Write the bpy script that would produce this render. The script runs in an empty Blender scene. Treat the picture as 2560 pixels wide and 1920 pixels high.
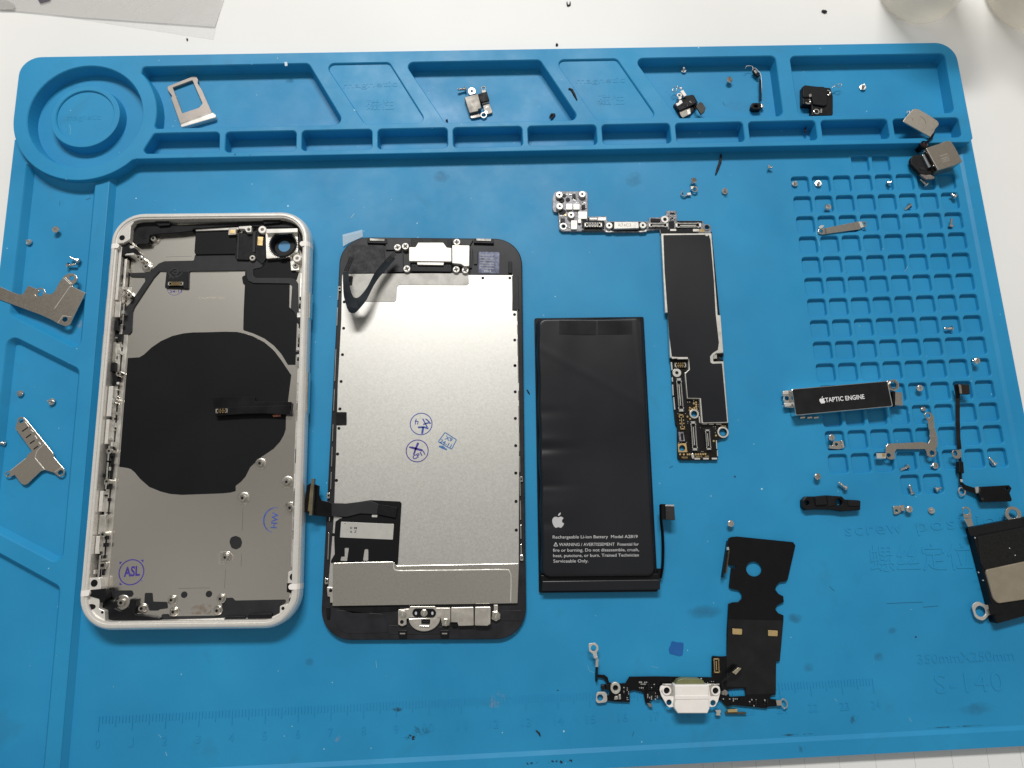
import bpy, bmesh, math, random
from mathutils import Vector, Matrix
from mathutils.geometry import delaunay_2d_cdt

# ------------------------------------------------------------------ camera, world, lamps, exposure
MM = 0.001                                   # everything below is measured in millimetres
SC = bpy.context.scene
CAM_POS = (121.732, 50.716, 231.693)
CAM_ROT = (0.2071445, -0.02665145, -0.04035616)
FOCAL_PX = 1740.16                           # for a 2560 px wide frame
cd_ = bpy.data.cameras.new('camera'); cam = bpy.data.objects.new('camera', cd_)
SC.collection.objects.link(cam)
cam.location = [c * MM for c in CAM_POS]; cam.rotation_euler = CAM_ROT
cd_.sensor_width = 36.0; cd_.lens = 36.0 * FOCAL_PX / 2560.0
cd_.clip_start = 0.01; cd_.clip_end = 20.0
SC.camera = cam
SC.render.resolution_x = 1024; SC.render.resolution_y = 768

w = bpy.data.worlds.new('World'); SC.world = w; w.use_nodes = True
nt = w.node_tree; nt.nodes.clear()
wo = nt.nodes.new('ShaderNodeOutputWorld'); bg = nt.nodes.new('ShaderNodeBackground')
tc = nt.nodes.new('ShaderNodeTexCoord'); nz = nt.nodes.new('ShaderNodeTexNoise')
nz.inputs['Scale'].default_value = 2.6; nz.inputs['Detail'].default_value = 2.0
cr = nt.nodes.new('ShaderNodeValToRGB')      # random dim and pale blotches, made up for reflections in the metal
cr.color_ramp.elements[0].position = 0.36; cr.color_ramp.elements[0].color = (0.150, 0.140, 0.125, 1)
cr.color_ramp.elements[1].position = 0.64; cr.color_ramp.elements[1].color = (0.63, 0.62, 0.585, 1)
nt.links.new(tc.outputs['Generated'], nz.inputs['Vector']); nt.links.new(nz.outputs['Fac'], cr.inputs['Fac'])
nt.links.new(cr.outputs['Color'], bg.inputs['Color']); bg.inputs['Strength'].default_value = 0.80
nt.links.new(bg.outputs['Background'], wo.inputs['Surface'])

def area_lamp(name, loc, target, sx, sy, watts, color):
    L = bpy.data.lights.new(name, 'AREA'); L.shape = 'RECTANGLE'; L.size = sx * MM; L.size_y = sy * MM
    L.energy = watts; L.color = color
    o = bpy.data.objects.new(name, L); SC.collection.objects.link(o)
    o.location = [c * MM for c in loc]
    d = Vector(target) - Vector(loc); o.rotation_euler = d.to_track_quat('-Z', 'Y').to_euler()
    return o
area_lamp('bench_lamp', (60, 935, 1000), (120, 90, 0), 560, 160, 14.6, (1.0, 0.985, 0.955))

SC.view_settings.view_transform = 'Standard'; SC.view_settings.look = 'None'
SC.view_settings.exposure = 0.0; SC.view_settings.gamma = 1.0
SC.view_settings.use_curve_mapping = False

# ------------------------------------------------------------------ survey: points read off the photograph
# a point of the bench is found where the line of sight meets its real height z (mm above the mat floor)
RM = cam.rotation_euler.to_matrix()
S_ = 640 / 2212
VIEW = {'a': (0, 0, S_), 'b': (640, 0, S_), 'c': (1280, 0, S_), 'd': (1920, 0, S_), 'e': (0, 480, S_), 'f': (640, 480, S_),
        'g': (1280, 440, S_), 'h': (1920, 440, S_), 'i': (0, 960, S_), 'j': (640, 960, S_), 'k': (1280, 900, S_),
        'l': (1920, 900, S_), 'm': (0, 1440, S_), 'n': (640, 1440, S_), 'o': (1400, 1320, S_), 'p': (1920, 1340, S_),
        'q': (1280, 1440, S_), 'r': (1920, 1440, S_), 'P1': (280, 530, 520 / 2212), 'L1': (1370, 460, 420 / 2212),
        'L2': (1640, 860, 210 / 1161), 'F1': (1460, 1590, 520 / 2212), 'C1': (2230, 260, 200 / 1508),
        'B1': (200, 1340, 580 / 2212), 'S1': (1120, 200, 140 / 2111), 'N1': (1660, 150, 260 / 2212),
        'R1': (2300, 1180, 260 / 1027), 'src': (0, 0, 1.0), 'all': (0, 0, 2560 / 2212)}
def P(v, x, y, z=0.0):
    ox, oy, s = VIEW[v]
    d = RM @ Vector(((ox + x * s - 1280) / FOCAL_PX, -(oy + y * s - 960) / FOCAL_PX, -1.0))
    t = (z - CAM_POS[2]) / d.z
    return (CAM_POS[0] + t * d.x, CAM_POS[1] + t * d.y)
def PL(v, pts, z=0.0): return [P(v, p[0], p[1], z) for p in pts]

# ------------------------------------------------------------------ 2D helpers
def area2(p): return sum(p[i][0] * p[(i + 1) % len(p)][1] - p[(i + 1) % len(p)][0] * p[i][1] for i in range(len(p))) / 2
def ccw(p): return list(p) if area2(p) > 0 else list(p)[::-1]
def inset(poly, d):
    p = ccw(poly); n = len(p); out = []
    for i in range(n):
        a = Vector(p[i - 1]); b = Vector(p[i]); c = Vector(p[(i + 1) % n])
        e1 = (b - a); e2 = (c - b)
        if e1.length < 1e-6 or e2.length < 1e-6: out.append(tuple(b)); continue
        e1.normalize(); e2.normalize()
        n1 = Vector((-e1.y, e1.x)); n2 = Vector((-e2.y, e2.x)); m = n1 + n2
        if m.length < 1e-4: m = n1
        m.normalize(); k = max(m.dot(n1), 0.35)
        out.append((b.x + m.x * d / k, b.y + m.y * d / k))
    return out
def fillet(pts, r, seg=5):
    """round the corners; r is one radius or one per corner"""
    n = len(pts); rr = r if isinstance(r, (list, tuple)) else [r] * n; out = []
    for i in range(n):
        b = Vector(pts[i][:2]); a = Vector(pts[i - 1][:2]); c = Vector(pts[(i + 1) % n][:2])
        u = a - b; v = c - b; lu, lv = u.length, v.length
        if rr[i] <= 0 or lu < 1e-5 or lv < 1e-5: out.append(tuple(b)); continue
        u /= lu; v /= lv
        cosang = max(-0.9999, min(0.9999, u.dot(v))); half = math.acos(cosang) / 2
        if abs(math.pi / 2 - half) < 0.02: out.append(tuple(b)); continue
        t = min(rr[i] / math.tan(half), 0.48 * lu, 0.48 * lv); rad = t * math.tan(half)
        bis = (u + v).normalized(); ce = b + bis * (rad / math.sin(half))
        s = b + u * t - ce; e = b + v * t - ce
        a0 = math.atan2(s.y, s.x); a1 = math.atan2(e.y, e.x); da = (a1 - a0 + math.pi) % (2 * math.pi) - math.pi
        for k in range(seg + 1):
            q = a0 + da * k / seg; out.append((ce.x + rad * math.cos(q), ce.y + rad * math.sin(q)))
    return out
def circle(x, y, r, n=24, a0=0.0): return [(x + r * math.cos(a0 + 2 * math.pi * k / n), y + r * math.sin(a0 + 2 * math.pi * k / n)) for k in range(n)]
def ellipse(x, y, rx, ry, ang=0, n=28):
    c, s = math.cos(ang), math.sin(ang)
    return [(x + rx * math.cos(t) * c - ry * math.sin(t) * s, y + rx * math.cos(t) * s + ry * math.sin(t) * c) for t in (2 * math.pi * k / n for k in range(n))]
def rect(x0, y0, x1, y1, r=0.0, seg=4):
    p = [(x0, y0), (x1, y0), (x1, y1), (x0, y1)]
    return fillet(p, r, seg) if r > 0 else p
def bar2d(a, b, wd, r=0.0):
    """rectangle around the segment a-b"""
    a = Vector(a[:2]); b = Vector(b[:2]); d = (b - a).normalized(); n = Vector((-d.y, d.x)) * wd / 2
    p = [tuple(a + n), tuple(a - n), tuple(b - n), tuple(b + n)]
    return fillet(p, r) if r > 0 else p
def ribbon2d(path, wd):
    """outline of a stroke of constant width along a path"""
    n = len(path); L = []; Rr = []
    for i in range(n):
        a = Vector(path[max(i - 1, 0)]); c = Vector(path[min(i + 1, n - 1)]); d = (c - a).normalized()
        m = Vector((-d.y, d.x)); ww = (wd[i] if isinstance(wd, (list, tuple)) else wd) / 2; b = Vector(path[i])
        L.append(tuple(b + m * ww)); Rr.append(tuple(b - m * ww))
    return L + Rr[::-1]
def smooth_path(pts, sub=6):
    """Catmull-Rom through the points (any dimension)"""
    v = [Vector(p) for p in pts]; out = []
    for i in range(len(v) - 1):
        p0 = v[max(i - 1, 0)]; p1 = v[i]; p2 = v[i + 1]; p3 = v[min(i + 2, len(v) - 1)]
        for k in range(sub):
            t = k / sub
            out.append(tuple(0.5 * ((2 * p1) + (p2 - p0) * t + (2 * p0 - 5 * p1 + 4 * p2 - p3) * t * t + (3 * p1 - p0 - 3 * p2 + p3) * t ** 3)))
    out.append(tuple(v[-1])); return out
def inside(poly, x, y):
    c = False; n = len(poly); j = n - 1
    for i in range(n):
        xi, yi = poly[i]; xj, yj = poly[j]
        if (yi > y) != (yj > y) and x < (xj - xi) * (y - yi) / (yj - yi) + xi: c = not c
        j = i
    return c
def tri_fill(loops):
    verts = []; edges = []
    for lp in loops:
        b = len(verts); verts += [Vector(p) for p in lp]; n = len(lp)
        edges += [(b + i, b + (i + 1) % n) for i in range(n)]
    vo, eo, fo, _, _, _ = delaunay_2d_cdt(verts, edges, [], 0, 1e-5)
    boxes = [(min(p[0] for p in l), max(p[0] for p in l), min(p[1] for p in l), max(p[1] for p in l)) for l in loops]
    keep = []
    for f in fo:
        x = sum(vo[i].x for i in f) / len(f); y = sum(vo[i].y for i in f) / len(f); c = False
        for l, bx in zip(loops, boxes):
            if bx[0] <= x <= bx[1] and bx[2] <= y <= bx[3] and inside(l, x, y): c = not c
        if c: keep.append(f)
    return [(v.x, v.y) for v in vo], keep

# ------------------------------------------------------------------ mesh collector
class M:
    def __init__(self): self.v = []; self.f = []; self.sm = []
    def add(self, vs, fs, smooth=False):
        b = len(self.v); self.v += [tuple(p) for p in vs]
        for f in fs: self.f.append([b + i for i in f]); self.sm.append(smooth)
        return self
    def cap(self, loops, z, up=True):
        vo, fo = tri_fill(loops); fs = []
        for f in fo:
            a = area2([vo[i] for i in f]); f = list(f)
            if (a > 0) != up: f = f[::-1]
            fs.append(f)
        return self.add([(x, y, z) for x, y in vo], fs)
    def wall(self, lo, hi, zl, zh, outward=True, smooth=False):
        n = len(lo); vs = [(p[0], p[1], zl) for p in lo] + [(p[0], p[1], zh) for p in hi]; fs = []
        for i in range(n):
            j = (i + 1) % n; q = [i, j, n + j, n + i]; fs.append(q if outward else q[::-1])
        return self.add(vs, fs, smooth)
    def slab(self, pts, z0, z1, holes=(), pockets=(), bev=0.0, draft=0.0, bottom=True):
        """extruded outline with through-holes and blind pockets (outline, floor z, draft); chamfered top edges"""
        o = ccw(pts); H = [ccw(h) for h in holes]; K = [(ccw(k[0]), k[1], k[2]) for k in pockets]
        top = inset(o, bev) if bev > 0 else o
        loops = [top] + [inset(h, -bev) if bev > 0 else h for h in H] + [inset(k[0], -bev) if bev > 0 else k[0] for k in K]
        self.cap(loops, z1, True)
        base = inset(o, -draft) if draft else o
        if bottom: self.cap([base] + H, z0, False)
        if bev > 0:
            mid = inset(o, bev * 0.3); self.wall(mid, top, z1 - bev * 0.3, z1); self.wall(o, mid, z1 - bev, z1 - bev * 0.3)
            self.wall(base, o, z0, z1 - bev)
        else: self.wall(base, o, z0, z1)
        for h in H:
            if bev > 0: self.wall(h, inset(h, -bev), z1 - bev, z1, False); self.wall(h, h, z0, z1 - bev, False)
            else: self.wall(h, h, z0, z1, False)
        for k, zf, dr in K:
            fl = inset(k, dr) if dr > 0 else k
            if bev > 0: self.wall(k, inset(k, -bev), z1 - bev, z1, False)
            self.wall(fl, k, zf, z1 - bev, False); self.cap([fl], zf, True)
        return self
    def lathe(self, x, y, prof, n=24, smooth=True):
        """prof: list of (radius, z)"""
        vs = []; fs = []
        for r, z in prof:
            for k in range(n):
                a = 2 * math.pi * k / n; vs.append((x + r * math.cos(a), y + r * math.sin(a), z))
        for i in range(len(prof) - 1):
            for k in range(n):
                j = (k + 1) % n; fs.append([i * n + k, i * n + j, (i + 1) * n + j, (i + 1) * n + k])
        return self.add(vs, fs, smooth)
    def post(self, x, y, z0, z1, r, hole=0.0, n=20, bev=0.12, depth=None):
        """turned metal post, top chamfered, with a threaded hole"""
        pr = [(r, z0), (r, z1 - bev), (r - bev, z1)]
        if hole > 0: pr += [(hole, z1), (hole, z0 + 0.05 if depth is None else z1 - depth), (0.001, z0 + 0.05 if depth is None else z1 - depth)]
        else: pr += [(0.001, z1)]
        vs = []; fs = []
        for i in range(len(pr) - 1):
            (r0, za), (r1, zb) = pr[i], pr[i + 1]; b = len(vs)
            for rr, zz in ((r0, za), (r1, zb)):
                for k in range(n):
                    a = 2 * math.pi * k / n; vs.append((x + rr * math.cos(a), y + rr * math.sin(a), zz))
            for k in range(n):
                j = (k + 1) % n; fs.append([b + k, b + j, b + n + j, b + n + k])
        return self.add(vs, fs)
    def tube(self, path, r, n=8, smooth=True):
        v = [Vector(p) for p in path]; vs = []; fs = []
        for i, p in enumerate(v):
            d = (v[min(i + 1, len(v) - 1)] - v[max(i - 1, 0)]).normalized()
            u = d.cross(Vector((0, 0, 1)))
            if u.length < 1e-3: u = Vector((1, 0, 0))
            u.normalize(); q = d.cross(u).normalized(); rr = r[i] if isinstance(r, (list, tuple)) else r
            for k in range(n):
                a = 2 * math.pi * k / n; vs.append(tuple(p + u * rr * math.cos(a) + q * rr * math.sin(a)))
        for i in range(len(v) - 1):
            for k in range(n):
                j = (k + 1) % n; fs.append([i * n + k, i * n + j, (i + 1) * n + j, (i + 1) * n + k])
        fs.append(list(range(n))[::-1]); fs.append([(len(v) - 1) * n + k for k in range(n)])
        return self.add(vs, fs, smooth)
    def strap(self, path, side, t):
        """flat strip along a 3D path; side = half-width vector (one or one per point); t = thickness"""
        v = [Vector(p) for p in path]; vs = []; fs = []
        for i, p in enumerate(v):
            s = Vector(side[i]) if isinstance(side, list) else Vector(side)
            d = (v[min(i + 1, len(v) - 1)] - v[max(i - 1, 0)]).normalized(); nn = s.cross(d).normalized() * (t / 2)
            if nn.length < 1e-7: nn = Vector((0, 0, t / 2))
            vs += [tuple(p - s - nn), tuple(p + s - nn), tuple(p + s + nn), tuple(p - s + nn)]
        n = len(v)
        for i in range(n - 1):
            for k in range(4):
                j = (k + 1) % 4; fs.append([i * 4 + k, i * 4 + j, (i + 1) * 4 + j, (i + 1) * 4 + k])
        fs.append([0, 3, 2, 1]); fs.append([(n - 1) * 4 + k for k in range(4)])
        return self.add(vs, fs)
    def sheet(self, grid_fn, nu, nv, t=0.0):
        """surface from a function (u,v)->(x,y,z), closed below by an offset copy when t>0"""
        vs = []; fs = []
        for j in range(nv + 1):
            for i in range(nu + 1): vs.append(grid_fn(i / nu, j / nv))
        W_ = nu + 1
        for j in range(nv):
            for i in range(nu): fs.append([j * W_ + i, j * W_ + i + 1, (j + 1) * W_ + i + 1, (j + 1) * W_ + i])
        self.add(vs, fs, True)
        if t > 0:
            self.add([(x, y, z - t) for x, y, z in vs], [f[::-1] for f in fs], True)
            ring = [i for i in range(W_)] + [j * W_ + nu for j in range(1, nv + 1)] + [nv * W_ + i for i in range(nu - 1, -1, -1)] + [j * W_ for j in range(nv - 1, 0, -1)]
            b = [vs[i] for i in ring]; n = len(b)
            self.add(b + [(x, y, z - t) for x, y, z in b], [[(i + 1) % n, i, n + i, n + (i + 1) % n] for i in range(n)])
        return self
    def move(self, fn): self.v = [tuple(fn(*p)) for p in self.v]; return self
    def build(self, name, mat, parent=None, origin=None):
        me = bpy.data.meshes.new(name)
        if parent is not None:
            r = parent
            while r.parent: r = r.parent
            og = Vector(r['_base'])
        elif origin is not None: og = Vector(origin)
        else:
            xs = [p[0] for p in self.v]; ys = [p[1] for p in self.v]; og = Vector(((min(xs) + max(xs)) / 2, (min(ys) + max(ys)) / 2, min(p[2] for p in self.v)))
        me.from_pydata([((x - og.x) * MM, (y - og.y) * MM, (z - og.z) * MM) for x, y, z in self.v], [], self.f)
        me.polygons.foreach_set('use_smooth', self.sm); me.update()
        me.materials.append(mat)
        o = bpy.data.objects.new(name, me); SC.collection.objects.link(o)
        if parent is not None: o.parent = parent
        else: o.location = og * MM; o['_base'] = tuple(og)
        return o

def thing(name, label, cat, base, group=None):
    o = bpy.data.objects.new(name, None); SC.collection.objects.link(o); o.empty_display_size = 0.004
    b = (base[0], base[1], base[2] if len(base) > 2 else 0.0)
    o.location = Vector(b) * MM; o['_base'] = b; return tag(o, label, cat, group)
def tag(o, label=None, cat=None, group=None, kind=None):
    if label: o['label'] = label
    if cat: o['category'] = cat
    if group: o['group'] = group
    if kind: o['kind'] = kind
    return o

def warp_slab(v, pts, zfun, t, seg=2):
    """flat outline draped over a height that changes along it (a bent ribbon)"""
    q = []
    for i in range(len(pts)):
        a = pts[i]; b = pts[(i + 1) % len(pts)]
        for k in range(seg): q.append((a[0] + (b[0] - a[0]) * k / seg, a[1] + (b[1] - a[1]) * k / seg))
    vo, fo = tri_fill([q]); m = M()
    up = [(*P(v, x, y, zfun(x, y)), zfun(x, y)) for x, y in vo]; dn = [(x, y, z - t) for x, y, z in up]
    fs = [list(f) if area2([up[i][:2] for i in f]) > 0 else list(f)[::-1] for f in fo]
    m.add(up, fs); m.add(dn, [f[::-1] for f in fs])
    r = [(*P(v, x, y, zfun(x, y)), zfun(x, y)) for x, y in q]; n = len(r)
    m.add(r + [(x, y, z - t) for x, y, z in r], [[i, (i + 1) % n, n + (i + 1) % n, n + i] for i in range(n)]); return m
def text_mesh(s, a, b, height, z, t=0.03, bold=0.0, m=None, spacing=1.0):
    """the words s laid flat from a to b (lower left and lower right, mm), letters 'height' tall, raised by t"""
    c = bpy.data.curves.new('lettering', 'FONT'); c.body = s; c.size = 1.0; c.offset = bold; c.fill_mode = 'BOTH'
    c.space_character = spacing; c.resolution_u = 3; c.extrude = 0.05
    o = bpy.data.objects.new('lettering', c); SC.collection.objects.link(o)
    dg = bpy.context.evaluated_depsgraph_get(); dg.update()
    me = bpy.data.meshes.new_from_object(o.evaluated_get(dg))
    bpy.data.objects.remove(o); bpy.data.curves.remove(c)
    m = m or M()
    vs = [tuple(v.co) for v in me.vertices]
    if not vs: return m
    x0 = min(v[0] for v in vs); x1 = max(v[0] for v in vs)
    A = Vector(a); B = Vector(b); d = B - A; L = d.length; d = d / L; nrm = Vector((-d.y, d.x))
    sx = L / (x1 - x0); sy = height / 0.72
    out = []
    for x, y, zz in vs:
        q = A + d * ((x - x0) * sx) + nrm * (y * sy); out.append((q.x, q.y, z + (t if zz > 0 else 0.0)))
    m.add(out, [list(p.vertices) for p in me.polygons]); bpy.data.meshes.remove(me)
    return m

# ------------------------------------------------------------------ materials
def nodes(name):
    m = bpy.data.materials.new(name); m.use_nodes = True; n = m.node_tree; b = n.nodes['Principled BSDF']; return m, n, b
def noise(n, scale, detail=3.0, rough=0.5, dist=0.0):
    t = n.nodes.new('ShaderNodeTexCoord'); q = n.nodes.new('ShaderNodeTexNoise')
    q.inputs['Scale'].default_value = scale; q.inputs['Detail'].default_value = detail
    q.inputs['Roughness'].default_value = rough; q.inputs['Distortion'].default_value = dist
    n.links.new(t.outputs['Object'], q.inputs['Vector']); return q
def ramp(n, src, stops):
    r = n.nodes.new('ShaderNodeValToRGB'); e = r.color_ramp.elements
    while len(e) < len(stops): e.new(0.5)
    for k, (p, c) in enumerate(stops): e[k].position = p; e[k].color = (*c, 1) if len(c) == 3 else c
    n.links.new(src, r.inputs['Fac']); return r
def mixc(n, fac, a, b, mode='MIX'):
    x = n.nodes.new('ShaderNodeMix'); x.data_type = 'RGBA'; x.blend_type = mode
    for sock, val in ((x.inputs[0], fac), (x.inputs[6], a), (x.inputs[7], b)):
        if hasattr(val, 'links') or isinstance(val, bpy.types.NodeSocket): n.links.new(val, sock)
        elif isinstance(val, (int, float)): sock.default_value = val
        else: sock.default_value = (*val, 1)
    return x.outputs[2]
def bump(n, b, src, strength, dist=0.0001):
    k = n.nodes.new('ShaderNodeBump'); k.inputs['Strength'].default_value = strength; k.inputs['Distance'].default_value = dist
    n.links.new(src, k.inputs['Height']); n.links.new(k.outputs['Normal'], b.inputs['Normal'])
def plain(name, col, rough=0.5, metal=0.0, var=0.12, scale=900, bmp=0.0, spec=0.5, rvar=0.1, coat=0.0):
    m, n, b = nodes(name); q = noise(n, scale)
    c = ramp(n, q.outputs['Fac'], [(0.3, tuple(x * (1 - var) for x in col)), (0.7, tuple(min(1, x * (1 + var)) for x in col))])
    n.links.new(c.outputs['Color'], b.inputs['Base Color'])
    b.inputs['Metallic'].default_value = metal; b.inputs['Specular IOR Level'].default_value = spec
    q2 = noise(n, scale * 0.35, 4.0); r = n.nodes.new('ShaderNodeMapRange')
    r.inputs['To Min'].default_value = max(0.02, rough - rvar); r.inputs['To Max'].default_value = min(1, rough + rvar)
    r.inputs['From Min'].default_value = 0.3; r.inputs['From Max'].default_value = 0.7
    n.links.new(q2.outputs['Fac'], r.inputs['Value']); n.links.new(r.outputs['Result'], b.inputs['Roughness'])
    if coat: b.inputs['Coat Weight'].default_value = coat
    if bmp: bump(n, b, q.outputs['Fac'], bmp)
    return m
def specks(n, base, scale, size, col, keep=0.5):
    """small scattered dots of another colour (dust, grains of dirt)"""
    t = n.nodes.new('ShaderNodeTexCoord'); v = n.nodes.new('ShaderNodeTexVoronoi'); v.inputs['Scale'].default_value = scale
    n.links.new(t.outputs['Object'], v.inputs['Vector'])
    lt = n.nodes.new('ShaderNodeMath'); lt.operation = 'LESS_THAN'; lt.inputs[1].default_value = size
    q = n.nodes.new('ShaderNodeSeparateColor'); n.links.new(v.outputs['Color'], q.inputs[0])
    mu = n.nodes.new('ShaderNodeMath'); mu.operation = 'MULTIPLY'
    n.links.new(q.outputs[1], mu.inputs[0]); mu.inputs[1].default_value = size
    ds = n.nodes.new('ShaderNodeMath'); ds.operation = 'LESS_THAN'; n.links.new(v.outputs['Distance'], ds.inputs[0]); n.links.new(mu.outputs[0], ds.inputs[1])
    gt = n.nodes.new('ShaderNodeMath'); gt.operation = 'GREATER_THAN'; n.links.new(q.outputs[0], gt.inputs[0]); gt.inputs[1].default_value = keep
    a = n.nodes.new('ShaderNodeMath'); a.operation = 'MULTIPLY'; n.links.new(ds.outputs[0], a.inputs[0]); n.links.new(gt.outputs[0], a.inputs[1])
    return mixc(n, a.outputs[0], base, col)

def mat_silicone():
    m, n, b = nodes('blue silicone'); q = noise(n, 28, 4.0, 0.55)
    c = ramp(n, q.outputs['Fac'], [(0.3, (0.013, 0.222, 0.450)), (0.7, (0.019, 0.272, 0.525))]).outputs['Color']
    g = noise(n, 55, 5.0, 0.62, 0.4); gm = ramp(n, g.outputs['Fac'], [(0.60, (0, 0, 0)), (0.80, (0.32, 0.32, 0.32))])   # grime
    c = mixc(n, gm.outputs['Color'], c, (0.030, 0.110, 0.190))
    c = specks(n, c, 170, 0.055, (0.38, 0.62, 0.76), 0.62)
    c = specks(n, c, 420, 0.085, (0.30, 0.54, 0.70), 0.80)
    c = specks(n, c, 190, 0.075, (0.012, 0.045, 0.090), 0.86)
    n.links.new(c, b.inputs['Base Color'])
    r = noise(n, 45, 5.0, 0.6); rr = n.nodes.new('ShaderNodeMapRange'); rr.inputs['To Min'].default_value = 0.40; rr.inputs['To Max'].default_value = 0.62
    rr.inputs['From Min'].default_value = 0.3; rr.inputs['From Max'].default_value = 0.7
    n.links.new(r.outputs['Fac'], rr.inputs['Value']); n.links.new(rr.outputs['Result'], b.inputs['Roughness'])
    b.inputs['Specular IOR Level'].default_value = 0.34
    f = noise(n, 1400, 3.0); bump(n, b, f.outputs['Fac'], 0.12, 0.00006)
    return m
def mat_table():
    m, n, b = nodes('white table top'); q = noise(n, 12, 4.0)
    c = ramp(n, q.outputs['Fac'], [(0.3, (0.76, 0.755, 0.735)), (0.7, (0.82, 0.815, 0.80))]).outputs['Color']
    c = specks(n, c, 70, 0.07, (0.35, 0.33, 0.29), 0.86)
    c = specks(n, c, 45, 0.045, (0.05, 0.045, 0.045), 0.93)
    n.links.new(c, b.inputs['Base Color']); b.inputs['Roughness'].default_value = 0.5; b.inputs['Specular IOR Level'].default_value = 0.25
    f = noise(n, 500, 2.0); bump(n, b, f.outputs['Fac'], 0.04, 0.00005)
    return m
def mat_film(name, col, alpha, rough=0.25):
    """thin translucent plastic"""
    m, n, b = nodes(name); tr = n.nodes.new('ShaderNodeBsdfTransparent'); mx = n.nodes.new('ShaderNodeMixShader')
    q = noise(n, 60, 3.0); r = n.nodes.new('ShaderNodeMapRange'); r.inputs['From Min'].default_value = 0.3; r.inputs['From Max'].default_value = 0.7
    r.inputs['To Min'].default_value = alpha * 0.85; r.inputs['To Max'].default_value = min(1, alpha * 1.15)
    n.links.new(q.outputs['Fac'], r.inputs['Value']); n.links.new(r.outputs['Result'], mx.inputs[0])
    b.inputs['Base Color'].default_value = (*col, 1); b.inputs['Roughness'].default_value = rough
    n.links.new(tr.outputs[0], mx.inputs[1]); n.links.new(b.outputs[0], mx.inputs[2])
    n.links.new(mx.outputs[0], n.nodes['Material Output'].inputs['Surface'])
    return m
def mat_plate(name, col, rough, grain=0.03, streak=False, sc=1500, rv=0.035, bm=0.07):
    """stamped steel sheet: fine speckle in tone and gloss"""
    m, n, b = nodes(name); q = noise(n, sc, 4.0, 0.7)
    c = ramp(n, q.outputs['Fac'], [(0.3, tuple(x * (1 - grain * 2) for x in col)), (0.7, tuple(min(1, x * (1 + grain * 2)) for x in col))]).outputs['Color']
    q2 = noise(n, 40, 3.0); c = mixc(n, ramp(n, q2.outputs['Fac'], [(0.4, (0, 0, 0)), (0.75, (0.25, 0.25, 0.25))]).outputs['Color'], c, tuple(x * 0.85 for x in col))
    n.links.new(c, b.inputs['Base Color']); b.inputs['Metallic'].default_value = 1.0
    r = n.nodes.new('ShaderNodeMapRange'); r.inputs['From Min'].default_value = 0.25; r.inputs['From Max'].default_value = 0.75
    r.inputs['To Min'].default_value = rough - rv; r.inputs['To Max'].default_value = rough + rv
    n.links.new(q.outputs['Fac'], r.inputs['Value']); n.links.new(r.outputs['Result'], b.inputs['Roughness'])
    bump(n, b, q.outputs['Fac'], bm, 0.00003)
    return m
SIL = mat_silicone(); TABLE = mat_table()
STEEL = mat_plate('nickel steel sheet', (0.64, 0.60, 0.545), 0.26, 0.02, False, 1500, 0.03)
PLATE = mat_plate('backlight steel plate', (0.64, 0.63, 0.60), 0.45, 0.022)
SHELLP = mat_plate('midframe steel plate', (0.86, 0.82, 0.76), 0.20, 0.010, False, 3200, 0.012, 0.03)
DARKST = mat_plate('dull grey steel', (0.44, 0.41, 0.365), 0.24, 0.02, False, 1500, 0.03)
SHINY = plain('polished steel', (0.80, 0.78, 0.74), 0.16, 1.0, 0.06, 700, 0.0, 0.5, 0.06)
SCREWM = plain('screw steel', (0.72, 0.70, 0.67), 0.22, 1.0, 0.10, 900, 0.0, 0.5, 0.08)
ALU = plain('silver anodised aluminium', (0.84, 0.81, 0.765), 0.26, 0.45, 0.03, 600, 0.0, 0.5, 0.04)
ALUIN = plain('machined aluminium', (0.78, 0.75, 0.70), 0.33, 0.9, 0.12, 500, 0.0, 0.5, 0.1)
BLACK = plain('black plastic', (0.006, 0.006, 0.0075), 0.42, 0, 0.2, 800, 0.05, 0.22)
MATTE = plain('matte black tape', (0.008, 0.0085, 0.010), 0.6, 0, 0.15, 1600, 0.1, 0.2)
FOIL = plain('matte dark graphite sheet', (0.0065, 0.007, 0.0085), 0.5, 0, 0.12, 60, 0.05, 0.14)
GREYF = plain('grey flex', (0.022, 0.0225, 0.025), 0.45, 0, 0.12, 300, 0.0, 0.25)
FLEX = plain('black flex ribbon', (0.004, 0.004, 0.005), 0.34, 0, 0.2, 400, 0.0, 0.22)
BEZEL = plain('dark grey frame plastic', (0.016, 0.016, 0.0195), 0.42, 0, 0.3, 260, 0.05, 0.3)
GOLD = plain('gold contact', (0.85, 0.62, 0.30), 0.28, 1.0, 0.05, 800)
PCB = plain('black circuit board', (0.008, 0.0065, 0.005), 0.38, 0, 0.3, 1400, 0.05, 0.25)
PCBG = plain('grey circuit board', (0.22, 0.22, 0.24), 0.38, 0.2, 0.55, 1300, 0.05)
CHIP = plain('dark chip', (0.011, 0.0115, 0.015), 0.3, 0, 0.1, 900, 0, 0.25)
SILVERCAN = plain('tinned shield can', (0.62, 0.605, 0.565), 0.42, 0.6, 0.08, 1400, 0.05)
TIN = plain('solder tin', (0.80, 0.79, 0.77), 0.25, 0.9, 0.2, 1800, 0.1)
WHITEP = plain('white plastic', (0.86, 0.82, 0.785), 0.42, 0, 0.03, 300)
OLIVE = plain('olive resin', (0.16, 0.17, 0.075), 0.4, 0, 0.1, 300)
INKG = plain('pale grey ink', (0.50, 0.50, 0.51), 0.6, 0, 0.02, 200)
INKW = plain('white ink', (0.74, 0.74, 0.75), 0.6, 0, 0.02, 200)
INKB = plain('blue stamp ink', (0.045, 0.085, 0.34), 0.5, 0, 0.35, 900)
INKP = plain('violet stamp ink', (0.05, 0.030, 0.27), 0.5, 0, 0.35, 900)
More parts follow.
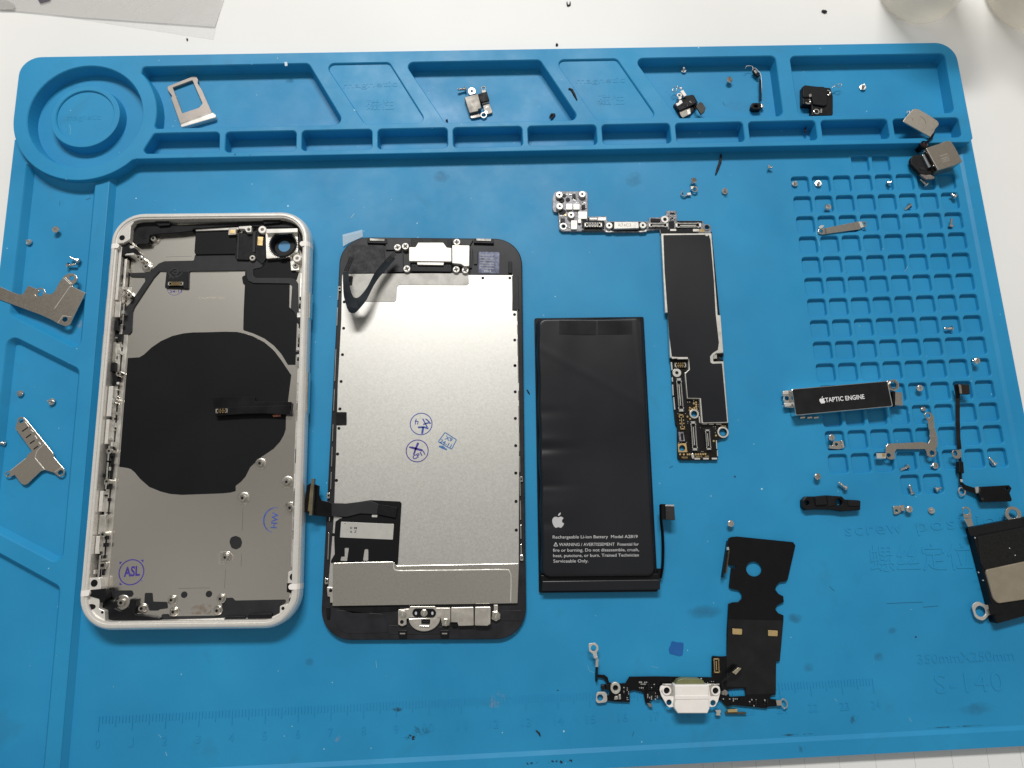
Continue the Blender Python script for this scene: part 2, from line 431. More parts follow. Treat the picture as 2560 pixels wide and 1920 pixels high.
INKT = plain('teal stamp ink', (0.055, 0.17, 0.40), 0.5, 0, 0.35, 900)
INKK = plain('black ink', (0.02, 0.02, 0.022), 0.5, 0, 0.2, 900)
INKE = plain('faint etched mark', (0.42, 0.39, 0.33), 0.5, 0.9, 0.1, 900)
INKF = plain('faint brown print', (0.44, 0.40, 0.34), 0.5, 0.6, 0.2, 900)
LINT = plain('black lint', (0.012, 0.012, 0.016), 0.8, 0, 0.3, 900)
BLUEP = plain('deep blue adhesive film', (0.006, 0.105, 0.36), 0.4, 0, 0.05, 200)
GLASSB = plain('glass painted mat blue', (0.10, 0.28, 0.50), 0.12, 0, 0.05, 200)  # clear lens glass; the mat showing through is painted in as blue
# ------------------------------------------------------------------ the table
t = M(); t.slab(rect(-900, -700, 1100, 900), -30.0, -2.6)
tag(t.build('table', TABLE, origin=(0, 0, -30)), 'white work table under the blue mat', 'table', kind='structure')

# ------------------------------------------------------------------ the silicone repair mat
mat = thing('repair_mat', 'blue silicone repair mat with moulded trays, screw cells and a ruler', 'repair mat', (130, 102, -2.6))
rnd = random.Random(4)
# main floor with the screw cells
pitch = 7.856; gx = 235.356; gy = 181.072; cells = []
for row in range(16):
    cols = range(3, 5) if row in (0, 15) else range(8)
    for c in cols:
        x = gx + c * pitch; y = gy - row * pitch
        cells.append(rect(x, y - 6.45, x + 6.55, y, 1.15, 3))
m = M()
outer = [(-10.5, -16.6), (300.6, -16.6), (300.6, 186), (-10.5, 186)]
m.slab(outer, -2.55, 0.0, pockets=[(c, -1.3, 0.25) for c in cells], bev=0.22)
m.build('base_sheet', SIL, mat)
# low border strip along the right and the bottom, sloped towards the floor
m = M()
T = 0.5; xr = 305.2; yb = -21.7
o = [(-44.2, yb), (xr, yb), (xr, 186.0), (xr - 4.4, 186.0), (xr - 4.4, -17.2), (-44.2, -17.2)]
m.cap([fillet(o, [0, 3, 0, 0, 0, 0])], T)
oo = fillet([(-44.2, yb), (xr, yb), (xr, 186)], [0, 3, 0])
for i in range(len(oo) - 1):
    a, b = oo[i], oo[i + 1]; m.add([(a[0], a[1], -2.6), (b[0], b[1], -2.6), (b[0], b[1], T), (a[0], a[1], T)], [[0, 1, 2, 3]])
m.add([(xr - 4.4, 186, T), (xr - 4.4, -17.2, T), (xr - 5.6, -15.9, 0.0), (xr - 5.6, 186, 0.0)], [[0, 1, 2, 3][::-1]])
m.add([(xr - 4.4, -17.2, T), (-44.2, -17.2, T), (-44.2, -15.9, 0.0), (xr - 5.6, -15.9, 0.0)], [[0, 1, 2, 3][::-1]])
m.build('border_strip', SIL, mat)
# side tray on the left: three slanted pockets and the ridge
m = M()
Z1 = 2.1
p1 = fillet([(-38.7, 183.0), (-38.7, 128.4), (-14.4, 115.1), (-14.4, 175.4), (-22, 178)], [3, 2.2, 2.2, 1.5, 1])
p2 = fillet([(-38.7, 121.8), (-38.7, 58.3), (-14.1, 45.2), (-14.1, 108.7)], 2.4)
p3 = fillet([(-38.7, 52.6), (-38.7, -15.5), (-14.1, -15.5), (-14.1, 38.9)], 2.4)
under = [(-18.7 + 23.5 * math.cos(math.radians(a)), 201.3 + 23.5 * math.sin(math.radians(a))) for a in range(197, 314, 4)]
p1 = [q for q in p1 if q[1] < 174.0]; p1 = fillet([(-38.7, 183.8), (-38.7, 128.4), (-14.4, 115.1), (-14.4, 175.9)], [0, 2.2, 2.2, 0])[1:] + [(-18.7 + 25.4 * math.cos(math.radians(a)), 201.3 + 25.4 * math.sin(math.radians(a))) for a in range(277, 217, -5)]
p1 = [q for q in p1 if q[0] > -38.8]; p1 = p1 + [(-38.7, 183.8)]
m.slab([(-44.0, 194.0), (-44.0, -18.0), (-9.3, -18.0), (-9.3, 180.0)] + under[::-1][1:-1], -2.6, Z1, pockets=[(p1, -0.3, 1.5), (p2, -0.3, 1.5), (p3, -0.3, 1.5)], bev=0.3)
m.add([(-9.3, -18, Z1 - .3), (-9.3, 181, Z1 - .3), (-8.0, 181, 0.0), (-8.0, -18, 0.0)], [[0, 1, 2, 3][::-1]])
m.build('side_tray', SIL, mat)
# raised tool tray along the top with the round dish
m = M(); Z2 = 4.2
cx, cy = -18.7, 201.3
arc = [(cx + 25 * math.cos(a), cy + 25 * math.sin(a)) for a in (math.radians(180 + k * (315 - 180) / 40) for k in range(41))]
outl = fillet([(-43.7, 225.6), (-43.7, 201.5)], [7.5, 0]) if False else None
top_left = [(cx_, cy_) for cx_, cy_ in [(-36.2 + 7.5 * math.cos(math.radians(a)), 218.1 + 7.5 * math.sin(math.radians(a))) for a in range(90, 181, 10)]]
top_right = [(295.3 + 7.8 * math.cos(math.radians(a)), 217.2 + 7.8 * math.sin(math.radians(a))) for a in range(0, 91, 9)]
outl = top_left + arc + [(0.4, 184.0), (301.6, 183.2), (303.1, 184.8)] + top_right
mid = [(133.0, 225.55)]
def para(tl, tr, bl, br, yt=220.6, yb=195.6, r=2.0): return fillet([(tl, yt), (bl, yb), (br, yb), (tr, yt)], r, 5)
arc1 = [(cx + 25.1 * math.cos(math.radians(a)), cy + 25.1 * math.sin(math.radians(a))) for a in range(46, -14, -4)]
rec1 = fillet([(0.2, 220.7)] + arc1[1:] + [(6.3, 195.7), (73.6, 195.7), (60.0, 220.9)], [2.0] + [0] * (len(arc1) - 1) + [1.0, 2.4, 2.0], 5)
recs = [(rec1, -0.4, 0.7),
        (para(94.9, 145.0, 109.4, 158.5), -0.4, 0.7),
        (para(180.0, 233.6, 194.4, 233.6, 220.5, 195.5), -0.4, 0.7),
        (para(239.0, 298.6, 239.4, 298.2, 220.2, 195.3), -0.4, 0.7),
        (para(65.9, 89.4, 80.6, 102.9, 220.7, 195.8), 3.45, 0.15),
        (para(150.6, 173.7, 164.5, 187.1, 220.5, 195.6), 3.45, 0.15)]
recs.append((circle(cx, cy, 20.1, 64), -0.2, 1.0))
slot0 = fillet([(6.0, 193.8), (1.9, 186.0), (29.2, 185.9), (29.0, 193.8)], [1.2, 1.4, 1.4, 1.4], 4)
recs.append((slot0, -0.6, 0.45))
for k in range(10):
    x = 31.2 + 27.0 * k; dy = -0.05 * k; recs.append((rect(x, 185.8 + dy, x + 25.0, 193.7 + dy, 1.4, 4), -0.6, 0.45))
m.slab(outl, -2.6, Z2, pockets=recs, bev=0.28, draft=0.0)
m.build('tool_tray', SIL, mat)
# disc in the middle of the round dish
m = M(); m.slab(circle(-19.3, 201.7, 12.2, 56), -0.3, 3.3, pockets=[(circle(-19.3, 201.9, 10.1, 56), 2.7, 0.1)], bev=0.25, draft=0.8)
m.build('dish_island', SIL, mat)
# --- embossed ruler and words
m = M()
for k in range(241):
    L = 4.2 if k % 10 == 0 else (3.0 if k % 5 == 0 else 2.0)
    m.slab(rect(k - 0.09, -L, k + 0.09, 0.0), -0.05, 0.17, bottom=False)
m.build('ruler_scale', SIL, mat)
m = M()
for k in range(25):
    s = str(k); wd = 1.35 if len(s) == 1 else 3.0
    text_mesh(s, (k * 10 - wd / 2, -8.9), (k * 10 + wd / 2, -8.9), 2.5, -0.02, 0.15, 0.0, m)
m.build('ruler_number', SIL, mat)
def words(s, v, a, b, h, z=0.0, up=0.16, sp=1.0, bold=0.0):
    mm = M(); text_mesh(s, P(v, *a, z), P(v, *b, z), h, z - 0.02, up, bold, mm, sp); mm.build('moulded_lettering', SIL, mat)
words('screw', 'l', (672, 1520), (1165, 1490), 4.2, sp=1.15)
words('position', 'l', (1290, 1482), (2095, 1420), 4.2, sp=1.15)
words('螺丝定位', 'p', (890, 290), (1770, 268), 6.6)
words('350mmX250mm', 'p', (1300, 1105), (2130, 1070), 3.1)
words('S-140', 'p', (1455, 1360), (2045, 1335), 6.0, sp=1.1)
words('magnetic', 'b', (752, 762), (1222, 745), 2.3, 3.45, 0.10)
words('磁性', 'b', (950, 945), (1190, 940), 3.4, 3.45, 0.10)
words('magnetic', 'c', (555, 722), (975, 712), 2.3, 3.45, 0.10)
words('磁性', 'c', (750, 902), (970, 896), 3.4, 3.45, 0.10)
words('magnetic', 'a', (580, 1040), (865, 1032), 2.3, 2.7, 0.08)

# old dirt and rub marks on the silicone
def grime(name, col, lo, hi, sc, alpha, rough=0.6):
    m, n, b = nodes(name); b.inputs['Base Color'].default_value = (*col, 1); b.inputs['Roughness'].default_value = rough
    q = noise(n, sc, 5.0, 0.65, 0.6); t_ = n.nodes.new('ShaderNodeTexCoord'); g = n.nodes.new('ShaderNodeTexGradient'); g.gradient_type = 'SPHERICAL'
    mp = n.nodes.new('ShaderNodeMapping'); mp.inputs['Location'].default_value = (-1, -1, -1); mp.inputs['Scale'].default_value = (2, 2, 2)
    n.links.new(t_.outputs['Generated'], mp.inputs['Vector']); n.links.new(mp.outputs['Vector'], g.inputs['Vector'])
    mu = n.nodes.new('ShaderNodeMath'); mu.operation = 'MULTIPLY'; ad = n.nodes.new('ShaderNodeMath'); ad.operation = 'POWER'; ad.inputs[1].default_value = 0.35
    n.links.new(g.outputs['Fac'], ad.inputs[0]); n.links.new(ad.outputs[0], mu.inputs[0]); n.links.new(q.outputs['Fac'], mu.inputs[1])
    r = ramp(n, mu.outputs[0], [(lo, (0, 0, 0)), (hi, (alpha, alpha, alpha))])
    tr = n.nodes.new('ShaderNodeBsdfTransparent'); mx = n.nodes.new('ShaderNodeMixShader')
    n.links.new(r.outputs['Color'], mx.inputs[0]); n.links.new(tr.outputs[0], mx.inputs[1]); n.links.new(b.outputs[0], mx.inputs[2]); n.links.new(mx.outputs[0], n.nodes['Material Output'].inputs['Surface']); return m
GR1 = grime('dark grime', (0.02, 0.06, 0.09), 0.32, 0.5, 300, 0.65); GR2 = grime('pale rub', (0.35, 0.42, 0.47), 0.34, 0.60, 420, 0.65); GR3 = grime('black specked dirt', (0.008, 0.012, 0.02), 0.37, 0.45, 700, 0.95); GR4 = grime('soft smudge', (0.03, 0.10, 0.15), 0.25, 0.6, 160, 0.4)
for v, x0, y0, x1, y1, z, mt in (('n', 1130, 1120, 1300, 1190, .03, GR1), ('n', 1290, 1200, 1560, 1460, .03, GR1), ('n', 1940, 930, 2230, 1220, .03, GR2), ('n', 650, 1340, 800, 1510, .03, GR2), ('n', 1200, 1330, 1480, 1450, .03, GR3),
                                 ('q', 180, 1550, 700, 1659, T + .01, GR3), ('q', 60, 1580, 260, 1659, T + .01, GR3), ('r', 240, 1420, 340, 1560, T + .01, GR1), ('r', 670, 1170, 830, 1320, .03, GR1), ('r', 280, 720, 420, 860, .03, GR4), ('r', 900, 640, 1020, 760, .03, GR4),
                                 ('r', 150, 300, 320, 430, .03, GR4), ('r', 1000, 420, 1130, 520, .03, GR4), ('o', 1050, 630, 1450, 820, .03, GR4), ('r', 1600, 1050, 2050, 1250, .03, GR4), ('b', 1500, 1450, 1700, 1600, .03, GR4), ('c', 950, 1450, 1150, 1650, .03, GR4),
                                 ('r', 0, 1340, 500, 1400, .03, GR1), ('r', 1100, 1260, 2212, 1340, .05, GR1), ('e', 640, 1060, 740, 1230, -.25, GR2), ('n', 400, 690, 520, 800, .03, GR4), ('f', 800, 170, 870, 240, .03, GR2), ('l', 1480, 850, 1600, 920, -1.0, GR1)):
    A = P(v, x0, y1, z); B = P(v, x1, y0, z); m = M(); m.slab([(A[0], A[1]), (B[0], A[1]), (B[0], B[1]), (A[0], B[1])], z - .01, z, bottom=False); m.build('grime_mark', mt, mat)
# short scratches and pale hairs
SCR = plain('pale scratch', (0.16, 0.40, 0.56), 0.5); DSC = plain('dark scratch', (0.005, 0.05, 0.11), 0.6)
for v, pts, wd, mt in (('n', [(1035, 735), (1045, 795)], .14, SCR), ('f', [(818, 225), (852, 185)], .2, SCR), ('r', [(530, 90), (575, 130)], .12, DSC), ('r', [(1025, 238), (1340, 225)], .12, DSC), ('r', [(1340, 270), (1470, 258)], .12, DSC), ('q', [(650, 770), (670, 820), (710, 835)], .12, SCR), ('q', [(1200, 780), (1265, 795)], .1, SCR), ('r', [(1220, 1225), (1238, 1258)], .16, SCR), ('r', [(575, 1060), (600, 1085)], .14, SCR),
                       ('c', [(1820, 880), (1840, 915)], .1, DSC), ('e', [(515, 80), (517, 120)], .1, DSC), ('e', [(745, 68), (785, 50)], .16, DSC), ('h', [(1205, 780), (1200, 800), (1180, 825)], .22, SCR), ('h', [(420, 520), (450, 600)], .14, SCR), ('h', [(415, 455), (420, 510)], .14, SCR), ('h', [(1490, 1160), (1485, 1195)], .12, SCR), ('a', [(598, 1075), (612, 1120), (605, 1170)], .12, SCR), ('c', [(0, 612), (70, 640), (200, 655)], .07, SCR), ('m', [(1370, 1370), (1395, 1395)], .14, SCR), ('m', [(1430, 1520), (1445, 1555)], .22, SCR), ('k', [(1360, 930), (1390, 918)], .2, DSC), ('q', [(1325, 1525), (1330, 1555)], .2, DSC), ('q', [(1040, 1385), (1052, 1345)], .12, DSC)):
    zz = {'a': 2.72, 'e': -.28, 'c': -.38, 'b': -.38}.get(v, 0.02); zz = -1.0 if (v == 'h' and pts[0][0] == 1490) else zz
    m = M(); m.slab(ribbon2d(PL(v, pts, zz), wd), zz - .02, zz + .02, bottom=False); m.build('scratch', mt, mat)
# ------------------------------------------------------------------ shorthand
def S(v, pts, z0, z1, r=0.0, holes=(), bev=0.0, m=None, draft=0.0, pockets=()):
    m = m or M(); q = PL(v, pts, z1); q = fillet(q, r) if (isinstance(r, (list, tuple)) or r > 0) else q
    return m.slab(q, z0, z1, holes=holes, bev=bev, draft=draft, pockets=pockets)
def C(v, x, y, z, r, n=20): p = P(v, x, y, z); return circle(p[0], p[1], r, n)
def lay(quad, f):
    """(u,v) inside a four-cornered outline TL,TR,BR,BL -> world"""
    u, v = f; a, b, c, d = [Vector(q) for q in quad]
    p = (a * (1 - u) + b * u) * (1 - v) + (d * (1 - u) + c * u) * v; return (p.x, p.y)
def connector(name, v, a, b, wd, z0, parent, pins=9, shell=None, gold=None, h=0.7):
    """small board-to-board socket along a-b: bright end clips, dark well, two rows of pins"""
    A = Vector(P(v, *a, z0 + h)); B = Vector(P(v, *b, z0 + h)); d = (B - A).normalized(); L = (B - A).length; n = Vector((-d.y, d.x))
    sh = shell or TIN; gm = gold or sh
    m = M(); o = bar2d(A, B, wd, 0.2); inn = bar2d(A + d * L * 0.10, B - d * L * 0.10, wd * 0.52)
    m.slab(o, z0, z0 + h, pockets=[(inn, z0 + h * 0.35, 0.0)], bev=0.05)
    c = m.build(name, CHIP, parent)
    m = M()
    for s in (0, 1):
        q = A if s == 0 else B; e = d if s == 0 else -d
        m.slab(bar2d(q - e * 0.06, q + e * L * 0.07, wd * 0.95), z0, z0 + h + 0.06)
        for sd in (1, -1): m.slab(bar2d(q + n * sd * wd * 0.42, q + e * L * 0.13 + n * sd * wd * 0.42, wd * 0.14), z0, z0 + h + 0.06)
    m.build('clip', sh, c)
    m = M()
    for k in range(pins):
        t = 0.16 + 0.68 * k / (pins - 1)
        for sd in (1, -1): q = A + d * L * t + n * sd * wd * 0.36; m.slab(bar2d(q - n * wd * 0.10, q + n * wd * 0.10, L * 0.68 / pins * 0.5), z0 + h * 0.5, z0 + h + 0.04)
    m.slab(bar2d(A + d * L * 0.18, B - d * L * 0.18, wd * 0.12), z0 + h * 0.3, z0 + h * 0.75)
    m.build('pin_row', gm, c)
    return c

POSTM = plain('turned steel post', (0.62, 0.59, 0.54), 0.26, 1.0, 0.15, 900, 0.0, 0.5, 0.1)
# ------------------------------------------------------------------ phone housing (open back shell)
H = thing('phone_housing', 'silver open phone back shell with its dark round charging coil showing', 'phone housing', (28.5, 93.5))
HQ = [(-5.0, 162.6), (62.6, 161.5), (61.4, 23.7), (-5.7, 25.9)]          # outline TL TR BR BL
HO = fillet(HQ, 10.6, 12)
m = M()
prof = [(1.6, 0.0), (0.7, 0.5), (0.2, 1.3), (0.0, 2.6), (0.0, 4.6), (0.25, 5.8), (0.8, 6.6), (1.25, 6.85), (1.85, 6.85), (1.95, 6.5), (2.45, 6.45), (2.6, 6.2), (2.6, 1.9)]
for (i0, z0), (i1, z1) in zip(prof[:-1], prof[1:]):
    a = inset(HO, i0); b = inset(HO, i1); n = len(a)
    m.add([(p[0], p[1], z0) for p in a] + [(p[0], p[1], z1) for p in b], [[i, (i + 1) % n, n + (i + 1) % n, n + i] for i in range(n)], True)
frame = m.build('side_frame', ALU, H)
lens = P('P1', 1832, 357, 2.0)
m = M(); m.slab(inset(HO, 1.5), 0.02, 0.8, holes=[circle(lens[0], lens[1], 3.6, 28)]); m.build('back_glass', WHITEP, H)
m = M(); m.slab(inset(HO, 2.55), 0.85, 2.0, holes=[circle(lens[0], lens[1], 3.9, 28)]); plate = m.build('midframe_plate', SHELLP, H)
m = M(); m.slab(circle(lens[0], lens[1], 3.55, 28), 1.0, 1.45); m.build('lens_cover', GLASSB, H)
lc_ = P('P1', 1832, 364, 1.6)
m = M(); m.slab(circle(lens[0], lens[1], 3.7, 28), 1.46, 1.6, holes=[circle(lc_[0], lc_[1], 2.05, 28)]); m.build('lens_cell', BLACK, H)
# dark wireless charging sheet
z = 2.12
coil = PL('P1', [(168, 1552), (290, 1545), (340, 1515), (420, 1440), (520, 1372), (640, 1318), (760, 1290), (860, 1280), (1010, 1278), (1190, 1272), (1330, 1275), (1400, 1290), (1500, 1322), (1620, 1385), (1720, 1470), (1800, 1575), (1850, 1650)], z)
coil += PL('all', [(603, 740), (624, 772), (629, 810)], z)[2:] 
coil += PL('j', [(258, 290), (256, 390), (240, 440), (205, 500), (150, 560), (90, 600), (30, 640)], z) + PL('i', [(2160, 720), (2120, 800), (2080, 845), (2035, 880), (2035, 925), (1990, 938), (1920, 945), (1570, 958), (1470, 950), (1390, 930), (1290, 890), (1210, 820), (1165, 765), (1130, 735), (1095, 725), (1030, 716), (1085, 0)], z)
m = M(); m.slab(coil, 1.95, z, bev=0.04); m.build('charging_coil_sheet', FOIL, H)
# dark sheet at the upper right, with its pale edge left free
zz = 2.10
ur = PL('P1', [(1424, 618), (1415, 640), (1412, 780), (1400, 1040), (1395, 1245), (1400, 1258), (1500, 1290), (1620, 1345), (1720, 1420), (1800, 1510), (1870, 1625), (1950, 1625), (1962, 1300), (1970, 1100), (1885, 1010), (1890, 760), (1520, 690), (1500, 620)], zz)
m = M(); m.slab(ur, 1.95, zz, bev=0.03); m.build('shielding_sheet', FOIL, H)
m = M(); m.slab(fillet(PL('P1', [(1380, 690), (1425, 665), (1425, 775), (1395, 770)], 2.16), 0.8), 1.95, 2.16)
m.build('tape_tab', FOIL, H)
ur2 = PL('P1', [(1640, 495), (1895, 490), (1900, 620), (1985, 640), (1960, 720), (1520, 715), (1500, 610), (1600, 560)], 2.25)
m = M(); m.slab(ur2, 1.95, 2.25, bev=0.04); m.build('shielding_sheet', FOIL, H)
# flat flex running round the top and both sides
z = 2.5
fx = [(505, 630), (440, 700), (235, 1010), (215, 1060), (205, 1270), (180, 1303), (105, 1305), (88, 1285), (95, 1105), (110, 1050), (200, 960), (352, 735), (348, 702), (330, 693), (190, 690), (190, 648), (405, 640), (430, 605), (500, 545), (560, 522), (870, 515), (880, 455), (1300, 450), (1445, 500), (1610, 400), (1630, 470), (1625, 545), (1585, 590), (1500, 608), (1505, 680), (1530, 700), (1900, 700), (1950, 715), (1975, 750), (1980, 1080), (1960, 1085), (1900, 1030), (1915, 780), (1880, 760), (1500, 755), (1450, 730), (1432, 690), (1425, 622), (820, 630), (815, 825), (560, 808), (578, 632)]
m = S('P1', fx, 2.0, z, 0.5, bev=0.08); m.build('flex_ribbon', GREYF, H)
m = S('P1', [(890, 205), (905, 198), (1325, 195), (1320, 445), (885, 452), (875, 420)], 2.0, 3.0, 0.4, bev=0.1); m.build('antenna_module', FOIL, H)
m = S('P1', [(1335, 225), (1500, 205), (1520, 470), (1445, 510), (1325, 505), (1305, 460)], 2.0, 3.2, 0.3, bev=0.12); m.build('flash_module', MATTE, H)
m = S('P1', [(1520, 205), (1630, 200), (1640, 490), (1600, 560), (1500, 470)], 2.0, 2.9, 0.5, bev=0.1); fl = m.build('microphone_module', MATTE, H)
for q in ([(1340, 222), (1352, 222), (1340, 500), (1328, 500)], [(1500, 210), (1528, 205), (1520, 425), (1495, 425)]):
    m = S('P1', q, 3.1, 3.4, 0.1); m.build('shield_edge', GREYF, H)
m = S('P1', [(1550, 262), (1608, 264), (1600, 357), (1545, 352)], 2.9, 3.15, 0.15, bev=0.04); m.build('contact_pad', GOLD, H)
m = S('P1', [(1240, 170), (1325, 172), (1318, 240), (1232, 245)], 2.8, 4.0, 0.2, bev=0.15); cb = m.build('gold_clip', STEEL, H)
m = S('P1', [(1255, 190), (1310, 190), (1305, 225), (1250, 228)], 4.0, 4.1, 0.2); m.build('pad', GOLD, cb)
m = S('P1', [(590, 636), (808, 634), (805, 815), (570, 808)], 2.5, 2.75, 0.15, bev=0.05); lbl = m.build('flex_connector_pad', MATTE, H)
connector('flex_socket', 'P1', (598, 762), (755, 762), 1.35, 2.75, H, 10, TIN, GOLD)
# marks on the small flex and the half-hidden round stamp
def ring2d(c, r, wd, n=36): return circle(c[0], c[1], r, n), [circle(c[0], c[1], r - wd, n)]
mk = M()
for q in ([(600, 640), (620, 690), (600, 700)], [(625, 625), (660, 600), (690, 605), (700, 640), (670, 660), (640, 640)], [(650, 690), (690, 690), (735, 660), (745, 640)], [(620, 660), (650, 700), (690, 670)]):
    mk.slab(ribbon2d(smooth_path(PL('P1', q, 2.77), 5), 0.28), 2.74, 2.775)
mk.build('marker_scribble', INKK, H)
c0 = P('P1', 668, 812, 2.02); m = M(); m.slab(ring2d(c0, 4.75 / 2 + 0.15, 0.13)[0], 1.99, 2.03, holes=ring2d(c0, 2.52, 0.13)[1]); st = m.build('round_stamp', INKP, H)
m = M(); text_mesh('24-11', P('P1', 612, 858, 2.0), P('P1', 742, 856, 2.0), 0.85, 2.0, 0.03, 0.01, m); m.build('stamp_text', INKP, st)
# etched code line under the code patch
m = M(); text_mesh('F9CJM28ALX2A', P('P1', 925, 925, 2.0), P('P1', 1200, 922, 2.0), 0.75, 1.99, 0.03, 0.0, m); m.build('etched_line', INKE, H)
# ASL stamp
ca = P('B1', 490, 345, 2.0); m = M(); r0 = 3.98
m.slab(circle(ca[0], ca[1], r0, 44), 1.99, 2.03, holes=[circle(ca[0], ca[1], r0 - 0.34, 44)])
for a, b in (((375, 245), (1, -1)), ((605, 225), (-1, -1)), ((375, 468), (1, 1)), ((594, 432), (-1, 1))):
    s2 = 28 if a[0] != 594 else 12
    m.slab(PL('B1', [a, (a[0] + b[0] * s2, a[1] + (2 if b[1] < 0 else -2)), (a[0] + 3 * b[0], a[1] - b[1] * s2 if b[1] < 0 else a[1] - s2)], 2.03), 1.99, 2.03)
sa = m.build('round_stamp', INKP, H)
m = M(); text_mesh('ASL', P('B1', 417, 388, 2.0), P('B1', 570, 375, 2.0), 3.0, 2.0, 0.03, 0.03, m); m.build('stamp_text', INKP, sa)
# HW stamp, letters turned on their side, inside a broken arc
ch = P('j', 165, 1175, 2.0); m = M()
arcp = [(ch[0] + 3.6 * math.cos(math.radians(a)), ch[1] + 3.9 * math.sin(math.radians(a))) for a in range(75, 262, 7)]
m.slab(ribbon2d(arcp, [0.12 + 0.35 * math.sin(math.pi * k / (len(arcp) - 1)) for k in range(len(arcp))]), 1.99, 2.03); sh = m.build('round_stamp', INKB, H)
m = M(); text_mesh('HW', P('j', 178, 1248, 2.0), P('j', 196, 1110, 2.0), 2.0, 2.0, 0.03, 0.02, m); m.build('stamp_text', INKB, sh)
# dark window slots punched through the plate
sl = [('B1', [(1425, 60), (1435, 15), (1485, -3), (1530, 15), (1545, 60), (1535, 105), (1490, 130), (1445, 115)], 1.0),
      ('B1', [(240, 482), (275, 482), (282, 520), (495, 518), (512, 550), (495, 580), (240, 582)], 0.5),
      ('B1', [(618, 542), (692, 542), (697, 625), (832, 628), (840, 690), (760, 700), (745, 712), (660, 712), (650, 655), (612, 645)], 0.4),
      ('B1', [(1390, 590), (1455, 587), (1480, 615), (1965, 605), (1960, 640), (1905, 670), (1905, 740), (1820, 775), (1580, 770), (1350, 780), (940, 800), (780, 800), (775, 745), (845, 742), (860, 765), (1310, 758), (1350, 735), (1355, 640)], 0.5)]
for v, q, r in sl:
    m = S(v, q, 1.96, 2.06, r); m.build('shielding_sheet', GREYF if v == 'B1' else FOIL, H)
m = M()
for x, y, r in ((993, 560, 1.0), (1229, 553, 1.0)):
    p = P('B1', x, y, 2.05); m = M(); m.slab(circle(p[0], p[1], r, 20), 1.97, 2.05); m.build('plate_hole', GREYF, H)
# scored lines on the plate
for v, a, b in (('B1', (1388, 320), (1378, 498)), ('B1', (1540, 170), (1535, 290)), ('B1', (940, 500), (1240, 494)), ('i', (2100, 1075), (2093, 1270)), ('P1', (570, 478), (850, 470)), ('P1', (850, 648), (1240, 640))):
    m = M(); m.slab(bar2d(P(v, *a, 2.0), P(v, *b, 2.0), 0.12), 1.99, 2.02); m.build('scored_line', DARKST, H)
# stand-off posts with their washers
def standoff(v, x, y, r=1.15, z0=2.0, hgt=1.4, ro=1.9, parent=H, washer=True, mat_=None):
    zt = z0 + hgt; p = P(v, x, y, zt); mm = M()
    if washer: mm.lathe(p[0], p[1], [(ro, z0), (ro, z0 + 0.25), (ro - 0.3, z0 + 0.4), (r, z0 + 0.35)], 24)
    mm.post(p[0], p[1], z0, zt, r, r * 0.45, 20, 0.15, 1.0); so = mm.build('standoff', mat_ or POSTM, parent)
    mm = M(); mm.slab(circle(p[0], p[1], r * 0.46, 14), zt - 0.5, zt - 0.12); mm.build('hole_shade', BLACK, so); return so  # black disc stands in for the shade down the hole
for v, x, y, r, ro in (('P1', 437, 280, 1.0, 1.9), ('P1', 358, 578, 1.0, 1.7), ('P1', 1492, 487, 1.05, 1.7), ('P1', 1950, 567, 1.0, 1.3), ('i', 2093, 985, 0.95, 2.1), ('j', 30, 685, 1.0, 1.9), ('j', 262, 845, 1.0, 2.1), ('j', 290, 1070, 1.0, 2.1),
                       ('B1', 1380, 205, 0.9, 1.5), ('B1', 215, 280, 1.2, 1.5), ('B1', 387, 637, 1.1, 2.4), ('B1', 583, 692, 1.05, 1.6), ('B1', 866, 612, 0.95, 1.5), ('B1', 884, 725, 0.95, 1.5), ('B1', 1334, 600, 0.95, 1.5), ('B1', 1302, 713, 0.95, 1.5)):
    standoff(v, x, y, r, ro=ro)
# raised ribs pressed round two of the posts
m = S('B1', [(1310, 150), (1420, 145), (1460, 190), (1450, 240), (1410, 275), (1315, 278)], 2.0, 2.25, 0.8, holes=[fillet(inset(PL('B1', [(1310, 150), (1420, 145), (1460, 190), (1450, 240), (1410, 275), (1315, 278)], 2.25), 0.35), 0.5)], bev=0.05); m.build('pressed_rib', SHELLP, H)
m = S('P1', [(385, 240), (515, 240), (512, 300), (470, 350), (400, 350), (390, 300)], 2.0, 2.3, 0.3, holes=[inset(PL('P1', [(385, 240), (515, 240), (512, 300), (470, 350), (400, 350), (390, 300)], 2.3), 0.35)], bev=0.05); m.build('pressed_rib', SHINY, H)
# camera mount with its lens ring
cp = [(1630, 185), (1975, 175), (1980, 430), (1900, 440), (1895, 478), (1640, 497)]
q = PL('P1', cp, 3.6); m = M(); m.slab(fillet(q, 0.4), 2.0, 3.6, holes=[circle(*P('P1', 1822, 340, 3.6), 4.2, 32)], bev=0.12); cm = m.build('camera_mount', ALUIN, H)
pc = P('P1', 1822, 345, 3.6); m = M()
m.lathe(pc[0], pc[1], [(4.7, 3.55), (4.7, 3.9), (4.45, 4.05), (4.1, 3.9), (3.9, 3.0), (3.5, 2.2), (3.4, 0.9)], 40); m.build('lens_ring', BLACK, cm)
m = M()
for k in range(48):
    a = 2 * math.pi * k / 48; m.slab(bar2d((pc[0] + 4.75 * math.cos(a), pc[1] + 4.75 * math.sin(a)), (pc[0] + 5.1 * math.cos(a), pc[1] + 5.1 * math.sin(a)), 0.22), 3.6, 3.75)
m.build('knurled_ring', DARKST, cm)
m = S('P1', [(1640, 180), (1975, 172), (1975, 215), (1640, 225)], 3.6, 5.0, 0.15, bev=0.1); m.build('mount_lip', ALU, cm)
m = S('P1', [(1780, 470), (1850, 468), (1845, 495), (1785, 495)], 3.5, 3.75); m.build('notch', BLACK, cm)
